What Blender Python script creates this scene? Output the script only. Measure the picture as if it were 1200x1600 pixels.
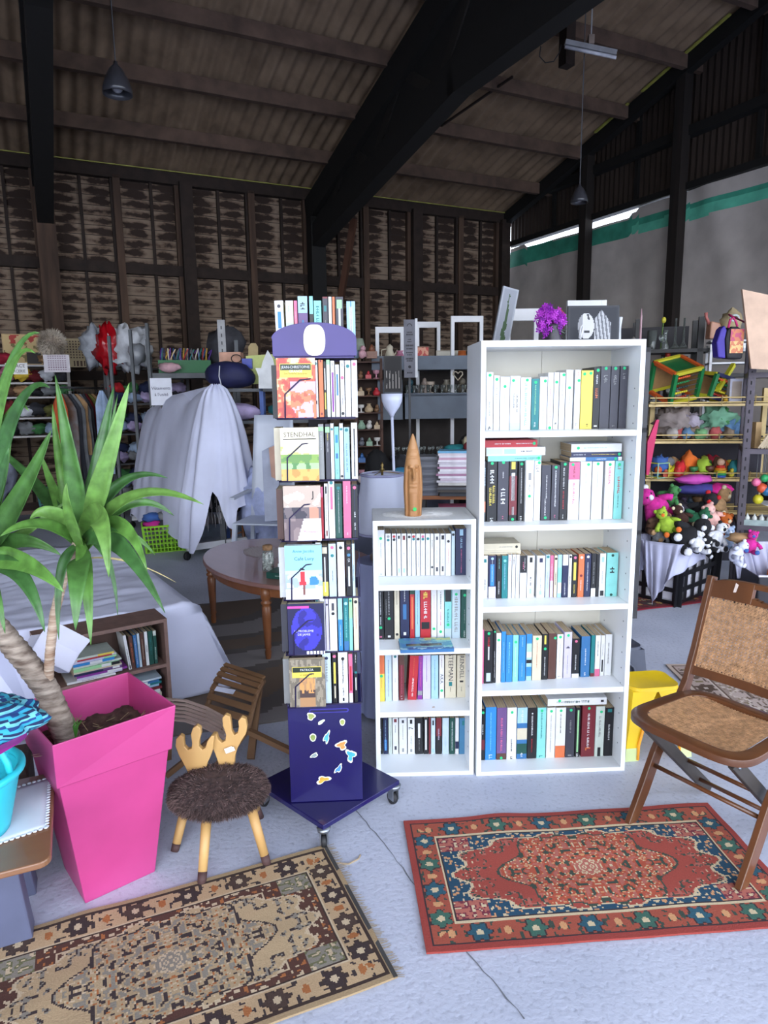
import bpy, math, random
from math import sin, cos, pi, radians as R, sqrt, atan2, hypot
from mathutils import Vector, Matrix, noise
for o in list(bpy.data.objects): bpy.data.objects.remove(o)
S = bpy.context.scene
COL = S.collection

# ---------- camera ----------
F_PX, PITCH, ROLL, EYE = 1075.0, .1702, -.0125, 1.5
cam_d = bpy.data.cameras.new('camera'); cam_o = bpy.data.objects.new('camera', cam_d); COL.objects.link(cam_o)
cam_d.sensor_fit = 'VERTICAL'; cam_d.sensor_height = 32.0; cam_d.lens = 32.0*F_PX/1600
cam_d.clip_start = .05; cam_d.clip_end = 200
FW = Vector((0, cos(PITCH), -sin(PITCH))); r0 = Vector((1, 0, 0)); u0 = r0.cross(FW)
RT = cos(ROLL)*r0+sin(ROLL)*u0; UP = -sin(ROLL)*r0+cos(ROLL)*u0
m = Matrix((RT, UP, -FW)).transposed().to_4x4(); m.translation = (0, 0, EYE); cam_o.matrix_world = m
S.camera = cam_o

# ---------- light: overcast daylight coming in through the open long side of the barn ----------
w = bpy.data.worlds.new('world'); S.world = w; w.use_nodes = True
nt = w.node_tree; nt.nodes.clear()
wo = nt.nodes.new('ShaderNodeOutputWorld'); bg = nt.nodes.new('ShaderNodeBackground')
tc = nt.nodes.new('ShaderNodeTexCoord'); sp = nt.nodes.new('ShaderNodeSeparateXYZ'); cr = nt.nodes.new('ShaderNodeValToRGB')
nt.links.new(tc.outputs['Generated'], sp.inputs[0]); nt.links.new(sp.outputs['Z'], cr.inputs[0])
cr.color_ramp.elements[0].position = 0; cr.color_ramp.elements[0].color = (.86, .92, 1, 1)
cr.color_ramp.elements[1].position = .8; cr.color_ramp.elements[1].color = (.66, .77, 1, 1)
nt.links.new(cr.outputs[0], bg.inputs[0]); bg.inputs[1].default_value = 3.6
nt.links.new(bg.outputs[0], wo.inputs[0])
sun_d = bpy.data.lights.new('sun', 'SUN'); sun_d.energy = 1.1; sun_d.angle = R(60); sun_d.color = (1, .97, .92)
sun_o = bpy.data.objects.new('sun', sun_d); COL.objects.link(sun_o); sun_o.rotation_euler = (R(62), 0, R(-18))
S.view_settings.view_transform = 'Standard'; S.view_settings.look = 'None'
S.view_settings.gamma = 1; S.view_settings.use_curve_mapping = False
S.view_settings.exposure = .62

# ---------- pixel / plane helpers used to survey positions ----------
def ray(x, y): return FW+RT*((x-600)/F_PX)-UP*((y-800)/F_PX)
EY = Vector((0, 0, EYE))
def fl(x, y, z=0): d = ray(x, y); return EY+d*((z-EYE)/d.z)
def at(x, y, Y): d = ray(x, y); return EY+d*(Y/d.y)
def pl(x, y, p, n): d = ray(x, y); return EY+d*((Vector(p)-EY).dot(n)/d.dot(n))
def V(*a): return Vector(a)

# ---------- materials ----------
def lin(h):
    if not isinstance(h, str): return tuple(h)
    h = h.lstrip('#'); c = [int(h[i:i+2], 16)/255 for i in (0, 2, 4)]
    return tuple((v/12.92 if v <= .04045 else ((v+.055)/1.055)**2.4) for v in c)
MC = {}
def M(col, rough=.55, var=.08, scale=12, bump=0, metal=0, stretch=(1, 1, 1), col2=None, trans=0, alpha=1, coat=0, kind='noise'):
    key = (col, rough, var, scale, bump, metal, stretch, col2, trans, alpha, coat, kind)
    if key in MC: return MC[key]
    mt = bpy.data.materials.new('mat_%d' % len(MC)); mt.use_nodes = True; n = mt.node_tree; b = n.nodes['Principled BSDF']
    c = lin(col); b.inputs['Roughness'].default_value = rough; b.inputs['Metallic'].default_value = metal
    b.inputs['Transmission Weight'].default_value = trans; b.inputs['Alpha'].default_value = alpha
    b.inputs['Coat Weight'].default_value = coat
    t = n.nodes.new('ShaderNodeTexCoord'); mp = n.nodes.new('ShaderNodeMapping'); mp.inputs['Scale'].default_value = stretch
    n.links.new(t.outputs['Object'], mp.inputs[0])
    if kind == 'wave':
        nz = n.nodes.new('ShaderNodeTexWave'); nz.inputs['Scale'].default_value = scale; nz.inputs['Distortion'].default_value = 6; nz.inputs['Detail'].default_value = 3; fo = nz.outputs['Fac']
    else:
        nz = n.nodes.new('ShaderNodeTexNoise'); nz.inputs['Scale'].default_value = scale; nz.inputs['Detail'].default_value = 4; fo = nz.outputs[0]
    n.links.new(mp.outputs[0], nz.inputs['Vector'])
    rp = n.nodes.new('ShaderNodeValToRGB')
    c2 = lin(col2) if col2 else tuple(min(1, v*(1+var*2.2)) for v in c)
    c1 = c if col2 else tuple(v*(1-var*2.2) for v in c)
    rp.color_ramp.elements[0].position = .3; rp.color_ramp.elements[1].position = .7
    rp.color_ramp.elements[0].color = (*c1, 1); rp.color_ramp.elements[1].color = (*c2, 1)
    n.links.new(fo, rp.inputs[0]); n.links.new(rp.outputs[0], b.inputs['Base Color'])
    if bump:
        bp = n.nodes.new('ShaderNodeBump'); bp.inputs['Strength'].default_value = 1; bp.inputs['Distance'].default_value = bump
        n.links.new(fo, bp.inputs['Height']); n.links.new(bp.outputs[0], b.inputs['Normal'])
    MC[key] = mt; return mt
def VC(rough=.9, fuzz=0):
    key = ('vc', rough, fuzz)
    if key in MC: return MC[key]
    mt = bpy.data.materials.new('pattern_%d' % len(MC)); mt.use_nodes = True; n = mt.node_tree; b = n.nodes['Principled BSDF']
    a = n.nodes.new('ShaderNodeVertexColor'); a.layer_name = 'Pat'; b.inputs['Roughness'].default_value = rough
    mx = n.nodes.new('ShaderNodeMixRGB'); mx.blend_type = 'MULTIPLY'; mx.inputs[0].default_value = .35
    nz = n.nodes.new('ShaderNodeTexNoise'); nz.inputs['Scale'].default_value = 220
    t = n.nodes.new('ShaderNodeTexCoord'); n.links.new(t.outputs['Object'], nz.inputs['Vector'])
    n.links.new(a.outputs[0], mx.inputs[1]); n.links.new(nz.outputs[0], mx.inputs[2])
    if fuzz:
        n.links.new(mx.outputs[0], b.inputs['Base Color'])
        bp = n.nodes.new('ShaderNodeBump'); bp.inputs['Distance'].default_value = fuzz; n.links.new(nz.outputs[0], bp.inputs['Height']); n.links.new(bp.outputs[0], b.inputs['Normal'])
    else: n.links.new(a.outputs[0], b.inputs['Base Color'])
    MC[key] = mt; return mt

# ---------- mesh builder ----------
class MB:
    def __init__(s): s.v = []; s.f = []; s.mi = []; s.mats = []; s.T = Matrix.Identity(4); s.sm = []; s.smooth = False
    def _m(s, m):
        if m not in s.mats: s.mats.append(m)
        return s.mats.index(m)
    def add(s, vs, fs, m, smooth=None):
        k = len(s.v); i = s._m(m); sm = s.smooth if smooth is None else smooth
        s.v += [tuple(s.T @ Vector(p)) for p in vs]
        for f in fs: s.f.append(tuple(k+j for j in f)); s.mi.append(i); s.sm.append(sm)
        return s
    def box(s, x0, x1, y0, y1, z0, z1, m):
        return s.add([(x0, y0, z0), (x1, y0, z0), (x1, y1, z0), (x0, y1, z0), (x0, y0, z1), (x1, y0, z1), (x1, y1, z1), (x0, y1, z1)],
                     [(0, 3, 2, 1), (4, 5, 6, 7), (0, 1, 5, 4), (1, 2, 6, 5), (2, 3, 7, 6), (3, 0, 4, 7)], m, False)
    def bar(s, a, b, w, h, m, up=(0, 0, 1)):
        a, b = Vector(a), Vector(b); d = (b-a).normalized(); up = Vector(up)
        if abs(d.dot(up)) > .98: up = Vector((0, 1, 0))
        x = d.cross(up).normalized(); y = x.cross(d); vs = []
        for p in (a, b):
            for i, j in ((-1, -1), (1, -1), (1, 1), (-1, 1)): vs.append(p+x*i*w/2+y*j*h/2)
        return s.add(vs, [(0, 1, 2, 3), (7, 6, 5, 4), (0, 4, 5, 1), (1, 5, 6, 2), (2, 6, 7, 3), (3, 7, 4, 0)], m, False)
    def tube(s, pts, r, m, n=8, closed=False, caps=True, sq=1):
        pts = [Vector(p) for p in pts]; N = len(pts); rr = r if isinstance(r, (list, tuple)) else [r]*N; vs = []; prev = None
        for i, p in enumerate(pts):
            a = pts[(i-1) % N] if (closed or i > 0) else p; b = pts[(i+1) % N] if (closed or i < N-1) else p
            d = (b-a).normalized() if (b-a).length > 1e-9 else Vector((0, 0, 1))
            if prev is None: ref = Vector((0, 0, 1)) if abs(d.z) < .9 else Vector((1, 0, 0)); x = d.cross(ref).normalized()
            else: x = (prev-d*prev.dot(d)).normalized()
            prev = x; y = d.cross(x)
            for k in range(n): t = 2*pi*k/n+pi/n; vs.append(p+(x*cos(t)+y*sin(t)*sq)*rr[i])
        fs = []
        for i in range(N if closed else N-1):
            for k in range(n): j = (i+1) % N; fs.append((i*n+k, i*n+(k+1) % n, j*n+(k+1) % n, j*n+k))
        if caps and not closed: fs.append(tuple(range(n))[::-1]); fs.append(tuple((N-1)*n+k for k in range(n)))
        return s.add(vs, fs, m, n > 5)
    def lathe(s, prof, m, n=20, c=(0, 0, 0), caps=True, sx=1, sy=1):
        vs = []; N = len(prof)
        for r_, z in prof:
            for k in range(n): t = 2*pi*k/n; vs.append((c[0]+r_*cos(t)*sx, c[1]+r_*sin(t)*sy, c[2]+z))
        fs = [(i*n+k, i*n+(k+1) % n, (i+1)*n+(k+1) % n, (i+1)*n+k) for i in range(N-1) for k in range(n)]
        if caps: fs += [tuple(range(n))[::-1], tuple((N-1)*n+k for k in range(n))]
        return s.add(vs, fs, m, True)
    def ball(s, c, r, m, n=10, sx=1, sy=1, sz=1, wob=0, seed=0):
        vs = []; k2 = n//2+1
        for i in range(k2+1):
            a = pi*i/k2
            for k in range(n):
                t = 2*pi*k/n; d = Vector((sin(a)*cos(t), sin(a)*sin(t), cos(a)))
                q = r*(1+wob*noise.noise(d*1.7+Vector((seed, 0, 0)))); vs.append((c[0]+d.x*q*sx, c[1]+d.y*q*sy, c[2]+d.z*q*sz))
        return s.add(vs, [(i*n+k, (i+1)*n+k, (i+1)*n+(k+1) % n, i*n+(k+1) % n) for i in range(k2) for k in range(n)], m, True)
    def grid(s, fn, nu, nv, m, smooth=True, wrap=False):
        vs = [fn(i/nu, j/nv) for j in range(nv+1) for i in range(nu+(0 if wrap else 1))]; w_ = nu if wrap else nu+1
        return s.add(vs, [(j*w_+i, j*w_+(i+1) % w_, (j+1)*w_+(i+1) % w_, (j+1)*w_+i) for j in range(nv) for i in range(nu)], m, smooth)
    def prism(s, out, y0, y1, m, smooth=False):
        n = len(out); vs = [(x, y0, z) for x, z in out]+[(x, y1, z) for x, z in out]
        return s.add(vs, [tuple(range(n)), tuple(range(2*n-1, n-1, -1))]+[(i, n+i, n+(i+1) % n, (i+1) % n) for i in range(n)], m, smooth)
    def build(s, name, parent=None, bevel=0, solid=0, subd=0, loc=None, rz=None, rot=None):
        me = bpy.data.meshes.new(name); me.from_pydata(s.v, [], s.f); me.update()
        for mt in s.mats: me.materials.append(mt)
        me.polygons.foreach_set('material_index', s.mi); me.polygons.foreach_set('use_smooth', s.sm)
        o = bpy.data.objects.new(name, me); COL.objects.link(o)
        if parent: o.parent = parent
        if loc is not None: o.location = loc
        if rz is not None: o.rotation_euler = (0, 0, rz)
        if rot is not None: o.rotation_euler = rot
        if solid: md = o.modifiers.new('solid', 'SOLIDIFY'); md.thickness = solid; md.offset = 0
        if bevel: md = o.modifiers.new('bevel', 'BEVEL'); md.width = bevel; md.segments = 2; md.limit_method = 'ANGLE'; md.angle_limit = R(40)
        if subd: md = o.modifiers.new('subd', 'SUBSURF'); md.levels = subd; md.render_levels = subd
        return o
def tag(o, label, cat, group=None):
    o['label'] = label; o['category'] = cat
    if group: o['group'] = group
    return o
def struct(o): o['kind'] = 'structure'; return o
def stuff(o): o['kind'] = 'stuff'; return o
def empty(name, label, cat, loc=(0, 0, 0), rz=0, group=None):
    o = bpy.data.objects.new(name, None); COL.objects.link(o); o.location = loc; o.rotation_euler = (0, 0, rz); o.empty_display_size = .1
    return tag(o, label, cat, group)
def text(s, size, m, parent, name='lettering', loc=(0, 0, 0), rot=(pi/2, 0, 0), depth=.0004, align='CENTER', sx=1, spacing=1):
    c = bpy.data.curves.new('t', 'FONT'); c.body = s; c.size = size; c.extrude = depth; c.align_x = align; c.align_y = 'CENTER'; c.resolution_u = 2; c.space_character = spacing
    t = bpy.data.objects.new('t', c); COL.objects.link(t)
    dg = bpy.context.evaluated_depsgraph_get(); me = bpy.data.meshes.new_from_object(t.evaluated_get(dg)); bpy.data.objects.remove(t)
    me.materials.clear(); me.materials.append(m)
    o = bpy.data.objects.new(name, me); COL.objects.link(o); o.parent = parent; o.location = loc; o.rotation_euler = rot; o.scale = (sx, 1, 1)
    return o
def painted(w_, h_, nx, ny, fn, mat, thick=0, flat=False, bend=None):
    """a sheet w x h whose woven or printed pattern is fn(u, v) -> colour; lies in XZ (upright) or XY (flat)"""
    vs = []; fs = []; cs = []; ps = []
    for j in range(ny+1):
        for i in range(nx+1):
            x = w_*i/nx; y = h_*j/ny; z = bend(i/nx, j/ny) if bend else 0
            vs.append((x, y, z+thick) if flat else (x, -z, y))
    cache = {}
    for j in range(ny):
        for i in range(nx):
            a = j*(nx+1)+i; fs.append((a, a+1, a+nx+2, a+nx+1)); c = fn((i+.5)/nx, (j+.5)/ny)
            if c not in cache: cache[c] = lin(c)
            cs.append(cache[c])
    nf = len(fs); k = len(vs)
    if thick or not flat:
        d = thick
        ring = [i for i in range(nx)]+[j*(nx+1)+nx for j in range(ny)]+[ny*(nx+1)+i for i in range(nx, 0, -1)]+[j*(nx+1) for j in range(ny, 0, -1)]
        if flat and thick:
            for q in ring: vs.append((vs[q][0], vs[q][1], vs[q][2]-thick))
            for i in range(len(ring)): j = (i+1) % len(ring); fs.append((ring[i], k+i, k+j, ring[j])[::-1]); cs.append(cs[0])
    me = bpy.data.meshes.new('sheet'); me.from_pydata(vs, [], fs); me.update(); me.materials.append(mat)
    at_ = me.color_attributes.new('Pat', 'FLOAT_COLOR', 'CORNER'); buf = []
    for p, c in zip(me.polygons, cs): buf += [c[0], c[1], c[2], 1.0]*p.loop_total
    at_.data.foreach_set('color', buf)
    return me
def link(name, me, parent=None, loc=None, rot=None):
    o = bpy.data.objects.new(name, me); COL.objects.link(o)
    if parent: o.parent = parent
    if loc is not None: o.location = loc
    if rot is not None: o.rotation_euler = rot
    return o
def dup(root, loc, rz=None, label=None, rot=None, scale=None):
    r_ = root.copy(); COL.objects.link(r_); r_.location = loc
    if rz is not None: r_.rotation_euler = (0, 0, rz)
    if rot is not None: r_.rotation_euler = rot
    if scale is not None: r_.scale = (scale,)*3 if not isinstance(scale, tuple) else scale
    if label: r_['label'] = label
    for ch in list(root.children):
        c = ch.copy(); COL.objects.link(c); c.parent = r_
        for g in list(ch.children): d = g.copy(); COL.objects.link(d); d.parent = c
    return r_
ORD = 'first second third fourth fifth sixth seventh eighth ninth tenth eleventh twelfth thirteenth fourteenth fifteenth sixteenth seventeenth eighteenth nineteenth twentieth twenty-first twenty-second twenty-third twenty-fourth'.split()
# ================= setting =================
AW = 1.1178
UB = V(sin(AW), cos(AW), 0); VB = V(cos(AW), -sin(AW), 0); KB = V(2.268, 13.314, 0)   # along the back wall, out of the back wall, its right corner
def bn(u, v, z=0): p = KB-UB*u+VB*v; return V(p.x, p.y, z)
def barn(mb): # local frame: x = -u (so +x to the right), y = -v
    mb.T = Matrix.Identity(4); return mb
BR = Matrix((( -UB.x, VB.x, 0, KB.x), (-UB.y, VB.y, 0, KB.y), (0, 0, 1, 0), (0, 0, 0, 1)))  # maps (u, v, z) to world
def NB(): b = MB(); b.T = BR; return b
SL = .27; EV = 4.72; RIDGE = 6.4; UMAX = 16.5; VMAX = 12.6
def roofz(v): return EV+SL*(v if v < RIDGE else 2*RIDGE-v)
# floor: painted concrete with cracks
def floor_mat():
    mt = bpy.data.materials.new('painted_concrete'); mt.use_nodes = True; n = mt.node_tree; b = n.nodes['Principled BSDF']; L = n.links.new
    t = n.nodes.new('ShaderNodeTexCoord'); nz = n.nodes.new('ShaderNodeTexNoise'); nz.inputs['Scale'].default_value = 1.6; nz.inputs['Detail'].default_value = 8
    L(t.outputs['Object'], nz.inputs['Vector']); rp = n.nodes.new('ShaderNodeValToRGB'); L(nz.outputs[0], rp.inputs[0])
    e = rp.color_ramp.elements; e[0].position = .3; e[0].color = (.40, .43, .53, 1); e[1].position = .72; e[1].color = (.56, .585, .69, 1)
    n2 = n.nodes.new('ShaderNodeTexNoise'); n2.inputs['Scale'].default_value = 60; n2.inputs['Detail'].default_value = 6; L(t.outputs['Object'], n2.inputs['Vector'])
    r2 = n.nodes.new('ShaderNodeValToRGB'); L(n2.outputs[0], r2.inputs[0]); r2.color_ramp.elements[0].position = .25; r2.color_ramp.elements[0].color = (.7, .7, .72, 1); r2.color_ramp.elements[1].position = .45; r2.color_ramp.elements[1].color = (1, 1, 1, 1)
    m1 = n.nodes.new('ShaderNodeMixRGB'); m1.blend_type = 'MULTIPLY'; m1.inputs[0].default_value = 1; L(rp.outputs[0], m1.inputs[1]); L(r2.outputs[0], m1.inputs[2])
    L(m1.outputs[0], b.inputs['Base Color']); b.inputs['Roughness'].default_value = .55
    bp = n.nodes.new('ShaderNodeBump'); bp.inputs['Distance'].default_value = .0025; L(n2.outputs[0], bp.inputs['Height']); L(bp.outputs[0], b.inputs['Normal'])
    return mt
b = MB(); b.add([(-22, -14, 0), (16, -14, 0), (16, 22, 0), (-22, 22, 0)], [(0, 1, 2, 3)], floor_mat()); struct(b.build('floor'))
ck = M('6d7078', .9)
def crack(pts, n):
    rg = random.Random(n); b = MB(); P_ = [fl(x, y) for x, y in pts]; q = []
    for a, c in zip(P_, P_[1:]):
        k = max(2, int((c-a).length/.03))
        for i in range(k): p = a.lerp(c, i/k); q.append((p.x+rg.uniform(-.003, .003), p.y+rg.uniform(-.003, .003), .0012))
    vs = []; 
    for i, p in enumerate(q): w_ = rg.uniform(.0008, .0026); vs += [(p[0]-w_, p[1], p[2]), (p[0]+w_, p[1]+.0004, p[2])]
    b.add(vs, [(2*i, 2*i+1, 2*i+3, 2*i+2) for i in range(len(q)-1)], ck); o = struct(b.build('trim_%d' % n)); o.name = 'trim_%d' % n
crack([(553, 1263), (600, 1318), (660, 1398), (722, 1482), (780, 1545), (835, 1610)], 1)
crack([(722, 1482), (735, 1478), (755, 1462)], 2)
# back wall: old rendered boards, render flaking off to dark wood, darkened higher up for light falloff
def old_boards():
    mt = bpy.data.materials.new('flaking_boards'); mt.use_nodes = True; n = mt.node_tree; b = n.nodes['Principled BSDF']; L = n.links.new
    def N(t, **k):
        q = n.nodes.new(t)
        for a, c in k.items(): setattr(q, a, c)
        return q
    def mth(op, a, c=None):
        q = N('ShaderNodeMath', operation=op)
        for i, x in enumerate((a, c)):
            if x is None: continue
            if isinstance(x, (int, float)): q.inputs[i].default_value = x
            else: L(x, q.inputs[i])
        return q.outputs[0]
    t = N('ShaderNodeTexCoord'); s = N('ShaderNodeSeparateXYZ'); L(t.outputs['Object'], s.inputs[0])
    zz = mth('DIVIDE', s.outputs['Z'], .135); fr = mth('FRACT', zz)
    d = mth('ABSOLUTE', mth('SUBTRACT', fr, .45)); d = mth('MULTIPLY', d, .5)        # 0 mid board .. .3 joints
    mp = N('ShaderNodeMapping'); mp.inputs['Scale'].default_value = (2.6, 2.6, 5.0); L(t.outputs['Object'], mp.inputs[0])
    nz = N('ShaderNodeTexNoise'); nz.inputs['Scale'].default_value = 1.5; nz.inputs['Detail'].default_value = 7; nz.inputs['Roughness'].default_value = .6; L(mp.outputs[0], nz.inputs['Vector'])
    nb = N('ShaderNodeTexNoise'); nb.inputs['Scale'].default_value = .9; L(t.outputs['Object'], nb.inputs['Vector'])
    hz = N('ShaderNodeMapRange'); hz.inputs['From Min'].default_value = 2.2; hz.inputs['From Max'].default_value = 4.4; hz.inputs['To Min'].default_value = -.02; hz.inputs['To Max'].default_value = .11; L(s.outputs['Z'], hz.inputs[0])  # more dark patches with height, painted in for the light falling off
    un = N('ShaderNodeVectorMath', operation='DOT_PRODUCT'); L(t.outputs['Object'], un.inputs[0]); un.inputs[1].default_value = (-.8992, -.4375, 0)
    pf_ = mth('FRACT', mth('DIVIDE', mth('ADD', un.outputs['Value'], .8992*2.268+.4375*13.314), .4775)); pd = mth('MULTIPLY', mth('POWER', mth('ABSOLUTE', mth('SUBTRACT', pf_, .5)), 2.0), 1.1)
    val = mth('ADD', mth('SUBTRACT', mth('SUBTRACT', nz.outputs[0], d), pd), mth('ADD', mth('MULTIPLY', nb.outputs[0], .34), hz.outputs[0]))
    rp = N('ShaderNodeValToRGB'); L(val, rp.inputs[0]); e = rp.color_ramp.elements
    e[0].position = .50; e[0].color = (.165, .112, .078, 1); e[1].position = .60; e[1].color = (.028, .015, .010, 1)
    x = e.new(.54); x.color = (.12, .078, .052, 1); x = e.new(.40); x.color = (.235, .17, .122, 1)
    ed = mth('LESS_THAN', fr, .07); mx = N('ShaderNodeMixRGB'); L(ed, mx.inputs[0]); L(rp.outputs[0], mx.inputs[1]); mx.inputs[2].default_value = (.03, .02, .015, 1)
    L(mx.outputs[0], b.inputs['Base Color']); b.inputs['Roughness'].default_value = .9
    bp = N('ShaderNodeBump'); bp.inputs['Distance'].default_value = .02; bp.invert = True; L(val, bp.inputs['Height']); L(bp.outputs[0], b.inputs['Normal'])
    return mt
OB = old_boards(); DW = M('2a1e18', .85, .15, 8, .003); MW = M('4a372b', .85, .2, 9, .003, stretch=(1, 1, .12)); BK = M('0d0b0a', .8, .1, 9); PUR = M('58453a', .9, .15, 5)
b = NB(); b.box(-.15, UMAX, -.25, -.12, 0, EV-.04, OB); o = struct(b.build('wall_back'))
TN = [2]
def trim(mb, **k): TN[0] += 1; o = struct(mb.build('trim', **k)); o.name = 'trim_%d' % TN[0]; return o
# rails, posts, battens of the back wall
for z0, z1, y in ((3.27, 3.42, -.02), (4.56, 4.72, 0), (1.75, 1.88, -.03)): b = NB(); b.box(0, UMAX, -.14, y, z0, z1, DW); trim(b)
posts = [0, 1.84, 3.73, 5.72, 7.63, 9.5, 11.4, 13.3, 15.2]
for i, u_ in enumerate(posts):
    b = NB(); b.box(u_-.09, u_+.09, -.14, .08, 0, 4.6, MW if i in (4, 8) else DW); trim(b)
    if i+1 < len(posts):
        c = (u_+posts[i+1])/2
        b = NB(); b.box(c-.05, c+.05, -.14, 0, 0, 4.6, MW); b.box(c+.05, c+.085, -.14, -.04, 0, 4.6, DW); trim(b)
        for q in ((u_+c)/2, (c+posts[i+1])/2): b = NB(); b.box(q-.02, q+.02, -.14, -.06, 0, 4.6, DW); trim(b)
        b = NB(); b.box(u_+.09, u_+.15, -.14, -.03, 0, 4.6, MW); trim(b)
# gable wall (right): dark vertical sheeting above, canvas below
SH = M('32261f', .9, .15, 30, .004, stretch=(6, 6, .1)); 
b = NB()
def gab(u_, v_): 
    return None
def corrug(u0, u1, step, fn):
    n = int((u1-u0)/step); return [u0+(u1-u0)*i/n for i in range(n+1)]
vs = []; vv = corrug(-.2, VMAX, .05, None)
for i, v_ in enumerate(vv):
    uu = -.30+.02*(i % 2); zb = 4.17
    vs += [(uu, v_, zb), (uu, v_, roofz(v_)+.02)]
b.add(vs, [(2*i, 2*i+1, 2*i+3, 2*i+2) for i in range(len(vv)-1)], SH, False)
struct(b.build('wall_right'))
for z0, z1, dz in ((4.12, 4.24, 0), (4.80, 4.95, 0)):
    b = NB(); b.box(-.26, -.12, 0 if z0 < 4.5 else 1.0, VMAX, z0+.03, z1, BK); trim(b)
for v_ in (2.07, 3.86, 5.9, 8.2, 10.4): b = NB(); b.bar((-.08, v_, 0), (-.08, v_, roofz(v_)), .15, .15, M('1d1511', .9, .2, 10, .003, stretch=(1, 1, .1))); trim(b)
for v_ in (1.1, 2.95, 4.9): b = NB(); b.bar((-.24, v_, 4.2), (-.24, v_, roofz(v_)), .05, .06, BK); trim(b)
b = NB(); b.bar((-.05, -.1, EV-.12), (-.05, RIDGE, roofz(RIDGE)-.12), .12, .2, BK); trim(b)
b = NB(); b.bar((-.05, RIDGE, roofz(RIDGE)-.12), (-.05, VMAX, roofz(VMAX)-.12), .12, .2, BK); trim(b)
# outer wall below canvas on the gable (dark boards, up to 2.4) and the left wall
b = NB(); b.box(-.42, -.36, -.2, VMAX, 0, 2.3, M('14100e', .9)); o = struct(b.build('wall_right')); o.name = 'wall_right.001'
b = NB(); b.box(UMAX, UMAX+.1, -.2, VMAX, 0, EV, SH); b.box(UMAX, UMAX+.1, 2, 11, EV, 5.6, SH); struct(b.build('wall_left'))
# canvas: grey tarpaulin hung on the gable, green band near its top
def canvas():
    nv, nz = 140, 120; V0, V1 = -.1, 9.5; vs = []; cs = []
    def top(v_): return 4.13 - (.012*v_) + (.05 if v_ > 3.0 else 0) + (.03 if v_ > 3.9 else 0)
    for j in range(nz+1):
        for i in range(nv+1):
            v_ = V0+(V1-V0)*i/nv; k = j/nz
            tz = top(v_); 
            if .42 < v_ < 2.85: tz -= .055
            z = tz*(1-k)+.4*k
            fold = .05*sin(v_*2.3+z*.9)*k+.03*noise.noise(V(v_*1.3, z*1.1, 0))+.02*sin(v_*6+3*noise.noise(V(v_, z, 2)))
            q = (v_ % 1.9)/1.9; fold += -.05*sin(pi*q)*(1-abs(2*k-1))
            vs.append((-.20+fold*.8, v_, z))
    b = NB(); g = M('bdb5b0', .85, .06, 3, .004); gr = M('3f9c84', .7, .12, 4); g2 = M('62c4a8', .7, .1, 4)
    for j in range(nz):
        for i in range(nv):
            pass
    base = len(b.v); b.v += [tuple(BR @ Vector(p)) for p in vs]
    for j in range(nz):
        for i in range(nv):
            v_ = V0+(V1-V0)*(i+.5)/nv; a = j*(nv+1)+i; zc = vs[a][2]
            lo = 3.80-.004*v_; hi = 4.09-.025*v_
            mt = g
            if lo < zc < hi and v_ < 5.6: mt = gr if (v_ < 2.9 or zc > 3.92) else g2
            b.f.append((a, a+1, a+nv+2, a+nv+1)); b.mi.append(b._m(mt)); b.sm.append(True)
    return b.build('tarpaulin')
tag(canvas(), 'grey tarpaulin with a green band hung along the right-hand wall', 'tarpaulin')
# roof: corrugated sheets
RS = M('75604c', .95, .18, 3, 0, col2='967e66')
def roof(v0, v1, name):
    b = NB(); us = corrug(-.45, UMAX+.3, .177/8, None); vs = []
    rows = [v0+(v1-v0)*k/4 for k in range(5)]
    for v_ in rows:
        for i, u_ in enumerate(us): vs.append((u_, v_, roofz(v_)+.03+.027*cos(2*pi*u_/.177)))
    n = len(us); b.add(vs, [(j*n+i, j*n+i+1, (j+1)*n+i+1, (j+1)*n+i) for j in range(4) for i in range(n-1)], RS, True)
    return struct(b.build(name))
roof(-.5, RIDGE, 'ceiling'); roof(RIDGE, VMAX+.5, 'ceiling').name = 'ceiling.001'
# opaque yellow strips coloured as daylight leaking in at verge and eaves
YL = M('9c9a48', .6, .1); 
for va, vb in ((2.35, 3.0), (3.25, 4.6)): b = NB(); b.bar((.05, va, roofz(va)-.015), (.05, vb, roofz(vb)-.015), .04, .02, YL); trim(b)
b = NB(); b.box(-.1, UMAX, .02, .035, EV+.0, EV+.012, YL); trim(b)  # yellow line stands in for daylight under the sheet ends
for k, v_ in enumerate((.97, 1.97, 2.93, 3.93, 4.9, 5.8, 7.2, 8.2, 9.2, 10.2, 11.2, 12.2)):
    z = roofz(v_)
    b = NB(); b.box(-.3, UMAX, v_-.04, v_+.04, z-.17, z-.002, PUR); trim(b)
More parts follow.
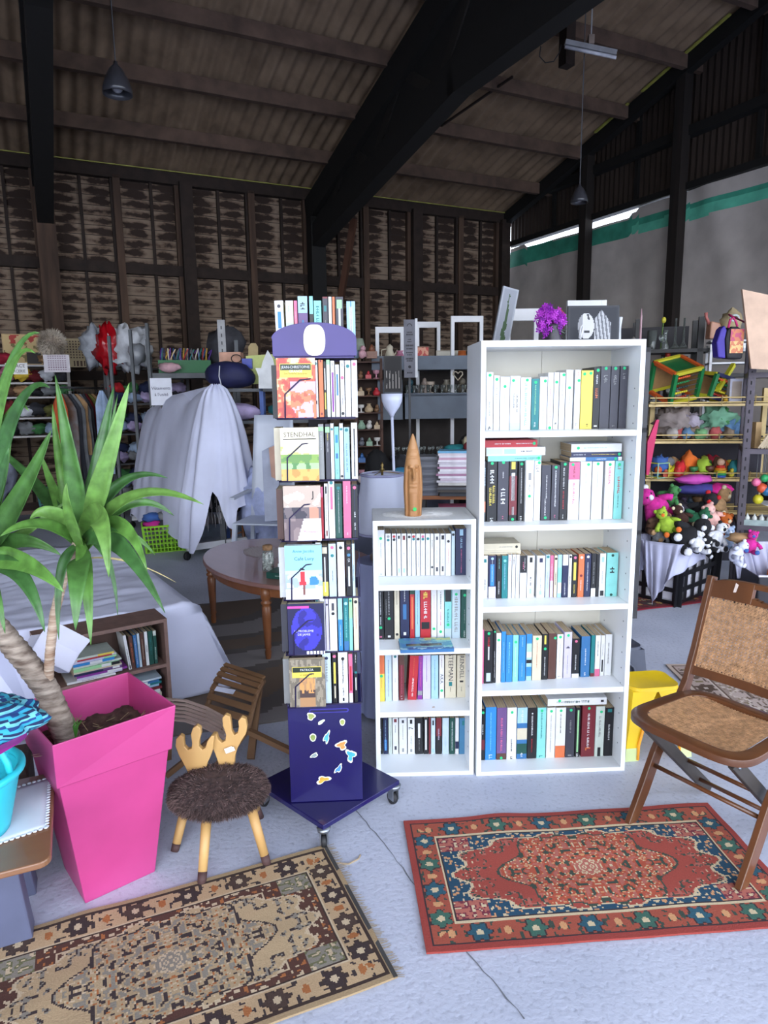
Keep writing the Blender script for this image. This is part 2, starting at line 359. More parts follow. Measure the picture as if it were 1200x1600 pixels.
# roof trusses
ST = M('171310', .8, .2, 6)
for u_ in (3.73, 7.63, 11.4, 15.2):
    for s_, (va, vb) in enumerate(((.0, RIDGE), (RIDGE, VMAX))):
        b = NB(); b.bar((u_, va, roofz(va)-.34), (u_, vb, roofz(vb)-.34), .24, .36, BK, up=(0, 0, 1)); trim(b)
    b = NB(); b.bar((u_, .05, 3.95), (u_, 4.4, 4.70), .2, .34, BK); trim(b)
    b = NB(); b.bar((u_, 4.3, 4.70), (u_, 8.4, 4.70), .2, .34, BK); trim(b)
    b = NB(); b.bar((u_, 8.3, 4.70), (u_, VMAX-.2, 3.95), .16, .26, BK); trim(b)
    for k, (a, c) in enumerate((((.1, 3.2), (.1, 4.6)), ((.9, 4.2), (1.6, 4.9)), ((1.6, 4.9), (2.3, 4.4)), ((2.3, 4.4), (3.2, 5.2)), ((3.2, 5.2), (4.0, 4.7)), ((4.0, 4.7), (4.9, 5.7)), ((4.9, 5.7), (5.6, 4.7)), ((5.6, 4.7), (6.4, 6.1)))):
        b = NB(); b.bar((u_, a[0], a[1]), (u_, c[0], c[1]), .10, .13, ST); trim(b)
        b = NB(); b.bar((u_+.0, 2*RIDGE-a[0], a[1]), (u_, 2*RIDGE-c[0], c[1]), .10, .13, ST); trim(b)
    for q in (0, 1):
        F_ = [(.05, 3.8), (4.35, 4.6), (6.4, 4.6), (6.4, roofz(6.4)-.3), (.05, roofz(.05)-.3)]; F_ = [((v_ if q == 0 else 2*RIDGE-v_), z_) for v_, z_ in F_]
        b = NB(); n_ = len(F_); b.add([(u_-.03, v_, z_) for v_, z_ in F_]+[(u_+.03, v_, z_) for v_, z_ in F_], [tuple(range(n_)), tuple(range(2*n_-1, n_-1, -1))]+[(i, n_+i, n_+(i+1) % n_, (i+1) % n_) for i in range(n_)], BK); trim(b)
    b = NB(); b.box(u_-.12, u_+.12, .02, .24, 0, 4.5, BK if u_ < 5 else MW); trim(b)
    b = NB(); b.box(u_-.1, u_+.1, VMAX-.25, VMAX-.05, 0, 4.4, MW); trim(b)
b = NB(); b.bar((3.55, .25, 2.2), (3.25, .55, 4.2), .09, .09, M('4b2c1c', .8, .2, 6, stretch=(1, 1, .1))); trim(b)
b = NB(); b.bar((3.0, .35, 4.85), (2.2, 3.2, 5.42), .025, .025, DW); trim(b)
# centre hanger above the strip light
b = NB(); b.bar((2.1, 4.1, 5.2), (2.1, 4.1, 6.2), .13, .13, DW); trim(b)
# ================= books =================
PALH = dict(w='dfe1e4', c='d6ccb0', k='15161c', n='1b2450', b='1f86d8', s='9ccbe6', t='0f7f84', g='0f4f45', r='c8202c', p='e0628f', m='8a2a9c', y='f0d84a', o='e8703c', d='3a3a48', l='bcd2e2', v='c9c2e6', e='5a352c', a='7fd6d2', u='8f9293', z='2c6fae', x='7a1f2a', q='9adf9a', h='3c7fae', f='c8d6cc', j='6a4a86')
CN = dict(w='white', c='cream', k='black', n='navy blue', b='bright blue', s='pale blue', t='teal', g='dark green', r='red', p='pink', m='purple', y='yellow', o='orange', d='charcoal', l='light blue', v='lavender', e='brown', a='aqua', u='grey', z='blue', x='dark red', q='light green', h='steel blue', f='pale green', j='violet')
def PM(c, rough=.42):
    h = PALH[c] if c in PALH else c; v = [int(h[i:i+2], 16) for i in (0, 2, 4)]; g_ = sum(v)/3; v = [int((x*.86+g_*.14)*.93) for x in v]
    return M('%02x%02x%02x' % tuple(v), rough, .03, 30)
PAGES = M('a8967a', .95, .12, 3, .0006, stretch=(200, 1, 1)); PAGESF = M('cfc3a6', .95, .12, 3, .0006, stretch=(1, 1, 200)); DOT = M('19b576', .6, .02)
DISC = None
def dot(parent, x, z, r=.0055, m=None, y=-.0009, name='price_sticker'):
    b = MB(); n = 14; vs = [(x+r*cos(2*pi*k/n), y, z+r*sin(2*pi*k/n)) for k in range(n)]+[(x+r*cos(2*pi*k/n), y+.0005, z+r*sin(2*pi*k/n)) for k in range(n)]
    b.add(vs, [tuple(range(n))]+[(k, n+k, n+(k+1) % n, (k+1) % n) for k in range(n)], m or DOT, False); return b.build(name, parent)
def spine_ink(b, w_, h_, z0, z1, ww, m, rg, xo=0):
    """a run of small strokes, like a title set along the spine"""
    lw = max(.0015, w_*ww*.78); z = h_*z1; zs = h_*z0; x = xo*w_
    while z > zs:
        L_ = lw*rg.uniform(.4, .65)
        if rg.random() < .15: z -= L_*.8; continue
        k = rg.random()
        if k < .5: b.box(x-lw/2, x+lw/2, -.0006, 0, z-L_*.35, z, m); b.box(x-lw/2, x-lw/4, -.0006, 0, z-L_, z, m)
        elif k < .8: b.box(x-lw/2, x+lw/2, -.0006, 0, z-L_, z-L_*.6, m); b.box(x-lw*.1, x+lw*.15, -.0006, 0, z-L_, z, m)
        else: b.box(x-lw/2, x+lw/2, -.0006, 0, z-L_*.8, z, m)
        z -= L_*1.3
def book(loc, w_, h_, d_, col, deco, label, group, rz=0, lean=0, flat=0, hard=False, seed=0):
    """spine faces -Y, thickness along X. flat: lies with the spine towards the viewer"""
    rg = random.Random(seed); C_ = PM(col); t = .0022 if hard else .0009; b = MB(); o_ = .003 if hard else .0
    b.box(-w_/2, w_/2, 0, t, 0, h_, C_); b.box(-w_/2, -w_/2+t, t, d_, 0, h_, C_); b.box(w_/2-t, w_/2, t, d_, 0, h_, C_)
    ob = b.build('book' if hard else 'paperback', bevel=0 if not hard else .0012)
    p = MB(); p.box(-w_/2+t, w_/2-t, t, d_-o_, o_, h_-max(o_, .0006), PAGES); p.build('pages', ob)
    for q in deco.split():
        a = q.split(':'); k = a[0]
        if k in 'TBS': ink = MB()
        if k == 'T': spine_ink(ink, w_, h_, float(a[2]), float(a[3]), float(a[4]) if len(a) > 4 else .35, PM(a[1]), rg, float(a[5]) if len(a) > 5 else 0); ink.build('title', ob)
        elif k == 'B': ink.box(-w_/2+.0002, w_/2-.0002, -.0004, 0, h_*float(a[2]), h_*float(a[3]), PM(a[1])); ink.build('colour_band', ob)
        elif k == 'S': x_ = float(a[4])*w_/2; ink.box(-x_, x_, -.0004, 0, h_*float(a[2]), h_*float(a[3]), PM(a[1])); ink.build('colour_panel', ob)
        elif k == 'D': dot(ob, (float(a[2]) if len(a) > 2 else 0)*w_, h_*float(a[1]), min(.0058, w_*.45))
        elif k == 'P': dot(ob, 0, h_*float(a[1]), min(.0055, w_*.4), PM(a[2]), name='emblem')
        elif k == 'X': text(a[1].replace('_', ' '), w_*float(a[3]), PM(a[2]), ob, loc=(0, -.0008, h_*float(a[4])), rot=(pi/2, -pi/2, 0) if len(a) < 6 else (pi/2, pi/2, 0), sx=float(a[6]) if len(a) > 6 else 1)
    ob.location = loc
    if flat:   # spine still faces -Y, book rolled on its side
        Mx = Matrix.Rotation(rz, 4, 'Z') @ Matrix.Rotation(flat*pi/2, 4, 'Y')
        ob.rotation_euler = Mx.to_euler()
    else: ob.rotation_euler = (Matrix.Rotation(rz, 4, 'Z') @ Matrix.Rotation(lean, 4, 'Y')).to_euler()
    return tag(ob, label, 'book', group)
class Frame:
    def __init__(s, x, y, a): s.o = V(x, y, 0); s.a = a; s.e = V(cos(a), sin(a), 0); s.n = V(-sin(a), cos(a), 0)
    def w(s, x, d, z): p = s.o+s.e*x+s.n*d; return V(p.x, p.y, z)
    def hit(s, px, py, d): p = pl(px, py, s.w(0, d, 0), s.n); return (p-s.o).dot(s.e), p.z
    def setb(s, px, py, z): return (fl(px, py, z)-s.o).dot(s.n)
def books_row(F, z, ybl, ybr, xl, xr, rows, where, group, depth=.112, smin=.02, smax=.18, zcap=None):
    dl = min(smax, max(smin, F.setb(xl, ybl, z) if z < 1.2 else smin)); dr = min(smax, max(smin, F.setb(xr, ybr, z) if z < 1.2 else smin))
    n = 0; prev = None
    for k, line in enumerate(rows.strip().split('\n')):
        spec, look = line.split('|'); a = spec.split(); x0, x1, yt = float(a[0]), float(a[1]), float(a[2]); col = a[3]; rest = a[4:]
        lean = 0; hard = False; dep = depth; deco = []; fwd = 0
        for q in rest:
            if q[0] == 'L' and q[1] != ':': lean = float(q[1:])
            elif q == 'H': hard = True; dep = depth+.025
            elif q[0] == 'F' and q[1] != ':': fwd = float(q[1:])
            else: deco.append(q)
        f = (x0-xl)/(xr-xl); d = dl+(dr-dl)*f-fwd
        yb = ybl+(ybr-ybl)*f
        u0, _ = F.hit(x0, yb, d); u1, _ = F.hit(x1, yb, d); _, zt = F.hit((x0+x1)/2, yt, d)
        if zcap: zt = min(zt, zcap)
        w_ = u1-u0
        if prev is not None and u0 < prev+.0004: u0 = prev+.0004
        w_ = max(.004, u1-u0-.0015); prev = u0+w_+(zt-z)*0
        lab = '%s, %s from left %s' % (look.strip(), ORD[k], where)
        if abs(lean) > 0: prev = u0+w_
        book(F.w(u0+w_/2, d, z+.0006), w_, zt-z, dep, col, ' '.join(deco), lab, group, F.a, lean, seed=hash((x0, where)) % 9999 if False else int(x0*7+yt), hard=hard)
def flatbook(F, z, px0, px1, th, d, col, deco, label, group, dep=.12, dx=0, ypix=None, hard=False, rzo=0, nm=None):
    u0, _ = F.hit(px0, ypix, d); u1, _ = F.hit(px1, ypix, d); L_ = u1-u0
    # origin at book foot; rolled by -90 about Y: local z -> -x or +x
    o = book(F.w(u0, d, z+th/2+.0003), th, L_, dep, col, deco, label, group, F.a+rzo, flat=1, hard=hard, seed=int(px0+ypix)); return o
# ---------- the two white bookcases ----------
WH = M('e9edf0', .35, .015, 4); WHB = M('d9d6ca', .5, .03, 3)
TF = Frame(.3536, 2.5133, .0439); SF = Frame(-.0430, 2.5150, .0242)
def bookcase(name, F, W_, H_, D_, tops, label, lip=.022, sp=.018, bt=.016):
    t = empty(name, label, 'bookcase', F.w(0, 0, 0), F.a)
    for x in (0, W_-sp): b = MB(); b.box(x, x+sp, 0, D_, 0, H_, WH); b.build('side_panel', t, bevel=.0008)
    b = MB(); b.box(sp, W_-sp, 0, D_, H_-lip, H_, WH); b.build('top_panel', t, bevel=.0008)
    b = MB(); b.box(sp, W_-sp, .0, D_-.01, 0, bt, WH); b.build('base_panel', t, bevel=.0008)
    for z in tops: b = MB(); b.box(sp, W_-sp, .004, D_-.01, z-.0215, z, WH); b.build('shelf', t, bevel=.0008)
    b = MB(); mid = W_/2 if W_ > .5 else None
    if mid: b.box(sp, mid-.0008, D_-.008, D_-.003, .01, H_-.01, WHB); b.box(mid+.0008, W_-sp, D_-.008, D_-.003, .01, H_-.01, WHB)
    else: b.box(sp, W_-sp, D_-.008, D_-.003, .01, H_-.01, WHB)
    b.build('back_panel', t)
    hl = M('5a5f66', .8, .1); b = MB()
    for k in range(int((H_-.2)/.064)):
        for x in (sp, W_-sp-.0006): 
            for y in (.04, D_-.06): b.box(x, x+.0006, y-.0025, y+.0025, .1+k*.064-.0025, .1+k*.064+.0025, hl)
    b.build('shelf_pin_holes', t); return t
TT = [.355, .694, 1.009, 1.358]; STP = [.271, .528, .785]
bookcase('bookcase', TF, .598, 1.682, .30, TT, 'tall white five-shelf bookcase filled with books', lip=.022)
bookcase('bookcase', SF, .387, 1.034, .288, STP, 'short white four-shelf bookcase with a carved wooden mask on top', lip=.019)
W1 = 'on the tall bookcase\'s top shelf'; W2 = 'on the tall bookcase\'s second shelf'
GT = 'books in the tall white bookcase'; GS = 'books in the short white bookcase'
books_row(TF, 1.358, 675, 670, 759, 978, '''
759.4 770.2 582 w D:.95 T:u:.25:.5:.3 T:k:.03:.07:.5|White paperback with grey script
770.6 780.2 587 w D:.93 T:u:.5:.8:.25|Plain white paperback
780.6 795.8 589 w D:.82 T:u:.5:.7:.12|Wide blank white paperback
796.2 812.3 588 w D:.92:-.2 B:l:0:.14 T:k:.4:.68:.12:-.12 T:k:.35:.66:.18:.2|White paperback with pale blue foot
812.7 829 590 w D:.95:.1 T:a:.1:.9:.3|White paperback with tall pale-blue lettering
829.5 841.7 592 t D:.93 T:q:.3:.88:.2 T:w:.05:.15:.3|Teal green paperback
842 854 589 w D:.92:.2 T:u:.1:.55:.15|White paperback with thin grey title
854.4 863.5 582.5 w D:.03 T:p:.1:.8:.2|White paperback with low green dot
864 871.8 582 w D:.83 T:u:.25:.7:.25 T:k:.1:.14:.5|Narrow white paperback with small black mark
872.5 881.6 582.5 w D:.96:.2 T:u:.5:.85:.2|White paperback with dot at the top
882.3 893.7 578 w D:.7 T:u:.4:.65:.15|Taller white paperback with dot lower down
895.8 905.2 578 w D:.82:.2 T:o:.9:.98:.2 T:u:.07:.1:.5|White paperback left of the yellow one
905.8 924.6 579 y D:.94:-.25 D:.95:.28 T:k:.05:.1:.2:.1|Thick yellow paperback with two green dots
925 935.4 574 k D:.95:.1 T:w:.72:.88:.3 T:o:.5:.66:.5 T:w:.03:.08:.6|Black book with orange figure
935.8 951 572.5 d D:.965 T:u:.78:.86:.5 T:u:.74:.78:.3 T:u:.04:.07:.4|Dark slate hardback volume H
951.7 964.6 572.5 d D:.965 T:u:.76:.86:.5 T:u:.7:.74:.3 T:u:.04:.07:.4|Dark slate matching volume
965.6 978 572 d D:.965 T:u:.8:.88:.4 B:x:.97:.975|Dark slate volume with maroon edge'''.replace('volume H', 'volume'), W1, GT, depth=.14, smin=.10)
books_row(TF, 1.009, 815.4, 811, 754, 971, '''
754.6 759.4 721.7 k T:s:.6:.9:.5 S:o:.16:.34:.6|Black book with orange patch
760.4 776 720.5 k D:.96 T:w:.65:.9:.5 T:y:.25:.6:.3:-.15 T:y:.32:.6:.3:.2 T:w:.03:.06:.4|Thick black thriller with yellow title H
777 794 720 d D:.97 T:w:.72:.82:.12 T:w:.28:.55:.5 T:p:.04:.09:.2|Charcoal book with white handwritten title
794.8 807.3 720 k D:.03 B:x:.1:.75 S:y:.86:.98:.5 S:w:.34:.8:.45 S:w:.1:.24:.3|Maroon-black book with title block
808.8 818.6 720.5 k D:.95 T:w:.3:.88:.18 T:w:.02:.08:.4|Black book with fine white title
819 833 719.5 w D:.42 S:u:.68:.8:.35 T:u:.5:.62:.25 F.02|White book with dot at mid height
833.4 843.8 720.5 w D:.97:.2 T:u:.82:.93:.6|White book with grey motif
844.8 859.4 727 d D:.05 T:w:.4:.82:.14:.05 T:w:.1:.4:.18:-.05|Charcoal hardback with dot at the foot
860.4 873 727 d D:.96 T:w:.25:.9:.2 T:p:.05:.1:.2|Charcoal hardback with long white title
873.4 885.4 722 k D:.96:.1 T:w:.55:.9:.25 T:r:.2:.5:.22 T:w:.03:.1:.15|Black book with red and white title
886.5 903.8 722.5 w B:p:.7:1 T:x:.75:.95:.18 T:p:.3:.65:.25 D:.96:-.15|White book with hot pink top
904.6 921.9 721.5 w D:.95:.2 T:q:.5:.8:.08|Wide white book with faint title
923 939.6 721.5 w D:.96 T:u:.55:.85:.08|Wide blank white book
942.7 957.2 720.5 w D:.94 T:p:.62:.9:.3 T:v:.1:.5:.1|White book with pink title
957.7 971 720.5 a D:.94 T:r:.45:.75:.35 T:k:.2:.42:.15 T:u:.86:.92:.5|Pale aqua book with red title'''.replace(' H\n', '\n'), W2, GT, depth=.14, smin=.08)
books_row(TF, .694, 935.8, 932, 753, 964, '''
753.6 762 868.5 w S:t:.84:.92:.5 T:k:.2:.45:.25|White pocket book with small teal square
762.7 775 868.5 n S:b:.3:.8:.5 B:v:0:.28 T:w:.4:.9:.12 P:.93:s|Navy pocket book shading to blue
775.8 783.3 868.5 k T:a:.7:.93:.2 T:w:.1:.4:.3|Thin black pocket book
783.7 793 868.5 t P:.88:a T:s:.2:.8:.2|Teal pocket book
793.5 799 867 w T:r:.85:.95:.4 T:u:.3:.7:.2|Thin white pocket book with red mark
799.6 805 867 w T:k:.78:.95:.4 T:u:.2:.5:.2|Thin white pocket book with black mark
805.4 811.2 867 w T:u:.35:.8:.2|Thin plain white pocket book
811.7 822.5 868.5 w B:k:.6:1 T:p:.7:.85:.2 T:w:.65:.95:.12:.2|White pocket book with black upper half
823 834.6 868.5 w S:k:.84:.96:.4 T:k:.3:.5:.25 S:s:.1:.22:.3|White pocket book with black square
838 850.8 868.5 w S:n:.84:.94:.4 T:u:.15:.5:.15 S:s:.07:.16:.3|Wide white pocket book with navy square
851.7 858.2 867 l T:u:.2:.6:.2 P:.95:t|Pale blue pocket book
858.6 864 868 p B:v:0:.4 T:w:.3:.8:.3|Thin pink and lilac pocket book
864.8 870 868 c T:k:.3:.6:.3 P:.92:k|Thin cream pocket book
870.4 877 867 s B:w:.1:.35 B:a:.35:.7|Pale blue and white pocket book
877.7 886.7 867 n B:w:.75:1 T:w:.05:.35:.25|Navy pocket book with white top
887.3 892.3 867 w T:k:.3:.5:.3 P:.95:k|Thin white black-titled pocket book
893 901 867 k S:y:.4:.82:.5 P:.93:p T:y:.1:.3:.3|Black pocket book with yellow stripe
902.3 911.7 866 o P:.92:w P:.5:x T:w:.15:.4:.2|Coral orange pocket book
912 922 865.5 n T:w:.15:.8:.2 P:.93:w|Navy pocket book with white lettering
922.7 930.2 865 k B:w:0:.2 T:u:.3:.8:.3|Black pocket book with white foot
930.5 935 866 k|Thin black spine
935.3 945 865 w S:k:.02:.14:.6 S:s:.8:.92:.4 T:u:.3:.6:.15|White pocket book with foot photo
946 963.8 864 a P:.94:g T:k:.6:.68:.5 P:.04:g|Wide aqua pocket book''', 'on the tall bookcase\'s middle shelf', GT, depth=.108, smin=.08, smax=.16)
books_row(TF, .355, 1068.5, 1055, 752, 955, '''
752.6 756 984 p|Thin pale pink spine
756.3 770 986 k D:.95 T:r:.72:.88:.3 S:w:.45:.7:.15 S:l:.04:.2:.5|Black book with white foot picture
770.4 774.3 984 k D:.96 T:w:.1:.6:.3|Thin black book
774.7 782.5 989.4 w D:.86 T:u:.3:.8:.15|White book with small dot
782.8 789.8 987 b T:s:.2:.8:.2|Thin bright blue book
790.2 800.2 992.5 b T:a:.2:.85:.25|Bright blue hardback
800.6 809.5 992.5 a D:.85 T:w:.1:.75:.15|Pale turquoise book
810 820.8 992.5 b T:s:.75:.95:.2 T:s:.1:.4:.15|Bright blue hardback beside the cloud book
821.7 830.4 991 s B:b:.8:1 B:k:.38:.45 B:w:.5:.62 B:b:.1:.3|Blue book with cloud picture
831 845.4 993.5 c D:.93 T:o:.28:.85:.08|Thick cream book
845.8 855.6 991 k S:y:.78:.97:.3 D:.68 T:w:.1:.5:.2|Black book with dot at two-thirds height
856 868 990 e D:.9:.35|Leather brown book
869 878.8 991.5 w D:.94 T:u:.3:.8:.12 T:u:.03:.06:.6|White book beside the brown one
880 892.3 988 v D:.93 T:k:.64:.7:.6 T:u:.1:.5:.1|Lavender white book
892.8 904.6 998 k P:.93:p B:w:0:.1 T:w:.2:.6:.2|Short black book with pink emblem
906.7 920.8 994.6 z T:w:.3:.7:.15 T:w:.05:.12:.2|Wide mid-blue book
922 928.2 993 t B:x:0:.08|Thin teal book with red foot
928.6 936.9 993 w B:p:0:.18 T:k:.5:.85:.2|White book with pink foot
937.3 943.6 993 w S:k:.1:.4:.4 T:u:.5:.8:.2|Thin white book with dark strip
944 954.6 991.5 w T:k:.3:.8:.15|White book at the right end''', 'on the tall bookcase\'s fourth shelf', GT, depth=.135, smin=.04, smax=.12)
books_row(TF, .016, 1188, 1181, 750, 957, '''
750.6 757.5 1108 k D:.93 B:x:.2:.4 T:w:.5:.7:.3|Black and maroon book
758 775 1105.4 b T:a:.18:.9:.12 T:l:.03:.1:.4|Bright blue hardback
775.6 791 1106 j B:e:.0:.12 D:.03 T:p:.18:.8:.25|Dark plum book with pink title
791.5 806.5 1106 w D:.91 T:k:.15:.4:.18 T:k:.02:.05:.3|White book with short title
807 823 1106 z B:s:.7:1 B:c:.38:.6 B:g:.1:.3 T:w:.7:.95:.25 T:w:.03:.12:.25|Blue book with landscape picture
823.4 837.8 1106 k T:w:.45:.9:.2 T:r:.12:.4:.15|Black book with red and white title
838.2 852 1106 a D:.94 T:t:.4:.9:.2 T:t:.03:.08:.5|Pale turquoise book
853 866.4 1106 w D:.93 T:u:.12:.85:.12|White book with thin grey title
866.8 882.5 1106 w B:o:0:.24 D:.94 T:k:.5:.88:.12|White book with orange foot
883 897 1106 d D:.95 T:u:.5:.75:.2 T:u:.02:.05:.5|Charcoal book
897.8 905.4 1106 k S:q:.1:.95:.35 T:w:.02:.07:.5|Thin black and pale green book
907.4 928.2 1103 x D:.95 T:w:.2:.85:.2 T:o:.12:.18:.5|Thick dark red book
928.6 942.6 1104 f D:.89:.1 T:u:.4:.8:.3 S:k:.0:.18:.35|Grey white book with black curl
943.2 956.7 1106 k S:t:.91:.97:.5 T:w:.35:.65:.25|Black book with green label''', 'on the tall bookcase\'s bottom shelf', GT, depth=.14, smin=.04, smax=.12)
# flat books lying on the rows
def lie(F, zt, row, label, d=.07, group=GT):
    x0, x1, y0, y1, col, dep, deco = row
    ym = (y0+y1)/2; _, za = F.hit((x0+x1)/2, y0, d); _, zb = F.hit((x0+x1)/2, y1, d)
    return flatbook(F, zt, x0, x1, za-zb, d, col, deco, label, group, dep=dep, ypix=ym), zt+za-zb
z = 1.009+.228+.0
_, zz = TF.hit(800, 721, .09); z = zz+.001
for row, lb in (((762.5, 846, 712.7, 721, 'a', .13, 'T:g:.5:.95:.2 D:.95'), 'Aqua book lying flat, lowest of the left pile on the second shelf'),
                ((760, 852, 699, 712, 'w', .14, 'S:s:.3:.5:.6 T:k:.6:.78:.2 S:l:.0:.28:.7'), 'White and pale blue book lying flat between the aqua and red ones'),
                ((756.6, 839.6, 688, 699, 'r', .15, 'T:w:.2:.5:.2 T:w:.6:.9:.2 D:.94'), 'Red book lying flat, topmost of the left pile on the second shelf')):
    _, z = lie(TF, z, row, lb, .09); z += .0005
_, z = TF.hit(930, 721, .10); z += .001
for row, lb in (((890.6, 971.5, 714.8, 721, 'z', .13, 'B:w:0:.3 T:w:.5:.7:.3 D:.88 B:w:.93:1'), 'Blue and white book lying flat, lowest of the right pile on the second shelf'),
                ((892.7, 971.5, 706.6, 714.3, 'n', .13, 'T:w:.05:.3:.3 T:y:.4:.9:.2 D:.95'), 'Navy book lying flat in the middle of the right pile'),
                ((892.7, 971.5, 693.5, 706.2, 'w', .14, 'T:s:.25:.7:.15 D:.14'), 'White book lying flat, topmost of the right pile on the second shelf')):
    _, z = lie(TF, z, row, lb, .10); z += .0005
_, z = TF.hit(780, 868, .13); z += .003
for row, lb in (((753.6, 813.8, 861, 867, 'c', .11, 'T:u:.2:.9:.2'), 'Cream pocket book lying flat, lower of the pair on the middle shelf'),
                ((753.6, 813.0, 850, 860.5, 'c', .115, 'T:u:.45:.8:.2 P:.9:k'), 'Thicker cream pocket book lying flat, upper of the pair on the middle shelf')):
    _, z = lie(TF, z, row, lb, .135); z += .0005
_, z = TF.hit(905, 1102.5, .065); z += .0015
lie(TF, z, (856, 948, 1090, 1101, 'w', .14, 'T:u:.15:.35:.3 T:g:.3:.7:.4 D:.2:-.2 S:k:.9:.95:.3'), 'White book with script title lying flat on the bottom row', .065)
# ---------- short case ----------
books_row(SF, .785, 900.7, 898.6, 590, 730, '''
589.9 602 828.5 w D:.82 T:u:.4:.72:.1 T:u:.04:.06:.2|Wider white book with green dot
603 612 834 w P:.93:u P:.85:t T:u:.1:.8:.08|White pocket book
612.9 620.2 834 w P:.93:r P:.86:k T:u:.2:.7:.1|White pocket book
620.8 627.3 834 w S:k:.88:.95:.5 S:s:.08:.18:.4|White pocket book with black emblem
627.8 636 834 w S:x:.85:.95:.5 T:k:.5:.54:.3 S:s:.08:.18:.4|White pocket book with dark red square
637 643 834 w P:.92:k T:u:.2:.7:.1|White pocket book
643.5 650.2 834 w P:.93:r P:.87:t T:u:.15:.7:.1|White pocket book
650.8 657 834 w P:.87:k T:u:.2:.7:.1|White pocket book
657.5 664.8 834 w P:.93:p P:.87:t T:u:.2:.7:.1|White pocket book
665.3 672.6 834 w P:.88:t T:u:.15:.7:.1|White pocket book
673 678 834 w T:k:.65:.85:.3 P:.2:k|Thin white pocket book with black title
678.9 687.3 834 w S:d:.85:.93:.4 T:u:.3:.7:.15 S:d:.1:.2:.4|White pocket book with sketch
688 696 834 w S:k:.86:.96:.55 T:v:.3:.8:.25 S:d:.1:.22:.35|White pocket book with black portrait
696.4 705 834 w P:.82:k T:o:.3:.65:.12 F.01|White book pulled slightly forward
705.4 711 830 l P:.92:k|Thin pale blue book
711.6 730.2 826 n S:s:.85:.98:.3 T:s:.6:.8:.2 T:p:.05:.55:.1|Thick navy blue book''', 'on the short bookcase\'s top shelf', GS, depth=.108, smin=.06, smax=.15, zcap=1.008)
books_row(SF, .528, 999.7, 997, 590, 731, '''
590.8 600.3 921 k T:w:.3:.95:.2 D:.24 S:p:.04:.07:.4|Black book with low dot
601.2 616 921 k T:w:.5:.95:.12 T:u:.45:.8:.12:-.3 D:.42 S:w:.04:.08:.3|Wide black book with mid dot
616.8 625 921 c T:k:.7:.97:.15 P:.1:k|Cream book with ring emblem
626 640 921 n S:z:.4:.7:.4 T:w:.75:.97:.15 S:w:.08:.14:.3|Navy book
641 648.4 921 r S:o:.2:.85:.4 S:g:.9:1:1|Red and orange book
649 656.6 921 s T:k:.3:.9:.12 B:h:.0:.04|Pale steel-blue book
657 673.3 921 r T:w:.42:.75:.4 S:k:.2:.34:.8 T:y:.85:.95:.5|Red book with bold white title
673.8 683 921 w D:.2 T:p:.5:.9:.1|White book with dot near the foot
683.4 694.3 921 w D:.14 T:k:.6:.95:.2 T:p:.25:.55:.2|White book with red and black title
694.7 706 921 a S:k:.75:1:.9 T:t:.3:.6:.3 D:.28 B:l:0:.2|Aqua book with dark picture at top
706.3 719.3 921 l T:u:.15:.85:.5 D:.9|Pale blue book with large script title
720.2 731.4 921 g D:.88 T:u:.3:.6:.15 T:w:.03:.15:.2|Dark green book''', 'on the short bookcase\'s second shelf', GS, depth=.135, smin=.05, smax=.14, zcap=.762)
books_row(SF, .271, 1096.4, 1089, 591, 729, '''
591.5 602 1024 y B:o:.6:1 D:.55 T:o:.3:.9:.1|Yellow book fading to orange
602.4 613 1024 l T:z:.3:.9:.15 T:u:.1:.3:.15|White blue book
613.7 623 1024 w T:u:.4:.5:.1 P:.97:t|White book
624 632.4 1025 x T:p:.15:.8:.15 B:e:.8:1 T:w:.03:.1:.4|Dark crimson book
637 651 1025 r L.06 T:w:.1:.5:.25 T:o:.55:.95:.1|Bright red book leaning left
652.5 660 1025 m L.03 T:p:.3:.95:.25 B:u:.1:.2|Purple book
660.9 673.3 1024 v T:m:.4:.97:.1|Lilac book
673.8 685.3 1024 s T:z:.2:.9:.1|Pale blue book
686.5 694.3 1024 w D:.18 X:A.K.A.:n:.85:.45:1 T:x:.7:.97:.2|White book with blue letters
695.4 712.8 1024 c X:STEEMAN:d:.62:.72:1 S:t:.28:.38:.3 T:k:.15:.25:.08|Cream book lettered STEEMAN
714 728.5 1024 c X:RENDELL:d:.66:.72:1 T:k:.3:.4:.5 T:k:.15:.25:.08|Cream book lettered RENDELL'''.replace('leaning left', 'leaning'), 'on the short bookcase\'s third shelf', GS, depth=.12, smin=.05, smax=.14, zcap=.505)
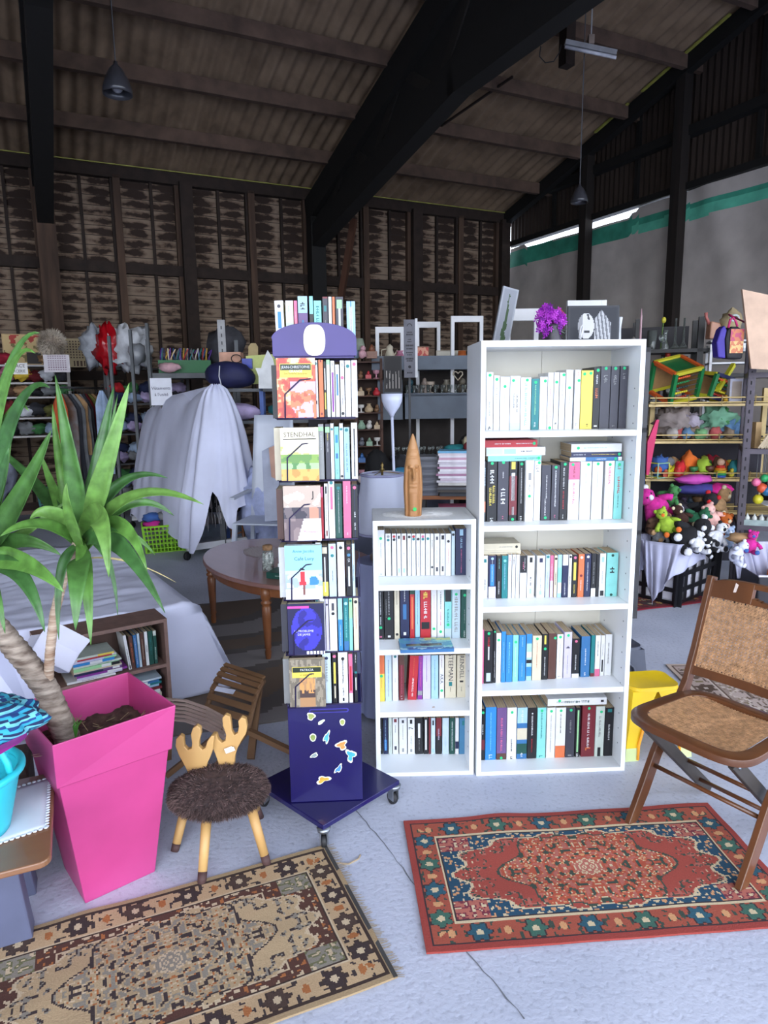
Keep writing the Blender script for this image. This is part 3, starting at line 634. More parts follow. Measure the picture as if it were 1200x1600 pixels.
books_row(SF, .016, 1178.5, 1178.5, 592, 730, '''
592.3 598.2 1122 k T:w:.1:.7:.3|Thin black book
599.4 606.8 1122 n S:b:.1:.4:.5 T:s:.1:.95:.2|Navy book with blue cross
607.6 613.4 1122 f T:u:.2:.8:.2|Pale book
614 623 1122 w S:x:.88:.97:.5 S:d:.12:.22:.4 T:k:.6:.8:.15|White pocket book with dark red mark
624 636.4 1122 w S:d:.86:.94:.3 T:u:.4:.8:.12 S:u:.06:.16:.25|White pocket book
637.4 648.5 1122 w X:7:k:.9:.72 S:k:.84:.95:.35 T:u:.2:.5:.2 S:u:.06:.14:.3|White pocket book with a black seven
649.4 661.2 1122 k S:w:.45:.85:.3 T:u:.1:.4:.15|Black book with white title
662 669.8 1122 k S:w:.12:.95:.35|Black and white book
670.2 673.4 1122 x|Thin dark red book
673.8 680.4 1122 l S:k:.8:.93:.4 S:s:.05:.15:.5|White pocket book with pale blue edge
681.3 690.3 1122 k B:x:.5:1 T:v:.4:.7:.3|Black and maroon book
691.2 701.6 1122 l T:s:.2:.5:.12|Pale blue white book
702.5 710.8 1122 g T:w:.1:.9:.25|Dark green book
711.4 717 1122 w B:n:.15:.35|White book with blue band
717.4 730 1122 h S:t:.8:.92:.3|Steel blue book''', 'on the short bookcase\'s bottom shelf', GS, depth=.115, smin=.06, smax=.15, zcap=.247)
# paperback lying face up at the front of the second shelf, jutting over its edge
p0 = fl(628, 1017, .535)
def cov(u, v):
    q = noise.noise(V(u*5, v*5, 3))+.4*noise.noise(V(u*14, v*14, 1))
    if v < .18: return '1f5f9c' if q < .15 else '9cc8d8'
    if v > .75 and u > .5: return 'b9c27a' if q < .1 else '4d9aa0'
    if .3 < v < .5 and .12 < u < .8: return '2d3a4c' if q > -.05 else '6a7a5a'
    return '4f93b0' if q < .05 else ('86c2bc' if u > .4 else '3f7fb6')
b = MB(); L_, D_ = .205, .125; zc = PM('z')
b.box(0, L_, 0, D_, 0, .001, zc); b.box(0, L_, 0, .001, .001, .012, zc)
fb = b.build('paperback'); fb.location = SF.w(.098, -.035, .5285); fb.rotation_euler = (0, 0, SF.a+.02)
b = MB(); b.box(.001, L_-.001, .001, D_-.001, .001, .0118, PAGES); b.build('pages', fb)
link('front_cover', painted(L_, D_, 40, 26, cov, VC(.35), .0008, True), fb, loc=(0, 0, .0120))
tag(fb, 'blue and green illustrated paperback lying face up over the shelf edge', 'book', GS)
b = MB(); b.add([(0, 0, 0), (.012, .002, 0), (.010, .011, 0), (.002, .009, 0)], [(0, 1, 2, 3)], M('b59a82', .8)); o = b.build('paper_scrap'); o.location = SF.w(.225, .035, .2718); tag(o, 'brownish torn paper scrap stuck on the short bookcase\'s third shelf', 'paper scrap')
# ================= revolving book rack =================
RKF = Frame(-.336, 2.19, .05)
PURP = M('16114f', .3, .04, 5, coat=.3); PURH = M('463b78', .45, .04, 5); WIRE = M('221a40', .4); CHR = M('8a8f96', .3, metal=.8); BLKR = M('1d1d20', .6)
rk = empty('book_spinner_rack', 'dark purple revolving book rack on castors in front of the short bookcase', 'book rack', RKF.w(.125, .125, 0), RKF.a)
cx = .125
def rl(x, d, z): return (x-cx, d-.125, z)   # frame coords -> local
b = MB(); s_ = .185; c45 = .80-RKF.a
pts = [(s_*1.414*cos(c45+pi/2*k+pi/4), s_*1.414*sin(c45+pi/2*k+pi/4)) for k in range(4)]
b.add([(x, y, .082) for x, y in pts]+[(x, y, .100) for x, y in pts], [(3, 2, 1, 0), (4, 5, 6, 7)]+[(i, (i+1) % 4, 4+(i+1) % 4, 4+i) for i in range(4)], PURP); b.build('base_board', rk, bevel=.002)
for k, (x, y) in enumerate(pts):
    q = .93; a_ = 2.2+k*.5
    b = MB(); b.T = Matrix.Translation((x*q, y*q, 0)) @ Matrix.Rotation(a_, 4, 'Z')
    b.lathe([(.022, .070), (.024, .082)], CHR, 12); b.box(-.014, -.011, -.024, .008, .022, .072, CHR); b.box(.011, .014, -.024, .008, .022, .072, CHR); b.box(-.014, .014, -.024, .014, .066, .072, CHR)
    cs = b.build('castor', rk)
    b = MB(); b.T = Matrix.Translation((x*q, y*q, 0)) @ Matrix.Rotation(a_, 4, 'Z') @ Matrix.Translation((0, -.014, .024)) @ Matrix.Rotation(pi/2, 4, 'Y')
    b.lathe([(.008, -.010), (.022, -.009), (.024, -.004), (.024, .004), (.022, .009), (.008, .010)], BLKR, 18); b.build('wheel', cs)
# lower display panels (front one carries magnets)
for nm, a, c in (('front_panel', (0, 0), (.25, .012)), ('rear_panel', (0, .238), (.25, .25))):
    b = MB(); b.box(a[0]-cx, c[0]-cx, a[1]-.125, c[1]-.125, .102, .463, PURP); pn = b.build(nm, rk, bevel=.001)
    if nm == 'front_panel': fp = pn
for x in (0, .238): b = MB(); b.box(x-cx, x+.012-cx, -.112, .112, .102, .463, PURP); b.build('side_panel', rk)
hd = MB()
for q in ((-.045, .44, .075, .452),):
    o_ = []; 
    for k in range(24):
        t = 2*pi*k/24; x = .015+(.06 if cos(t) > 0 else -.06)+.0075*cos(t); z_ = .438+.0075*sin(t); o_.append((x, z_))
    hd.prism(o_, -.1262, -.1252, M('3a3490', .3)); hd.prism([(x*.94+.0009, .438+(z_-.438)*.55) for x, z_ in o_], -.1266, -.1254, M('120f3d', .6))
hd.build('hand_slot', rk)
# column and tiers
b = MB(); b.box(-.03, .03, -.03, .03, .10, 1.66, M('1c1624', .6)); b.build('column', rk)
LV = [1.427, 1.229, 1.035, .838, .649, .463]
for z in LV:
    b = MB(); b.box(-.124, .124, -.124, .124, z-.005, z-.001, WIRE)
    t = b.build('tier', rk)
    wz = MB(); y0 = -.128
    P_ = [(-.118, y0-.018, z), (-.118, y0-.018, z+.0), (-.093, y0-.020, z+.004), (-.093, y0-.020, z+.075), (-.045, y0-.020, z+.118), (-.008, y0-.016, z+.122), (-.006, -.02, z+.124)]
    wz.tube([(-.118, y0-.0, z)]+P_[1:2]+[(-.095, y0-.020, z+.002)]+P_[3:], .0026, WIRE, 6)
    wz.tube([(-.122, y0-.018, z), (-.006, y0-.018, z)], .0026, WIRE, 6); wz.tube([(.0, y0+.0, z), (.125, y0, z)], .0026, WIRE, 6)
    wz.tube([(.128, -.12, z), (.128, -.118, z+.13), (.128, .0, z+.13)], .0016, WIRE, 6); wz.tube([(.128, -.124, z), (.128, .124, z)], .0016, WIRE, 6); wz.tube([(-.128, -.124, z), (-.128, .124, z)], .0016, WIRE, 6)
    wz.build('wire_holder', rk)
# header
b = MB(); o_ = [(-.128, 1.618), (.132, 1.618), (.132, 1.668)]+[(.132*cos(t)*1.0, 1.668+.052*sin(t)) for t in [pi*k/20 for k in range(1, 20)]]+[(-.128, 1.668)]
b.prism(o_, -.134, -.122, PURH); hb = b.build('header_board', rk, bevel=.001)
b = MB(); ov = [(.002+.0335*(abs(cos(2*pi*k/40))**.72)*(1 if cos(2*pi*k/40) > 0 else -1), 1.666+.047*(abs(sin(2*pi*k/40))**.8)*(1 if sin(2*pi*k/40) > 0 else -1)) for k in range(40)]
b.prism(ov, -.1362, -.134, M('efe8cf', .5, .02)); o = b.build('oval_plate', rk, bevel=.0006); o['label'] = 'cream oval plate'
b = MB(); b.box(-.124, .124, -.122, .124, 1.612, 1.620, PURH); b.build('top_tray', rk)
for x in (-.124, .118): b = MB(); b.box(x, x+.006, -.12, .12, 1.62, 1.672, PURH); b.build('tray_side', rk)
# magnets on the front panel
def blob(px, py, w_, h_, col, a=0, n=12, k=0, wob=.25):
    c = pl(px, py, RKF.w(0, -.001, 0), RKF.n); u = (c-RKF.o).dot(RKF.e); rg = random.Random(k); b = MB(); res = []
    for s2, y0, mt in ((1.0, -.0020, M('e8ead8', .5, .02)), (.74, -.0027, M(col, .5, .1, 60))):
        o_ = []; rg = random.Random(k)
        for i in range(n*2):
            t = 2*pi*i/(n*2); r_ = (1+wob*sin(3*t+k)+wob*.5*sin(5*t+2*k))*s2*.5; X = 1.25*w_*r_*cos(t); Z = 1.25*h_*r_*sin(t); o_.append((X*cos(a)-Z*sin(a), X*sin(a)+Z*cos(a)))
        b.prism(o_, y0, y0+.0015, mt)
    o = b.build('fridge_magnet', loc=RKF.w(u, -.0008, c.z), rz=RKF.a); return o
MG = 'magnets on the purple panel'
for a, lb in (((486, 1119, .022, .022, '8f9a58', 0, 12, 1, .15), 'olive bread-shaped magnet beside the hand slot of the purple panel'), ((502, 1128, .022, .009, 'b9c9a8', .6, 12, 2, .1), 'small pale green oblong magnet under the hand slot'),
              ((535, 1128, .015, .020, '9aa35a', 0, 12, 0, .05), 'olive rounded shield magnet, topmost on the right'), ((489, 1152, .018, .023, '7d8f4a', 0, 12, 0, .04), 'olive rounded square magnet on the left of the panel'),
              ((510.5, 1152, .015, .034, '4aa3d6', -.25, 12, 4, .3), 'blue leaping-figure magnet in the middle of the panel'), ((491, 1180, .022, .012, '7f8f8f', .4, 12, 5, .15), 'small grey hat-shaped magnet low on the left'),
              ((534, 1164, .028, .027, 'e88a4a', .3, 12, 6, .3), 'orange and green branching magnet on the right'), ((548, 1180, .024, .036, '3f9fe0', .0, 12, 7, .35), 'blue and yellow figure magnet at the right edge'),
              ((529, 1201, .014, .030, '3f7fd0', -.7, 12, 8, .25), 'blue slanting fish-like magnet lower right'), ((505, 1218, .040, .018, 'e89a3a', .35, 12, 9, .3), 'long orange and lime magnet, lowest on the panel')):
    tag(blob(*a), lb, 'magnet', MG)
# face-out books and spine rows
def facebook(z, zt, w_, th, fn, col, label, x0=.008, nx=32, ny=44, y=-.002, tilt=0):
    h_ = zt-z; b = MB(); c_ = PM(col); b.box(0, w_, 0, .0008, 0, h_, c_); b.box(0, .0008, 0, th, 0, h_, c_); b.box(0, w_, th-.0008, th, 0, h_, c_)
    o = b.build('paperback'); o.location = RKF.w(x0, y-th, z+.0003); o.rotation_euler = (0, 0, RKF.a)
    p = MB(); p.box(.001, w_-.001, .001, th-.001, .001, h_-.001, PAGESF); p.build('pages', o)
    c = link('front_cover', painted(w_, h_, nx, ny, fn, VC(.3)), o, loc=(0, -.0004, 0))
    tag(o, label, 'book', 'face-out books on the revolving rack'); return o
def ns(u, v, s, k): return noise.noise(V(u*s, v*s*1.4, k))
def c1(u, v):
    q = ns(u, v, 3.2, 1)+.5*ns(u, v, 9, 4)
    if u > .35 and v < .62 and u+v > .55: return 'c9a7c4' if q < 0 else ('d9754f' if q < .35 else 'b0503a')
    return 'b03a32' if q < -.15 else ('d8583a' if q < .1 else ('f0a878' if q < .3 else 'f6d9a8'))
def c2(u, v):
    q = ns(u, v, 4, 7)
    if v > .66: return 'eee8c8'
    if v > .5: return 'e6e3a6' if q < .1 else 'b3c36a'
    if v > .34: return '7fa04a' if q < .05 else '5f8a44'
    if v > .22: return '9fc08a' if q < 0 else '4f8248'
    return 'c9a85a' if q < .1 else 'b98a44'
def c3(u, v):
    q = ns(u, v, 4, 9)
    if v < .42 and u > .35+v*.45: return 'efeaea'
    if v > .62: return 'b9a698' if q < .2 else 'd8ccc4'
    if .62 > v > .4 and u < .7: return '3a3640' if q < .1 else '6a5f62'
    if (u-.78)**2+(v-.5)**2 < .03: return 'c08a72'
    return '6f5f62' if q < .05 else '8a7876'
def c4(u, v):
    q = ns(u, v, 5, 12)
    if (u-.46)**2*9+(v-.56)**2*90 < .06: return '2a1a1a'
    if abs(u-.47) < .05+.16*(.52-v) and .27 < v < .53: return 'c8303a'
    if abs(u-.5) < .03 and .1 < v < .27: return '7a4a44'
    if (u-.77)**2*3+(v-.33)**2*4 < .05 and v > .28: return '3a7fc0'
    if v < .34+.3*abs(u-.5) and v > .2: return '9fb0bc' if q < .1 else 'dfe8ee'
    if v <= .3: return 'dfe6f0'
    return '8fd0dc' if v > .55 else 'b8e4ea'
def c5(u, v):
    r_ = ((u-.52)/.42)**2+((v-.5)/.42)**2; q = ns(u, v, 4, 15)
    if abs(v-.93) < .02 and u < .6: return 'c8489a'
    if v < .07 and u > .5 and int(u*32) % 3: return 'e8e8f0'
    if r_ < 1: return '3b36b4' if q < .15 else '2a2580'
    return '1d1c44'
def c6(u, v):
    q = ns(u*3, v, 4, 18)
    if abs(u-.5) < .22 and v < .62: return 'c8925a' if q > 0 and v > .3 else ('4a3a38' if .2 < v < .36 else 'a8805a')
    return '6f675a' if q < 0 else '8f8574'
FW_ = .119
f1 = facebook(1.427, 1.612, FW_, .018, c1, 'r', 'red painted cover with yellow and black title box, on the top rack tier')
f2 = facebook(1.229, 1.398, FW_, .02, c2, 'c', 'cream cover with green landscape lettered STENDHAL, second rack tier', .012)
f3 = facebook(1.035, 1.214, FW_, .02, c3, 'e', 'cover of a sepia portrait over a white corner, third rack tier', .014)
f4 = facebook(.838, 1.020, FW_, .02, c4, 's', 'pale blue cover with a woman in a red dress, fourth rack tier', .012)
f5 = facebook(.649, .825, FW_, .02, c5, 'n', 'dark cover with a large blue face, fifth rack tier', .014)
f6 = facebook(.463, .632, FW_, .02, c6, 'e', 'brown photographic cover with yellow title box, lowest rack tier', .012)
def tbox(o, h_, z0, z1, zm, t1, t2, w0=.012, w1=.106):
    b = MB(); b.box(w0-.002, w1+.002, -.0012, -.0006, z0-.002, z1+.002, PM('y')); b.box(w0, w1, -.0016, -.0010, zm, z1, M('1c2a1c', .4)); b.build('title_box', o)
    for k, s2 in enumerate(t1): text(s2, .0115, PM('w'), o, loc=((w0+w1)/2, -.0018, z1-.009-.0125*k), sx=.9)
    text(t2, .010, M('8a6a10', .5), o, loc=((w0+w1)/2, -.0014, (z0+zm)/2), sx=.8)
tbox(f1, .18, .128, .166, .148, ('JEAN-CHRISTOPHE', 'GRANGE'), 'Les Rivieres pourpres')
tbox(f6, .17, .108, .142, .125, ('PATRICIA',), 'un quatre titre')
text('STENDHAL', .021, M('3a2a20', .5), f2, loc=(.06, -.001, .147), sx=.95); b = MB(); b.box(.008, .112, -.0012, -.0005, .132, .135, M('2a211a', .5)); b.build('title_rule', f2)
text('Anne Jacobs', .014, M('3a7f9a', .5), f4, loc=(.06, -.001, .163)); text('Café Lucy', .016, M('2a5f7a', .5), f4, loc=(.062, -.001, .138))
text('LE PROBLEME', .0105, PM('w'), f5, loc=(.052, -.001, .082)); text('DE JAMIE', .0105, PM('w'), f5, loc=(.052, -.001, .070)); text('J', .03, M('1c1a22', .5), f3, loc=(.095, -.001, .15)); text('Montalbán', .011, M('d0508a', .5), f3, loc=(.085, -.001, .03))
WR = ['on the %s rack tier' % s for s in ('top', 'second', 'third', 'fourth', 'fifth', 'lowest')]
def rack_row(z, ytop_bot, rows, k): books_row(RKF, z, ytop_bot, ytop_bot, 492, 561, rows, WR[k], 'spine-out books on the revolving rack', depth=.108, smin=.0, smax=.002)
rack_row(1.427, 653, '''
492 498.8 563 w P:.94:t T:u:.35:.7:.12 S:k:.24:.3:.4|White pocket book
499.8 507.3 562.5 o S:x:.96:1:.3 S:x:.05:.09:.4|Orange pocket book
507.8 511.5 565 k S:w:.5:.88:.5 S:y:.15:.45:.6|Thin black and yellow pocket book
511.9 517.8 562.5 f B:q:.92:1 T:y:.2:.8:.2|Pale lime pocket book
518.5 524.8 564 w S:m:.1:.8:.5 T:k:.92:.96:.4|White pocket book with magenta stripe
525.4 532 570 w S:h:.42:.82:.5 S:c:.1:.4:.5|Shorter white pocket book with blue stripe
533 540 563.5 w T:k:.9:.95:.3 P:.7:p T:k:.2:.4:.2 P:.07:k|White pocket book with pink spot
540.6 549.8 563.5 w P:.9:t|Plain white pocket book
550.4 560 563 w P:.93:p|Wide white pocket book at the right''', 0)
rack_row(1.229, 747, '''
492.5 498.8 669 r B:c:.88:1 T:p:.3:.7:.3|Red pocket book
499.4 508 663 u B:q:.88:.95 T:w:.55:.85:.2|Grey pocket book
510 517.5 663 d B:q:.85:.95 T:y:.72:.84:.3 T:w:.5:.7:.2|Darker grey pocket book
518 523.6 662 w P:.9:t T:u:.2:.4:.2|Thin white pocket book
524 531.5 667 a S:b:.7:.85:.6 S:z:.4:.5:.6 T:k:.1:.2:.2|Aqua pocket book with blue spots
532 538 662 w P:.9:t P:.06:k T:u:.3:.8:.1|White pocket book
538.5 548 668 s P:.95:t T:z:.15:.7:.3|Pale blue pocket book
550 560 661 w S:k:.05:.9:.2 T:u:.3:.6:.35|White pocket book with black strip''', 1)
rack_row(1.035, 837, '''
495.6 506.9 761 p B:r:.0:.8 T:w:.85:.92:.3 T:w:.03:.08:.5|Raspberry pocket book
508.5 514.4 756 w S:k:.82:.95:.5 T:k:.3:.8:.2 S:x:.05:.15:.4|Narrow white pocket book
514.8 524.8 750 w S:p:.5:.88:.4 P:.95:t|Taller white pocket book with pink band
525.2 536 756 g P:.92:t T:w:.1:.88:.12|Dark green pocket book
537.5 549.8 750 p T:w:.6:.9:.15 T:w:.05:.1:.2|Bright pink pocket book
550.6 560.6 757 k P:.94:p T:w:.4:.5:.3 T:w:.15:.3:.3 S:n:0:1:.1|Black pocket book with pink emblem''', 2)
rack_row(.838, 927, '''
495 503.5 848 w P:.94:p P:.82:k|White pocket book
504 514.2 853 k S:c:.85:.97:.8 S:w:.1:.78:.2 B:y:.02:.3|Black and yellow pocket book
515 526.9 850 l P:.93:p P:.78:t T:k:.3:.5:.12|Pale blue pocket book
528.5 540 847.5 w S:y:0:.9:.04 P:.9:k T:t:.92:.97:.3|White pocket book with yellow edge
541.9 551 851 k P:.93:p P:.8:h X:CA:w:.55:.7:1:1 S:w:.2:.58:.3|Black pocket book with white letters
551.4 556 850 l T:z:.3:.6:.3|Thin pale blue pocket book''', 3)
rack_row(.649, 1013, '''
495 500.6 933 w P:.94:t B:x:.97:1|Thin white pocket book
501.3 510 928 w P:.95:t B:v:.0:.25 P:.1:w|White pocket book with pink foot
510.4 515.3 932 v P:.85:k|Thin lavender pocket book
516 528 936 w S:d:.78:.92:.35 P:.72:k|Wide white pocket book
529.4 536.9 935 s B:b:.0:.6 T:w:.1:.5:.2|Sky blue pocket book
538 546.3 932 t P:.87:s T:a:.25:.8:.3 B:z:0:.18|Teal pocket book
546.6 552.3 932 q B:a:0:.6 P:.92:t|Mint green pocket book
553.5 561.5 932 c P:.9:k T:o:.4:.8:.1|Cream pocket book''', 4)
rack_row(.463, 1098, '''
498 503.8 1030 f T:k:.8:.95:.3|Thin grey-green pocket book
505.6 519 1016 l P:.85:n T:u:.4:.8:.3|Wide pale blue pocket book
521 528 1021 k P:.94:p S:y:.4:.82:.5 S:c:.1:.35:.3|Black pocket book with yellow stripe
530 545 1019 w P:.87:k T:k:.4:.9:.2 T:k:.15:.3:.2 S:k:.04:.1:.2|Wide white pocket book with black title
546 552.5 1022 p B:w:0:.2 S:r:.25:.75:.5 T:u:.85:.95:.3|Pink pocket book
554.4 560 1019 k P:.6:t S:w:.25:.5:.3 T:w:.8:.95:.3|Black pocket book with white blocks''', 5)
books_row(RKF, 1.622, 535, 535, 434, 557, '''
432.6 446.7 470 w S:b:.5:.8:.4 S:s:.1:.45:.5 P:.9:d L-.02|White book with blue drop
448 460.5 470 y B:w:.6:1 T:q:.8:.9:.5 B:f:.3:.6|Pale yellow-green book
461 466.6 470 p T:w:.3:.8:.2|Pink book
467.2 482.7 463 j B:s:.72:1 T:k:.78:.9:.6 S:z:.1:.6:.2|Violet and sky blue book
485 491.3 463 k B:a:.7:1 S:x:.1:.4:.6|Black book with turquoise top
491.8 504 470 a T:t:.2:.9:.5|Turquoise patterned book
505.6 514 464 d S:t:.75:.85:.5 T:w:.2:.6:.12 B:x:.97:1|Slate book with teal square
514.8 520 464 w|Thin blank white book
520.8 525 464 o B:e:0:.5|Thin orange and brown book
525.8 538 464 d S:q:.8:.95:.7 S:f:.4:.8:.3 S:y:.1:.38:.35|Dark book with green-yellow strip
542.6 556.5 471 s S:b:.0:1:.1 S:w:.2:.9:.3|Sky blue book''', 'on the rack above the purple header', 'books standing on top of the rack', depth=.11, smin=.03, smax=.031)
# side-face rows of the rack, partly seen from the front edge
for k, z in enumerate(LV):
    for s_, nm in ((-1, 'left'), ):
        w_ = .02; col = 'kcewdu'[k]
        h_ = (.165, .168, .165, .17, .165, .16)[k]
        b = MB(); c_ = PM(col); b.box(0, w_, 0, .0008, 0, h_, c_); b.box(0, .0008, .0008, .105, 0, h_, c_); b.box(w_-.0008, w_, .0008, .105, 0, h_, c_)
        o = b.build('paperback', loc=RKF.w(-.011, .012, z+.0003), rz=RKF.a); p = MB(); p.box(.0008, w_-.0008, .0008, .104, 0, h_-.001, PAGESF); p.build('pages', o)
        tag(o, '%s pocket book edge-on at the left flank of the %s rack tier' % (CN[col], ('top', 'second', 'third', 'fourth', 'fifth', 'lowest')[k]), 'book', 'edge-on books on the rack flank')
# ================= foreground =================
WD = M('b98a5a', .5, .12, 5, .0005, stretch=(1, 1, .15), col2='9a6a40')
# carved mask on the short bookcase
msk = MB(); nu, nv = 72, 90; c0 = SF.w(.158, .10, 1.034)
def mask_pt(u, v):
    t = 2*pi*u; z = .315*v; w_ = .0345*(1-max(0, (v-.55)/.45)**1.7*.93)*(1-.06*cos(v*9)); d_ = w_*.85
    x = w_*cos(t); y = d_*sin(t)          # front is -y
    fr = max(0, -sin(t)); cxn = cos(t)
    k = 0
    if fr > .25:
        e = math.exp(-(cxn/.16)**2)
        k += .011*e*math.exp(-((v-.49)/.05)**2)+.006*e*(1 if .47 < v < .60 else 0)     # nose
        for s_ in (-.38, .38): k -= .009*math.exp(-((cxn-s_)/.17)**2)*math.exp(-((v-.575)/.018)**2); k += .006*math.exp(-((cxn-s_)/.2)**2)*math.exp(-((v-.61)/.015)**2)
        k += .004*math.exp(-(cxn/.3)**2)*math.exp(-((v-.41)/.014)**2)-.006*math.exp(-(cxn/.3)**2)*math.exp(-((v-.395)/.006)**2)+.004*math.exp(-(cxn/.3)**2)*math.exp(-((v-.375)/.012)**2)
        k += .004*math.exp(-(cxn/.45)**2)*(1 if .08 < v < .30 else 0)
        k -= .008*math.exp(-((abs(cxn)-.62)/.09)**2)*(1 if v < .62 else 0)
        k += .0025*math.exp(-((v-.72)/.01)**2)+.002*math.exp(-((v-.80)/.01)**2)
    k *= 1.5
    return (x, y-k, z)
msk.grid(mask_pt, nu, nv, WD, wrap=True); msk.add([(0, 0, 0), (0, 0, .316)], [], WD)
o = msk.build('carved_mask', loc=c0, rz=SF.a); b = MB(); b.lathe([(.0345*.93, 0), (.0345*.9, .003), (.001, .003)], WD, 20); b.build('base', o)
tag(o, 'tall pointed carved wooden face mask standing on the short white bookcase', 'carving')
dot(o, .004, .031, .0075, M('2fae55', .6), y=-.0350)
# lace doily under it
def doily(name, rx, ry, loc, rz, label, col='dfe3e6', teeth=34, z=.0012):
    b = MB(); vs = []; n = teeth*4; m_ = M(col, .9, .05, 90, .0004)
    rings = (.0, .35, .62, .64, .86, .88, 1.0)
    for r_ in rings[1:]:
        for k in range(n): t = 2*pi*k/n; q = r_*(1+(.05*cos(teeth*t) if r_ > .9 else 0)); vs.append((rx*q*cos(t), ry*q*sin(t), z*(.8+.4*(k % 2))))
    fs = []
    for i in range(len(rings)-2):
        for k in range(n):
            if i in (1, 3) and k % 3 == 0: continue
            if i == 4 and k % 4 == 2: continue
            fs.append((i*n+k, i*n+(k+1) % n, (i+1)*n+(k+1) % n, (i+1)*n+k))
    fs.append(tuple(range(n))); b.add(vs, fs, m_, False); o = b.build(name, loc=loc, rz=rz); return tag(o, label, 'doily')
doily('lace_doily', .150, .095, SF.w(.185, .125, 1.0345), SF.a, 'white lace doily spread under the carved wooden mask', 'f2f5f7')
# ---------- rugs ----------
def persian(u, v, nx, ny, pal, asp):
    """u along length, v across; symmetric medallion rug"""
    U = min(u, 1-u)*asp; Vv = min(v, 1-v); X = (u-.5)*asp; Y = v-.5; ax, ay = abs(X), abs(Y)
    e = min(U, Vv)
    if e < .03: return pal['edge']
    if e < .04: return pal['line']
    if e < .165:   # main border with rosettes
        s_ = (X if Vv < U else Y); per = asp/7.0 if Vv < U else 1/5.0; ph = (s_/per) % 1-.5; q = (e-.1)/.055; rr = (ph*per/.055)**2+q*q
        an = atan2(q, ph*per/.055+1e-6); pet = .85+.3*cos(6*an)
        if rr < .12: return pal['cream']
        if rr < pet: return pal['ros1'] if int((s_/per+40)) % 2 == 0 else pal['ros2']
        if rr < pet*1.25: return pal['line']
        ph2 = ((s_/per+.5) % 1-.5)*per/.03; 
        if ph2*ph2+(q*1.2)**2 < .35: return pal['acc']
        if noise.noise(V(ax*38, ay*38, 5)) > .28: return pal['dark']
        return pal['bord']
    if e < .175: return pal['cream']
    if e < .183: return pal['line']
    W_ = asp/2-.183; H_ = .5-.183
    # corner spandrels
    a, c = ax/W_, ay/H_
    lob = .93-.09*cos(8*atan2(c, a))
    sp_ = (a**2.6+c**2.6)**(1/2.6)
    edge = .90+.05*cos(14*atan2(c*.8, a))
    if sp_ > edge:
        if sp_ < edge+.022: return pal['cream']
        q = noise.noise(V(ax*40, ay*40, 9))
        if a > .78 and c > .62: return pal['flo'] if q > -.05 else (pal['cream'] if q < -.3 else pal['dark2'])
        if q > .3: return pal['cream']
        if q < -.33: return pal['acc']
        return pal['span']
    # medallion
    md = hypot(X/.62, Y/.52) if asp > 1 else 1
    an = atan2(Y/.52, X/.62); lim = .60+.07*cos(8*an)+.12*abs(cos(an))**6
    q = noise.noise(V(ax*34, ay*34, 2)); q2 = noise.noise(V(ax*75, ay*75, 4))
    if md < .12: return pal['flo'] if q2 > 0 else pal['cream']
    if md < lim:
        if q > .22: return pal['flo']
        if q < -.25: return pal['dark']
        if q2 > .3: return pal['cream']
        if q2 < -.32: return pal['acc']
        return pal['med']
    if lim <= md < lim+.02: return pal['dark']
    # scattered field sprays along the edge of the field
    if sp_ > edge-.17 and q > .12: return pal['flo'] if q2 > 0 else pal['dark']
    if sp_ > edge-.10 and q2 > .38: return pal['cream']
    return pal['field']
def rug(name, pts, L_, W_, rz, loc, pal, nx, ny, label, amp=.004, fringe=0, seed=1):
    asp = L_/W_
    def fn(u, v): return persian(u, v, nx, ny, pal, asp)
    def bd(u, v): return .004*noise.noise(V(u*5, v*5, seed))*1.0+(.006*math.exp(-((u-.3)/.07)**2)*math.exp(-((1-v)/.1)**2))+.003
    me = painted(L_, W_, nx, ny, fn, VC(.95, .0015), .006, True, bend=bd)
    o = link(name, me, loc=loc, rot=(0, 0, rz)); tag(o, label, 'rug')
    if fringe:
        b = MB(); rg = random.Random(4); m_ = M('a89a86', .95)
        for x, sg in ((L_, 1), ):
            n = int(W_/.006)
            for k in range(n): y = W_*(k+.5)/n; l_ = rg.uniform(.015, .03); a = rg.uniform(-.4, .4); b.add([(x-.002, y-.0018, .006), (x-.002, y+.0018, .006), (x+l_*sg, y+.0012+a*l_, .0015), (x+l_*sg, y-.0012+a*l_, .0015)], [(0, 1, 2, 3)], m_)
        stuff(b.build('fringe', o))
        b = MB(); b.box(L_-.012, L_-.0005, 0, W_, .0062, .0095, M('3b3a3a', .9)); b.build('edge_binding', o)
    return o
PR = dict(edge='a04038', line='3a2c30', cream='d8c4a0', ros1='3f6a5c', ros2='2a5a6c', acc='d8a070', bord='a8523f', dark='3c4a40', dark2='7a2e40', flo='b86a5c', span='1f4a64', med='b8543c', field='a84a3e')
g0 = fl(663, 1486); g1 = fl(632, 1284); g2 = fl(1070, 1256)
rug('persian_rug', None, 1.12, .585, .0768, V(.100, 1.632, .0005), PR, 224, 118, 'red Persian rug with blue corners under the cane folding chair')
PB = dict(edge='a8906e', line='3a2a24', cream='c8b496', ros1='3a2c2c', ros2='4a3830', acc='a8683a', bord='bca07c', dark='3a2f30', dark2='6a6a4a', flo='8a8478', span='54342a', med='b09a78', field='b8a07c')
ra = .405
rug('persian_rug', None, 1.07, .58, ra, V(.021-1.07*cos(ra), 1.557-1.07*sin(ra), .0005), PB, 214, 116, 'beige patterned Persian rug with frayed fringe at the bottom left', fringe=1, seed=3)
b = MB(); b.tube([fl(505, 1335, .004), fl(520, 1348, .003), fl(545, 1350, .003), fl(560, 1342, .003), fl(563, 1336, .003)], .003, M('a08f78', .95), 5); tag(b.build('loose_thread'), 'curled frayed thread lying beyond the beige rug corner', 'thread')
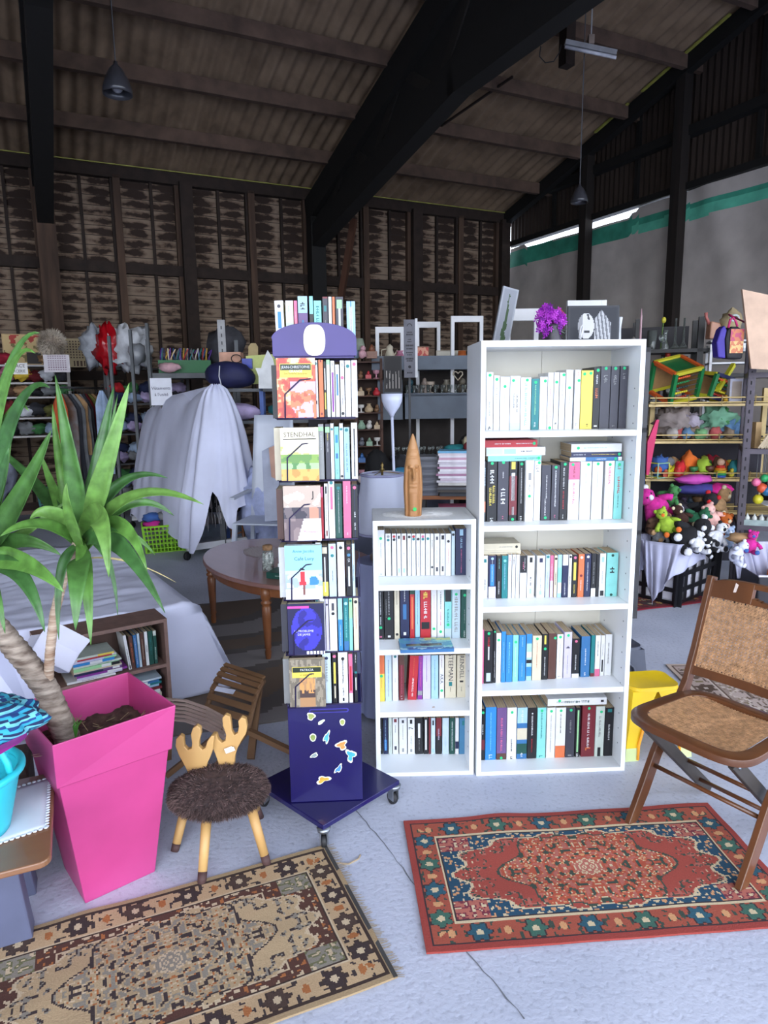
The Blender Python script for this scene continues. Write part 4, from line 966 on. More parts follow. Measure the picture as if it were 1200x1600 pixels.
PG = dict(edge='cbb6a8', line='6a5448', cream='d8c8bc', ros1='5a4638', ros2='6a5444', acc='8a7a5a', bord='c0aaa0', dark='5a4a40', dark2='6a5a4a', flo='8a7466', span='a8948a', med='b8a298', field='c4b0a8')
q0 = fl(1012, 1046); rug('persian_rug', None, 1.3, .8, -.02, V(1.53, 2.80, .0005), PG, 130, 80, 'pale beige floral rug on the floor behind the cane chair', seed=5)
PRR = dict(edge='8a1f30', line='3a2024', cream='c8b090', ros1='4a3a3a', ros2='a86a4a', acc='c89a5a', bord='7a2a30', dark='3a2a2a', dark2='5a2a30', flo='a85a4a', span='8a2a34', med='9a4a3c', field='963038')
rug('persian_rug', None, 1.1, .9, .30, V(1.30, 4.42, .0005), PRR, 80, 60, 'dark red rug partly under the black laundry crate', seed=6)
def wavy(u, v):
    q = sin(v*16+2.5*sin(u*5)+3*noise.noise(V(u*2, v*2, 1)))
    return '8a8484' if q > .35 else ('625c5a' if q > -.5 else '6e5e52')
gr = link('rug', painted(2.1, 2.0, 84, 80, wavy, VC(.95), .006, True), loc=V(-1.45, 2.72, .0005), rot=(0, 0, .28)); tag(gr, 'dark grey wave-patterned rug under the oval table', 'rug')
# ---------- pink planter with yucca ----------
PK = M('b8407c', .42, .05, 4, coat=.1); PKI = M('c03a6c', .5, .08, 6)
pc = V(-.899, 1.992, 0); PT = empty('planter', 'tall square pink plastic planter holding the yucca', 'planter', pc, 0)
def sq(b, a0, s0, z0, m, a1=None): return [(s0/2*1.41421*cos(a0+pi/4+pi/2*k), s0/2*1.41421*sin(a0+pi/4+pi/2*k), z0) for k in range(4)]
ya, yb = .74, .70; lv = [(yb, .215+(.318-.215)*k/8, .425*k/8) for k in range(9)]+[(yb, .334, .427), (ya, .359, .567), (ya, .349, .567), (ya-.02, .325, .44)]
b = MB(); vs = []
for a, s_, z in lv: vs += sq(b, a, s_, z, None)
fs = [(4*i+k, 4*i+(k+1) % 4, 4*i+4+(k+1) % 4, 4*i+4+k) for i in range(len(lv)-1) for k in range(4)]+[(3, 2, 1, 0)]
b.add(vs, fs, PK, False); b.build('pot', PT, bevel=.004)
b = MB(); rg = random.Random(3); SO = M('3a2a24', .98, .35, 40, .006, col2='5c463c')
def soil(u, v):
    x = (u-.5)*.328; y = (v-.5)*.328; a = ya-.01; e = max(abs(u-.5), abs(v-.5))*2
    return (x*cos(a)-y*sin(a), x*sin(a)+y*cos(a), .455+.014*noise.noise(V(u*7, v*7, 0))+.008*noise.noise(V(u*25, v*25, 1)))
b.grid(soil, 40, 40, SO); so = b.build('soil', PT)
b = MB(); ht = M('9a8a68', .9, .2, 30)
for k in range(26):
    a = rg.uniform(0, 6.28); x, y = rg.uniform(-.13, .13), rg.uniform(-.13, .13); l_ = rg.uniform(.01, .05); b.tube([(x, y, .468), (x+l_*cos(a), y+l_*sin(a), .474+rg.uniform(0, .01))], .0010, ht, 4)
stuff(b.build('dry_litter', so))
# yucca
YU = empty('yucca', 'yucca with two leafy crowns and a slanting trunk in the pink planter', 'plant', V(-.93, 1.96, .46))
yo = V(-.93, 1.96, .46)
TRK = M('5c4c42', .9, .3, 30, .008, stretch=(.6, .6, 2.2), col2='a89a8c')
def rel(p): return p-yo
t0 = at(108, 1160, 1.965); t1 = at(72, 1075, 1.955); t2 = at(38, 1030, 1.93); t3 = at(0, 985, 1.91); t4 = at(-50, 930, 1.90)
def trunk(pts, r0, r1, nm, m=TRK, ringp=.020):
    P_ = []; rr = []; L_ = sum((b_-a_).length for a_, b_ in zip(pts, pts[1:])); s_ = 0
    for a_, b_ in zip(pts, pts[1:]):
        k = max(3, int((b_-a_).length/.006))
        for i in range(k): f = i/k; P_.append(a_.lerp(b_, f)); d_ = s_+(b_-a_).length*f; rr.append((r0+(r1-r0)*d_/L_)*(1+.10*abs(((d_/ringp) % 1)-.5)*2+.07*noise.noise(V(d_*60, 0, r0))))
        s_ += (b_-a_).length
    P_.append(pts[-1]); rr.append(r1); b = MB(); b.tube([rel(p) for p in P_], rr, m, 14); return b.build(nm, YU)
trunk([t0-V(0, 0, .02), t0, t1, t2, t3, t4], .036, .030, 'trunk')
trunk([at(76, 1060, 1.95), at(78, 1020, 1.92), at(85, 960, 1.9), at(100, 900, 1.88), at(112, 870, 1.87), at(124, 840, 1.86)], .0135, .012, 'side_trunk', M('8a6a54', .9, .35, 22, .004, stretch=(.5, .5, 5), col2='c8b4a0'), .014)
def leaf_mat(k):
    mt = M(('4a7438', '5a863c', '3d6634', '668e44')[k], .4, .16, 30, 0, stretch=(1, 1, 1)); return mt
def leaf(base, tip, mid, w_, k, nm='leaf', brown=False):
    """strap leaf along a quadratic curve base-mid-tip, with folded keel"""
    n = 16; vs = []; rg = random.Random(k)
    for i in range(n+1):
        t = i/n; p = base*(1-t)**2+mid*2*t*(1-t)+tip*t*t; d = ((mid-base)*(1-t)+(tip-mid)*t).normalized()
        side = d.cross(V(.15, -.9, .45)).normalized(); nn = side.cross(d)
        ww = w_*(.45+.55*min(1, t/.3))*min(1, ((1-t)/.62))**.75/2+.0003
        tw = .35*sin(k+t*1.5); sd = side*cos(tw)+nn*sin(tw); kk = nn*cos(tw)-side*sin(tw)
        for q, dz in ((-1, .0), (-.5, -.28), (0, -.42), (.5, -.28), (1, 0)): vs.append(rel(p+sd*ww*q+kk*ww*dz))
    fs = [(i*5+j, i*5+j+1, i*5+j+6, i*5+j+5) for i in range(n) for j in range(4)]
    b = MB(); b.add(vs, fs, M('b0a070', .8, .2, 20) if brown else leaf_mat(k % 4), True); o = b.build(nm, YU, solid=.0009); return o
CA_ = at(127, 852, 1.86)
# tip px, tip depth, mid px offset lift, width px
for k, (tx, ty, tY, mx, my, mY, w_) in enumerate((
    (86, 586, 1.80, 112, 720, 1.78, 34), (82, 632, 2.0, 90, 740, 1.95, 26), (178, 604, 1.95, 148, 735, 1.85, 34), (202, 598, 1.78, 165, 735, 1.74, 36), (184, 616, 2.1, 160, 745, 2.0, 14),
    (62, 705, 2.1, 90, 790, 2.05, 26), (262, 747, 2.05, 180, 715, 1.98, 26), (318, 788, 1.68, 190, 725, 1.76, 30), (272, 806, 1.95, 205, 745, 1.9, 24), (230, 892, 1.6, 190, 760, 1.7, 34),
    (258, 958, 1.55, 172, 790, 1.66, 38), (170, 902, 1.62, 158, 740, 1.68, 44), (118, 985, 1.60, 120, 860, 1.62, 40), (142, 1008, 1.66, 136, 885, 1.68, 26), (184, 962, 1.8, 176, 830, 1.85, 14),
    (46, 812, 1.74, 72, 775, 1.74, 34), (48, 832, 1.95, 80, 795, 1.9, 22), (0, 838, 1.6, 60, 792, 1.66, 30), (92, 1000, 1.75, 82, 862, 1.78, 20), (104, 755, 1.7, 96, 790, 1.68, 24), (150, 720, 2.15, 140, 770, 2.05, 22), (243, 868, 2.05, 190, 800, 2.0, 20), (-20, 690, 2.3, 60, 740, 2.1, 26))):
    leaf(CA_+V(random.Random(k).uniform(-.008, .008), 0, random.Random(k+9).uniform(-.03, .02)), at(tx, ty, tY), at(mx, my, mY), w_*1.6/1075, k)
leaf(CA_-V(0, 0, .04), at(275, 760+150, 1.9), at(190, 860, 1.8), .005, 31, 'dry_leaf', True)
CB_ = at(-38, 880, 1.88)
for k, (tx, ty, tY, mx, my, mY, w_) in enumerate((
    (62, 520, 1.7, -5, 505, 1.75, 22), (55, 552, 1.6, 0, 500, 1.7, 20), (78, 606, 1.6, 20, 560, 1.7, 26), (45, 642, 1.7, 5, 580, 1.75, 22), (80, 672, 1.75, 40, 770, 1.75, 52), (18, 668, 1.95, 5, 760, 1.9, 30), (14, 700, 1.55, -10, 790, 1.6, 40), (105, 782, 1.9, 20, 850, 1.85, 24),
    (96, 868, 1.8, 20, 815, 1.8, 34), (100, 925, 1.6, 30, 850, 1.65, 40), (70, 988, 1.6, 40, 850, 1.62, 34), (22, 905, 1.75, 5, 870, 1.7, 22), (8, 990, 1.65, -8, 900, 1.65, 24), (-60, 640, 1.8, -50, 760, 1.8, 30), (-110, 780, 1.8, -80, 800, 1.8, 30), (-90, 940, 1.8, -70, 900, 1.8, 30))):
    leaf(CB_+V(0, 0, random.Random(k+3).uniform(-.02, .03)), at(tx, ty, tY), at(mx, my, mY), w_*1.55/1075, k+40)
b = MB(); gsp = M('4a8a34', .5)
for k in range(7): a = k*.9; b.tube([rel(at(118, 1150, 1.93))+V(0, 0, -.01), rel(at(118+4*sin(a), 1135, 1.93)), rel(at(122+9*cos(a), 1122+5*sin(a*2), 1.93))], [.0015, .0015, .0004], gsp, 5)
b.build('young_shoot', YU)
# ---------- reindeer stool ----------
ST_ = empty('reindeer_stool', 'low wooden stool with antler back and shaggy brown seat', 'stool', V(-.545, 2.08, 0), 0); so_ = V(-.545, 2.08, 0)
PN = M('cfa86c', .5, .1, 6, 0, stretch=(1, 1, .1), col2='b98e55'); HF = M('4a3230', .7)
def sr(p): return p-so_
fur = M('54413e', .95, .35, 60, .004, col2='2e2424')
sc = at(342, 1235, 2.06); SA = .10
def seat(u, v):
    t = 2*pi*u; a = pi*v; r_ = .158*(abs(sin(a))**.55 if 0 < v < 1 else 0)*(1+.05*noise.noise(V(cos(t)*2, sin(t)*2, v*3))); z = .040*cos(a)
    z *= 1 if z > 0 else .8
    x = r_*cos(t); y = r_*.86*sin(t); return sr(V(sc.x, sc.y, sc.z))+V(x, y, z+.006*noise.noise(V(x*30, y*30, z*30)))
b = MB(); b.grid(seat, 48, 18, fur, wrap=True); seat_o = b.build('seat', ST_)
# shaggy pile: one tuft mesh
b = MB(); rg = random.Random(8); fm = [M('4f3d3a', .9), M('3a2c2b', .9), M('6a5450', .9)]
for k in range(9000):
    u, v = rg.random(), math.acos(1-2*rg.random()*.93)/pi; p = Vector(seat(u, v)); q = Vector(seat(u, max(.0, v-.02))); c_ = sr(V(sc.x, sc.y, sc.z)); n_ = (p-c_); n_.z *= 2.2; n_.normalize()
    d = (n_+V(rg.uniform(-.6, .6), rg.uniform(-.6, .6), rg.uniform(-.7, .3))).normalized(); l_ = rg.uniform(.009, .019); s_ = d.cross(V(rg.uniform(-1, 1), rg.uniform(-1, 1), .3)).normalized()*.0014
    b.add([p-s_, p+s_, p+d*l_+V(0, 0, -.003)], [(0, 1, 2)], fm[k % 3])
stuff(b.build('shaggy_pile', seat_o))
for (x0, y0, xt, yt, Yt) in ((315, 1383, 322, 1290, 2.0), (418, 1353, 396, 1275, 2.03), (273, 1330, 286, 1275, 2.12), (400, 1285, 392, 1240, 2.22)):
    f = fl(x0, y0); t = at(xt, yt, Yt); d = (t-f); t = t+d*.12
    if (x0, y0) == (400, 1285): f = V(-.46, 2.26, 0); t = V(-.50, 2.17, .23)
    b = MB(); k = .20; b.tube([sr(f), sr(f.lerp(t, k))], [.0135, .0145], HF, 14); bb = MB(); bb.tube([sr(f.lerp(t, k*.99)), sr(t)], [.0142, .0165], PN, 14)
    lg = bb.build('leg', ST_); b.build('hoof', lg)
def antler(px, nm, Y):
    pts = [at(x, y, Y) for x, y in px]; n = len(pts); b = MB(); th = V(.012*.25, .018, 0)
    vs = [sr(p) for p in pts]+[sr(p)+V(0, .02, 0) for p in pts]
    b.add(vs, [tuple(range(n)), tuple(range(2*n-1, n-1, -1))]+[(i, n+i, n+(i+1) % n, (i+1) % n) for i in range(n)], PN, False); return b.build(nm, ST_, bevel=.002)
AL = [(300, 1225), (296, 1212), (288, 1196), (279, 1180), (274, 1166), (275, 1155), (281, 1149), (287, 1152), (287, 1160), (288, 1167), (293, 1172), (299, 1170), (300, 1162), (298, 1148), (301, 1138), (307, 1134), (313, 1138), (314, 1147), (311, 1158), (311, 1167), (316, 1172), (321, 1168), (324, 1158), (330, 1150), (335, 1150), (333, 1162), (332, 1172), (328, 1184), (323, 1194), (322, 1206), (323, 1225)]
AR = [(343, 1215), (341, 1192), (336, 1178), (331, 1166), (329, 1154), (332, 1147), (338, 1147), (341, 1156), (346, 1161), (352, 1158), (353, 1148), (348, 1134), (347, 1122), (352, 1117), (359, 1120), (361, 1130), (362, 1142), (366, 1149), (371, 1146), (373, 1136), (372, 1127), (377, 1121), (384, 1124), (386, 1136), (384, 1147), (377, 1158), (371, 1169), (367, 1182), (366, 1198), (368, 1215)]
antler(AL, 'antler', 2.14); ar = antler(AR, 'antler', 2.165)
b = MB(); p = sr(at(358, 1171, 2.158)); b.T = Matrix.Translation(p) @ Matrix.Rotation(-.35, 4, 'Y'); b.box(-.014, .014, -.004, -.003, -.009, .009, M('eceaf2', .7)); b.box(.003, .020, -.006, -.005, -.008, .006, M('dfe2f2', .7)); o = b.build('price_tag', ar); o['label'] = 'folded white paper price tag'
# ---------- cane folding chair ----------
CH = empty('folding_chair', 'brown wooden folding chair with woven cane seat and back', 'chair', V(.851, 2.192, 0), 0); co = V(.851, 2.192, 0)
ce = V(.5518, -.834, 0); cb = V(.834, .5518, 0)
def cp(x, s_, z): return ce*x+cb*s_+V(0, 0, z)
CW = M('4c2c18', .38, .2, 8, .0004, stretch=(1, 1, .2), col2='6a4024', coat=.3); CG = M('3a3430', .5, .15, 8); CANE = M('b58c66', .6, .15, 60)
W_ = .395
PF = [(0, .0), (.06, .11), (.125, .235), (.185, .32), (.245, .39), (.29, .47), (.33, .58), (.365, .70), (.405, .835)]
for x in (.0, W_):
    b = MB(); vs = []
    for i, (s_, z) in enumerate(PF):
        a = PF[max(0, i-1)]; c = PF[min(len(PF)-1, i+1)]; d = V(c[0]-a[0], c[1]-a[1], 0).normalized(); nx_, nz_ = d.y, -d.x; h_ = .025 if z < .45 else .019
        for sx in (-.011, .011):
            for sg in (-1, 1): vs.append(cp(x+sx, s_+nx_*h_*sg, max(.007, z+nz_*h_*sg)))
    fs = []
    for i in range(len(PF)-1):
        k = 4*i; fs += [(k, k+1, k+5, k+4), (k+1, k+3, k+7, k+5), (k+3, k+2, k+6, k+7), (k+2, k, k+4, k+6)]
    fs += [(0, 2, 3, 1), (len(vs)-4, len(vs)-3, len(vs)-1, len(vs)-2)]
    b.add(vs, fs, CW, False); b.build('back_upright', CH, bevel=.003)
for x in (.045, W_-.045):
    b = MB(); b.bar(cp(x, -.015, .405), cp(x, .40, .02), .042, .020, CG, up=tuple(ce)); lg = b.build('rear_leg', CH, bevel=.003)
    b = MB(); b.T = Matrix.Identity(4); b.tube([cp(x-.014, .005, .385), cp(x+.014, .005, .385)], .006, CHR, 10); b.build('bolt', lg)
for a, c in (((.0, .105, .195), (W_, .105, .195)), ((.045, .32, .09), (W_-.045, .32, .09)), ((.045, .24, .19), (W_-.045, .24, .19))):
    b = MB(); b.tube([cp(*a), cp(*c)], .0075, CW, 10); b.build('stretcher', CH)
# seat: rounded frame with cane panel
def ring(n, X, Y0, Y1, pw=5): return [((X/2)*(abs(cos(t))**(2/pw))*(1 if cos(t) > 0 else -1), (Y0+Y1)/2+(Y1-Y0)/2*(abs(sin(t))**(2/pw))*(1 if sin(t) > 0 else -1)) for t in [2*pi*k/n for k in range(n)]]
n = 56; ro = ring(n, .43, -.075, .325, 4.5); ri = ring(n, .34, -.03, .285, 5); b = MB(); vs = []
def taper(x, y): return x*(1-.10*max(0, (y+.05)/.35))
for (R_, z) in ((ro, .412), (ro, .436), (ri, .436), (ri, .412)):
    for x, y in R_: vs.append(cp(W_/2+taper(x, y), y, z+.0*y))
fs = [(j*n+k, j*n+(k+1) % n, ((j+1) % 4)*n+(k+1) % n, ((j+1) % 4)*n+k) for j in range(4) for k in range(n)]
b.add(vs, fs, CW, True); sf = b.build('seat_frame', CH, bevel=.002)
def cane(x0, x1, y0, y1, fn, step=.0125, r_=.0017, inside=None):
    b = MB(); 
    def seg(pts):
        run = []
        for p in pts:
            if inside is None or inside(*p): run.append(p)
            else:
                if len(run) > 1: b.tube([fn(*q) for q in (run[0], run[len(run)//2], run[-1])], r_, CANE, 4, caps=False)
                run = []
        if len(run) > 1: b.tube([fn(*q) for q in (run[0], run[len(run)//2], run[-1])], r_, CANE, 4, caps=False)
    nx_ = int((x1-x0)/step)
    for k in range(nx_+1):
        x = x0+k*step
        for o_ in (-.0018, .0018): seg([(x+o_, y0+(y1-y0)*i/30) for i in range(31)])
    for k in range(int((y1-y0)/step)+1):
        y = y0+k*step
        for o_ in (-.0018, .0018): seg([(x0+(x1-x0)*i/30, y+o_) for i in range(31)])
    D_ = (x1-x0)+(y1-y0)
    for k in range(int(D_/step)+1):
        c = k*step
        for sg in (1, -1):
            pts = []
            for i in range(41):
                x = x0+(x1-x0)*i/40; y = (y0+c-(x-x0)) if sg > 0 else (y0+c-(x1-x))
                if y0 <= y <= y1: pts.append((x, y))
            if len(pts) > 2: seg(pts)
    return b
c_ = cane(-.165, .165, -.028, .283, lambda x, y: cp(W_/2+taper(x, y), y, .434-.012*(1-(x/.17)**2)), inside=lambda x, y: (abs(x)/.172)**5+(abs(y-.1275)/.16)**5 < 1); cs_ = c_.build('cane_seat', CH)
# back rest
def bp(x, t, off=0):   # t 0..1 from the lower rail to the top
    s_ = .300+(.405-.300)*t; z = .490+(.835-.490)*t; return cp(x, s_+off+.018*(1-((x-W_/2)/(W_/2))**2), z)
def rail(t0, t1, nm, hole=False):
    b = MB(); N = 24; vs = []
    for i in range(N+1):
        x = .008+(W_-.016)*i/N; q = abs(2*i/N-1); tt0, tt1 = t0, t1
        if hole: tt1 = t1-.05*q**6
        for tt, of in ((tt0, -.010), (tt1, -.010), (tt1, .010), (tt0, .010)): vs.append(bp(x, tt, of))
    fs = []
    for i in range(N):
        if hole and 9 <= i < 15: continue
        for k in range(4): fs.append((4*i+k, 4*i+(k+1) % 4, 4*i+4+(k+1) % 4, 4*i+4+k))
    fs += [(0, 1, 2, 3), (4*N+3, 4*N+2, 4*N+1, 4*N)]
    if hole:
        for i in range(9, 15):
            for (ta, tb) in ((t0, t0+.035+.03*abs(i+.5-12)/3), (t1-.05, t1)):
                k = len(vs)
                for xx in (.008+(W_-.016)*i/N, .008+(W_-.016)*(i+1)/N):
                    for tt, of in ((ta, -.010), (tb, -.010), (tb, .010), (ta, .010)): vs.append(bp(xx, tt, of))
                for q in range(4): fs.append((k+q, k+(q+1) % 4, k+4+(q+1) % 4, k+4+q))
        fs += [(36, 37, 38, 39), (60, 63, 62, 61)]
    b.add(vs, fs, CW, False); return b.build(nm, CH, bevel=.0015)
rail(.80, 1.0, 'top_rail', True); rail(.0, .085, 'lower_rail')
def bw_(x, y): return bp(x, .08+y/.361, -.003)
c_ = cane(.012, W_-.012, 0, .262, bw_, step=.0125, r_=.0017); cbk = c_.build('cane_back', CH)
b = MB(); p = bp(.085, .885, -.0115); b.add([p, p+V(.006, -.008, .002), p+V(.012, -.012, .03), p+V(.006, -.004, .035)], [(0, 1, 2, 3)], M('d8c8c0', .6)); b.build('worn_label', CH)
CH.location = co
# ---------- child's stools ----------
YE = M('e8c21c', .4, .05, 5); LGc = M('c8d69a', .4, .05, 5); ORc = M('f0a028', .4)
def kstool(loc, rz, label, body, foot, rim, name='step_stool', h_=.30):
    t = empty(name, label, 'stool', loc, rz); n = 4
    def rr(X, Y, r_=.035):
        o_ = []
        for cx_, cy_, a0 in ((X/2-r_, Y/2-r_, 0), (-X/2+r_, Y/2-r_, pi/2), (-X/2+r_, -Y/2+r_, pi), (X/2-r_, -Y/2+r_, 1.5*pi)):
            for k in range(5): a = a0+pi/2*k/4; o_.append((cx_+r_*cos(a), cy_+r_*sin(a)))
        return o_
    b = MB(); L1 = rr(.20, .16); L2 = rr(.27, .22); N = len(L1)
    b.add([(x, y, h_) for x, y in L1]+[(x*1.07, y*1.07, h_-.02) for x, y in L1], [tuple(range(N))]+[(k, (k+1) % N, N+(k+1) % N, N+k) for k in range(N)][::1], body, True); b.build('seat', t, bevel=.004)
    # four skirts that meet as legs, arch cut between them
    for sx in (-1, 1):
        for sy in (-1, 1):
            b = MB(); pts = []
            for (z, X, Y, wx, wy) in ((h_-.015, .107, .085, .105, .083), (h_-.10, .115, .092, .075, .062), (.055, .140, .115, .055, .05)):
                pts += [(sx*X, sy*Y, z), (sx*(X-wx), sy*Y, z), (sx*(X-wx), sy*(Y-.006), z), (sx*(X-.006), sy*(Y-.006), z), (sx*(X-.006), sy*(Y-wy), z), (sx*X, sy*(Y-wy), z)]
            b.add(pts, [(6*i+k, 6*i+(k+1) % 6, 6*i+6+(k+1) % 6, 6*i+6+k) for i in range(2) for k in range(6)]+[tuple(range(6)), tuple(range(17, 11, -1))], body, False); lg = b.build('leg', t)
            b = MB(); pts2 = [pts[12+k] for k in range(6)]+[(p[0]*1.04, p[1]*1.04, 0.0) for p in pts[12:]]
            b.add(pts2, [(k, (k+1) % 6, 6+(k+1) % 6, 6+k) for k in range(6)]+[tuple(range(11, 5, -1))], foot, False); b.build('foot', lg)
            for (xa, ya, xb, yb) in ((sx*(.105-.103), sy*.086, sx*.088, sy*.117), (sx*.108, sy*(.085-.083), sx*.142, sy*.068)): b = MB(); b.tube([(xa, ya, h_-.055), ((xa+xb)/2, (ya+yb)/2, h_-.09), (xb, yb, .0+.07), (xb*1.04, yb*1.03, .006)], .006, rim, 6); b.build('arch_rim', lg)
    return t
kstool(V(1.105, 2.74, 0), .12, "yellow plastic child's stool with lime feet behind the cane chair", YE, LGc, ORc)
kstool(V(1.08, 3.10, 0), .2, "dark grey plastic child's stool behind the yellow one", M('4a4e5c', .5, .08, 9), M('4a4e5c', .5), M('4a4e5c', .5), h_=.33)
# ================= middle ground =================
SHT = M('d2d6ee', .85, .03, 3, .0015); BRN = M('7a6058', .55, .08, 20)
def fbm(x, y, s, k=0): return noise.noise(V(x*s, y*s, k))+.5*noise.noise(V(x*s*2.1, y*s*2.1, k+3))
# day bed under a white sheet
BF = Frame(-.975, 3.27, .58)
def bed(u, v):
    # u 0..1 from left end to right edge and down, v 0..1 from near edge (and its skirt) to far edge
    L_, D_, H_, sk = 2.5, 1.75, .50, .50
    a = u*(L_+sk)-L_; c = v*(D_+sk)-sk       # a<=0 top, >0 skirt on the right; c<0 skirt in front
    x, d, z = min(a, 0), max(c, 0), H_
    drop = 0
    if a > 0: drop = max(drop, a)
    if c < 0: drop = max(drop, -c)
    fold = .018*sin(d*21+2*sin(d*5))*min(1, drop*4)+.012*sin(x*17+sin(x*6))*min(1, drop*4)
    if a > 0 and c < 0: fold += .03*sin(6*atan2(a, -c))
    z = H_-drop*.985+.018*fbm(x, d, 3)*(1 if drop == 0 else .1)+.010*fbm(x, d*2.5, 7, 4)*(1 if drop == 0 else 0)
    if drop == 0: z += .10*math.exp(-((x+1.75)/.25)**2)*math.exp(-((d-.7)/.6)**2)
    out = fold+drop*.10
    if a > 0: x += out+.02+drop*.32*math.exp(-((d+.1)/.35)**2)
    if c < 0: d -= out*.35
    return BF.w(x, d, max(.012, z))
b = MB(); b.grid(bed, 110, 90, SHT); o = b.build('draped_sheet', solid=.003); o.name = 'draped_bed'
tag(o, 'low bed covered by a rumpled white sheet behind the yucca', 'bed')
b = MB(); b.box(-2.4, -.05, .08, 1.68, .14, .46, M('b8bcc8', .9)); fb_ = b.build('mattress', o, loc=BF.o, rz=BF.a)
b = MB(); 
for x in (-2.3, -.14):
    for y in (.16, 1.58): b.box(x, x+.06, y, y+.06, 0, .14, BRN)
b.build('bed_leg', o, loc=BF.o, rz=BF.a)
# brown two-shelf bookcase with school books
QF = Frame(-1.344, 2.781, .607)
t = empty('bookcase', 'low brown two-shelf bookcase of school books behind the planter', 'bookcase', QF.w(0, 0, 0), QF.a)
W_, H_, D_ = .42, .50, .19
for x in (-.12, W_-.016): b = MB(); b.box(x, x+.016, 0, D_, 0, H_, BRN); b.build('side_panel', t, bevel=.001)
b = MB(); b.box(-.104, W_-.016, 0, D_, H_-.017, H_, BRN); b.build('top_panel', t, bevel=.001)
for z in (.028, .285): b = MB(); b.box(-.104, W_-.016, .002, D_-.006, z-.016, z, BRN); b.build('shelf', t, bevel=.001)
b = MB(); b.box(-.104, W_-.016, D_-.006, D_-.002, .01, H_-.017, M('5c463e', .7)); b.build('back_panel', t)
GB = 'school books in the low brown bookcase'; x = .245
for k, (w_, h_, c, lean, deco, nm) in enumerate(((.012, .165, 'w', -.10, 'T:k:.1:.6:.3 S:k:.02:.12:.4', 'thin white leaning book'), (.016, .155, 'e', -.05, 'T:o:.2:.8:.3', 'brown book'), (.014, .157, 'z', -.04, 'T:v:.1:.9:.3', 'blue book'),
        (.010, .16, 'l', -.03, 'T:z:.2:.7:.3', 'pale blue book'), (.015, .16, 'e', -.02, 'T:c:.2:.8:.2', 'darker brown book'), (.013, .162, 'w', -.01, 'T:k:.4:.6:.4', 'white book'), (.020, .160, 'g', 0, 'T:t:.3:.8:.3', 'wide dark teal book'), (.014, .158, 'g', 0, 'B:f:.85:1 T:f:.1:.5:.4', 'green book with pale top'))):
    book(QF.w(x+w_/2, .03, .2856), w_, h_, .13, c, deco, '%s, %s upright from left in the low brown bookcase' % (nm, ORD[k]), GB, QF.a, lean, seed=k+500, hard=k in (1, 4, 6)); x += w_+.0022
zt = .2856
for k, (th, L_, c, dx, deco, nm) in enumerate(((.009, .20, 'w', -.03, 'T:m:.3:.6:.4', 'white workbook'), (.008, .19, 'v', .01, 'B:w:.5:.8', 'lilac workbook'), (.009, .21, 'm', .01, 'B:w:.6:.9', 'magenta workbook'), (.010, .2, 'j', .0, 'B:n:0:.6 B:w:.8:.95', 'dark violet textbook'), (.007, .2, 'c', 0, 'T:o:.2:.8:.3', 'cream workbook'),
        (.014, .19, 'q', 0, 'S:w:.6:.8:.9 B:k:.82:1', 'lime green textbook'), (.008, .2, 'f', 0, 'T:k:.5:.8:.3', 'pale green workbook'), (.012, .17, 'b', .0, 'B:w:.4:.7', 'blue textbook'), (.008, .18, 'v', 0, 'B:q:.7:1', 'lavender workbook'), (.007, .18, 'w', 0, 'B:r:.1:.9', 'white and red workbook'), (.009, .17, 'f', .0, 'B:y:.6:1', 'pale and yellow workbook'))):
    book(QF.w(.012+dx, .012, zt+th/2), th, L_, .14, c, deco, '%s lying flat, %s from bottom of the brown bookcase stack' % (nm, ORD[k]), GB, QF.a+.02*sin(k*2.3), flat=1, seed=k+600); zt += th+.0009
zt = .0285
for k, (th, c, nm) in enumerate(((.02, 'u', 'grey workbook'), (.018, 'c', 'cream workbook'), (.02, 'w', 'white textbook'), (.02, 'h', 'steel blue textbook'), (.018, 'e', 'brown textbook'), (.02, 'c', 'wide cream textbook'), (.018, 'w', 'white workbook'), (.012, 'x', 'dark red workbook'), (.010, 's', 'pale blue workbook'), (.011, 't', 'teal workbook'), (.010, 'z', 'blue workbook'), (.009, 'l', 'light blue workbook'))):
    book(QF.w(.20+.006*sin(k*3), .015, zt+th/2), th, .175, .13, c, 'B:w:.3:.7', '%s lying flat, %s from bottom on the low bookcase\'s lower shelf' % (nm, ORD[k]), GB, QF.a+.03*sin(k*1.7), flat=1, seed=k+700); zt += th+.0009
# tilted white open box
b = MB(); BXW = M('d3d4e6', .6, .03, 5); t = empty('storage_box', 'open pale cardboard box tipped against the low brown bookcase', 'box')
Mx = Matrix.Translation(at(78, 1022, 2.52)) @ Matrix.Rotation(.62, 4, 'Z') @ Matrix.Rotation(.70, 4, 'Y') @ Matrix.Rotation(-.35, 4, 'X')
for (a, nm) in (((-.105, .105, -.06, .06, -.05, -.047), 'bottom_panel'), ((-.105, -.102, -.06, .06, -.05, .05), 'end_panel'), ((.102, .105, -.06, .06, -.05, .05), 'end_panel'), ((-.105, .105, .057, .06, -.05, .05), 'side_panel'), ((-.105, .105, -.06, -.057, -.05, .05), 'side_panel')):
    b = MB(); b.box(*a, BXW); b.build(nm, t)
b = MB(); b.T = Matrix.Translation((0, -.06, .05)) @ Matrix.Rotation(-1.0, 4, 'X'); b.box(-.105, .105, -.085, 0, 0, .003, BXW); b.build('flap', t)
b = MB(); b.box(-.10, .10, -.03, .05, -.01, .02, M('b9bccb', .7)); b.build('divider', t); t.matrix_world = Mx @ Matrix.Scale(.8, 4)
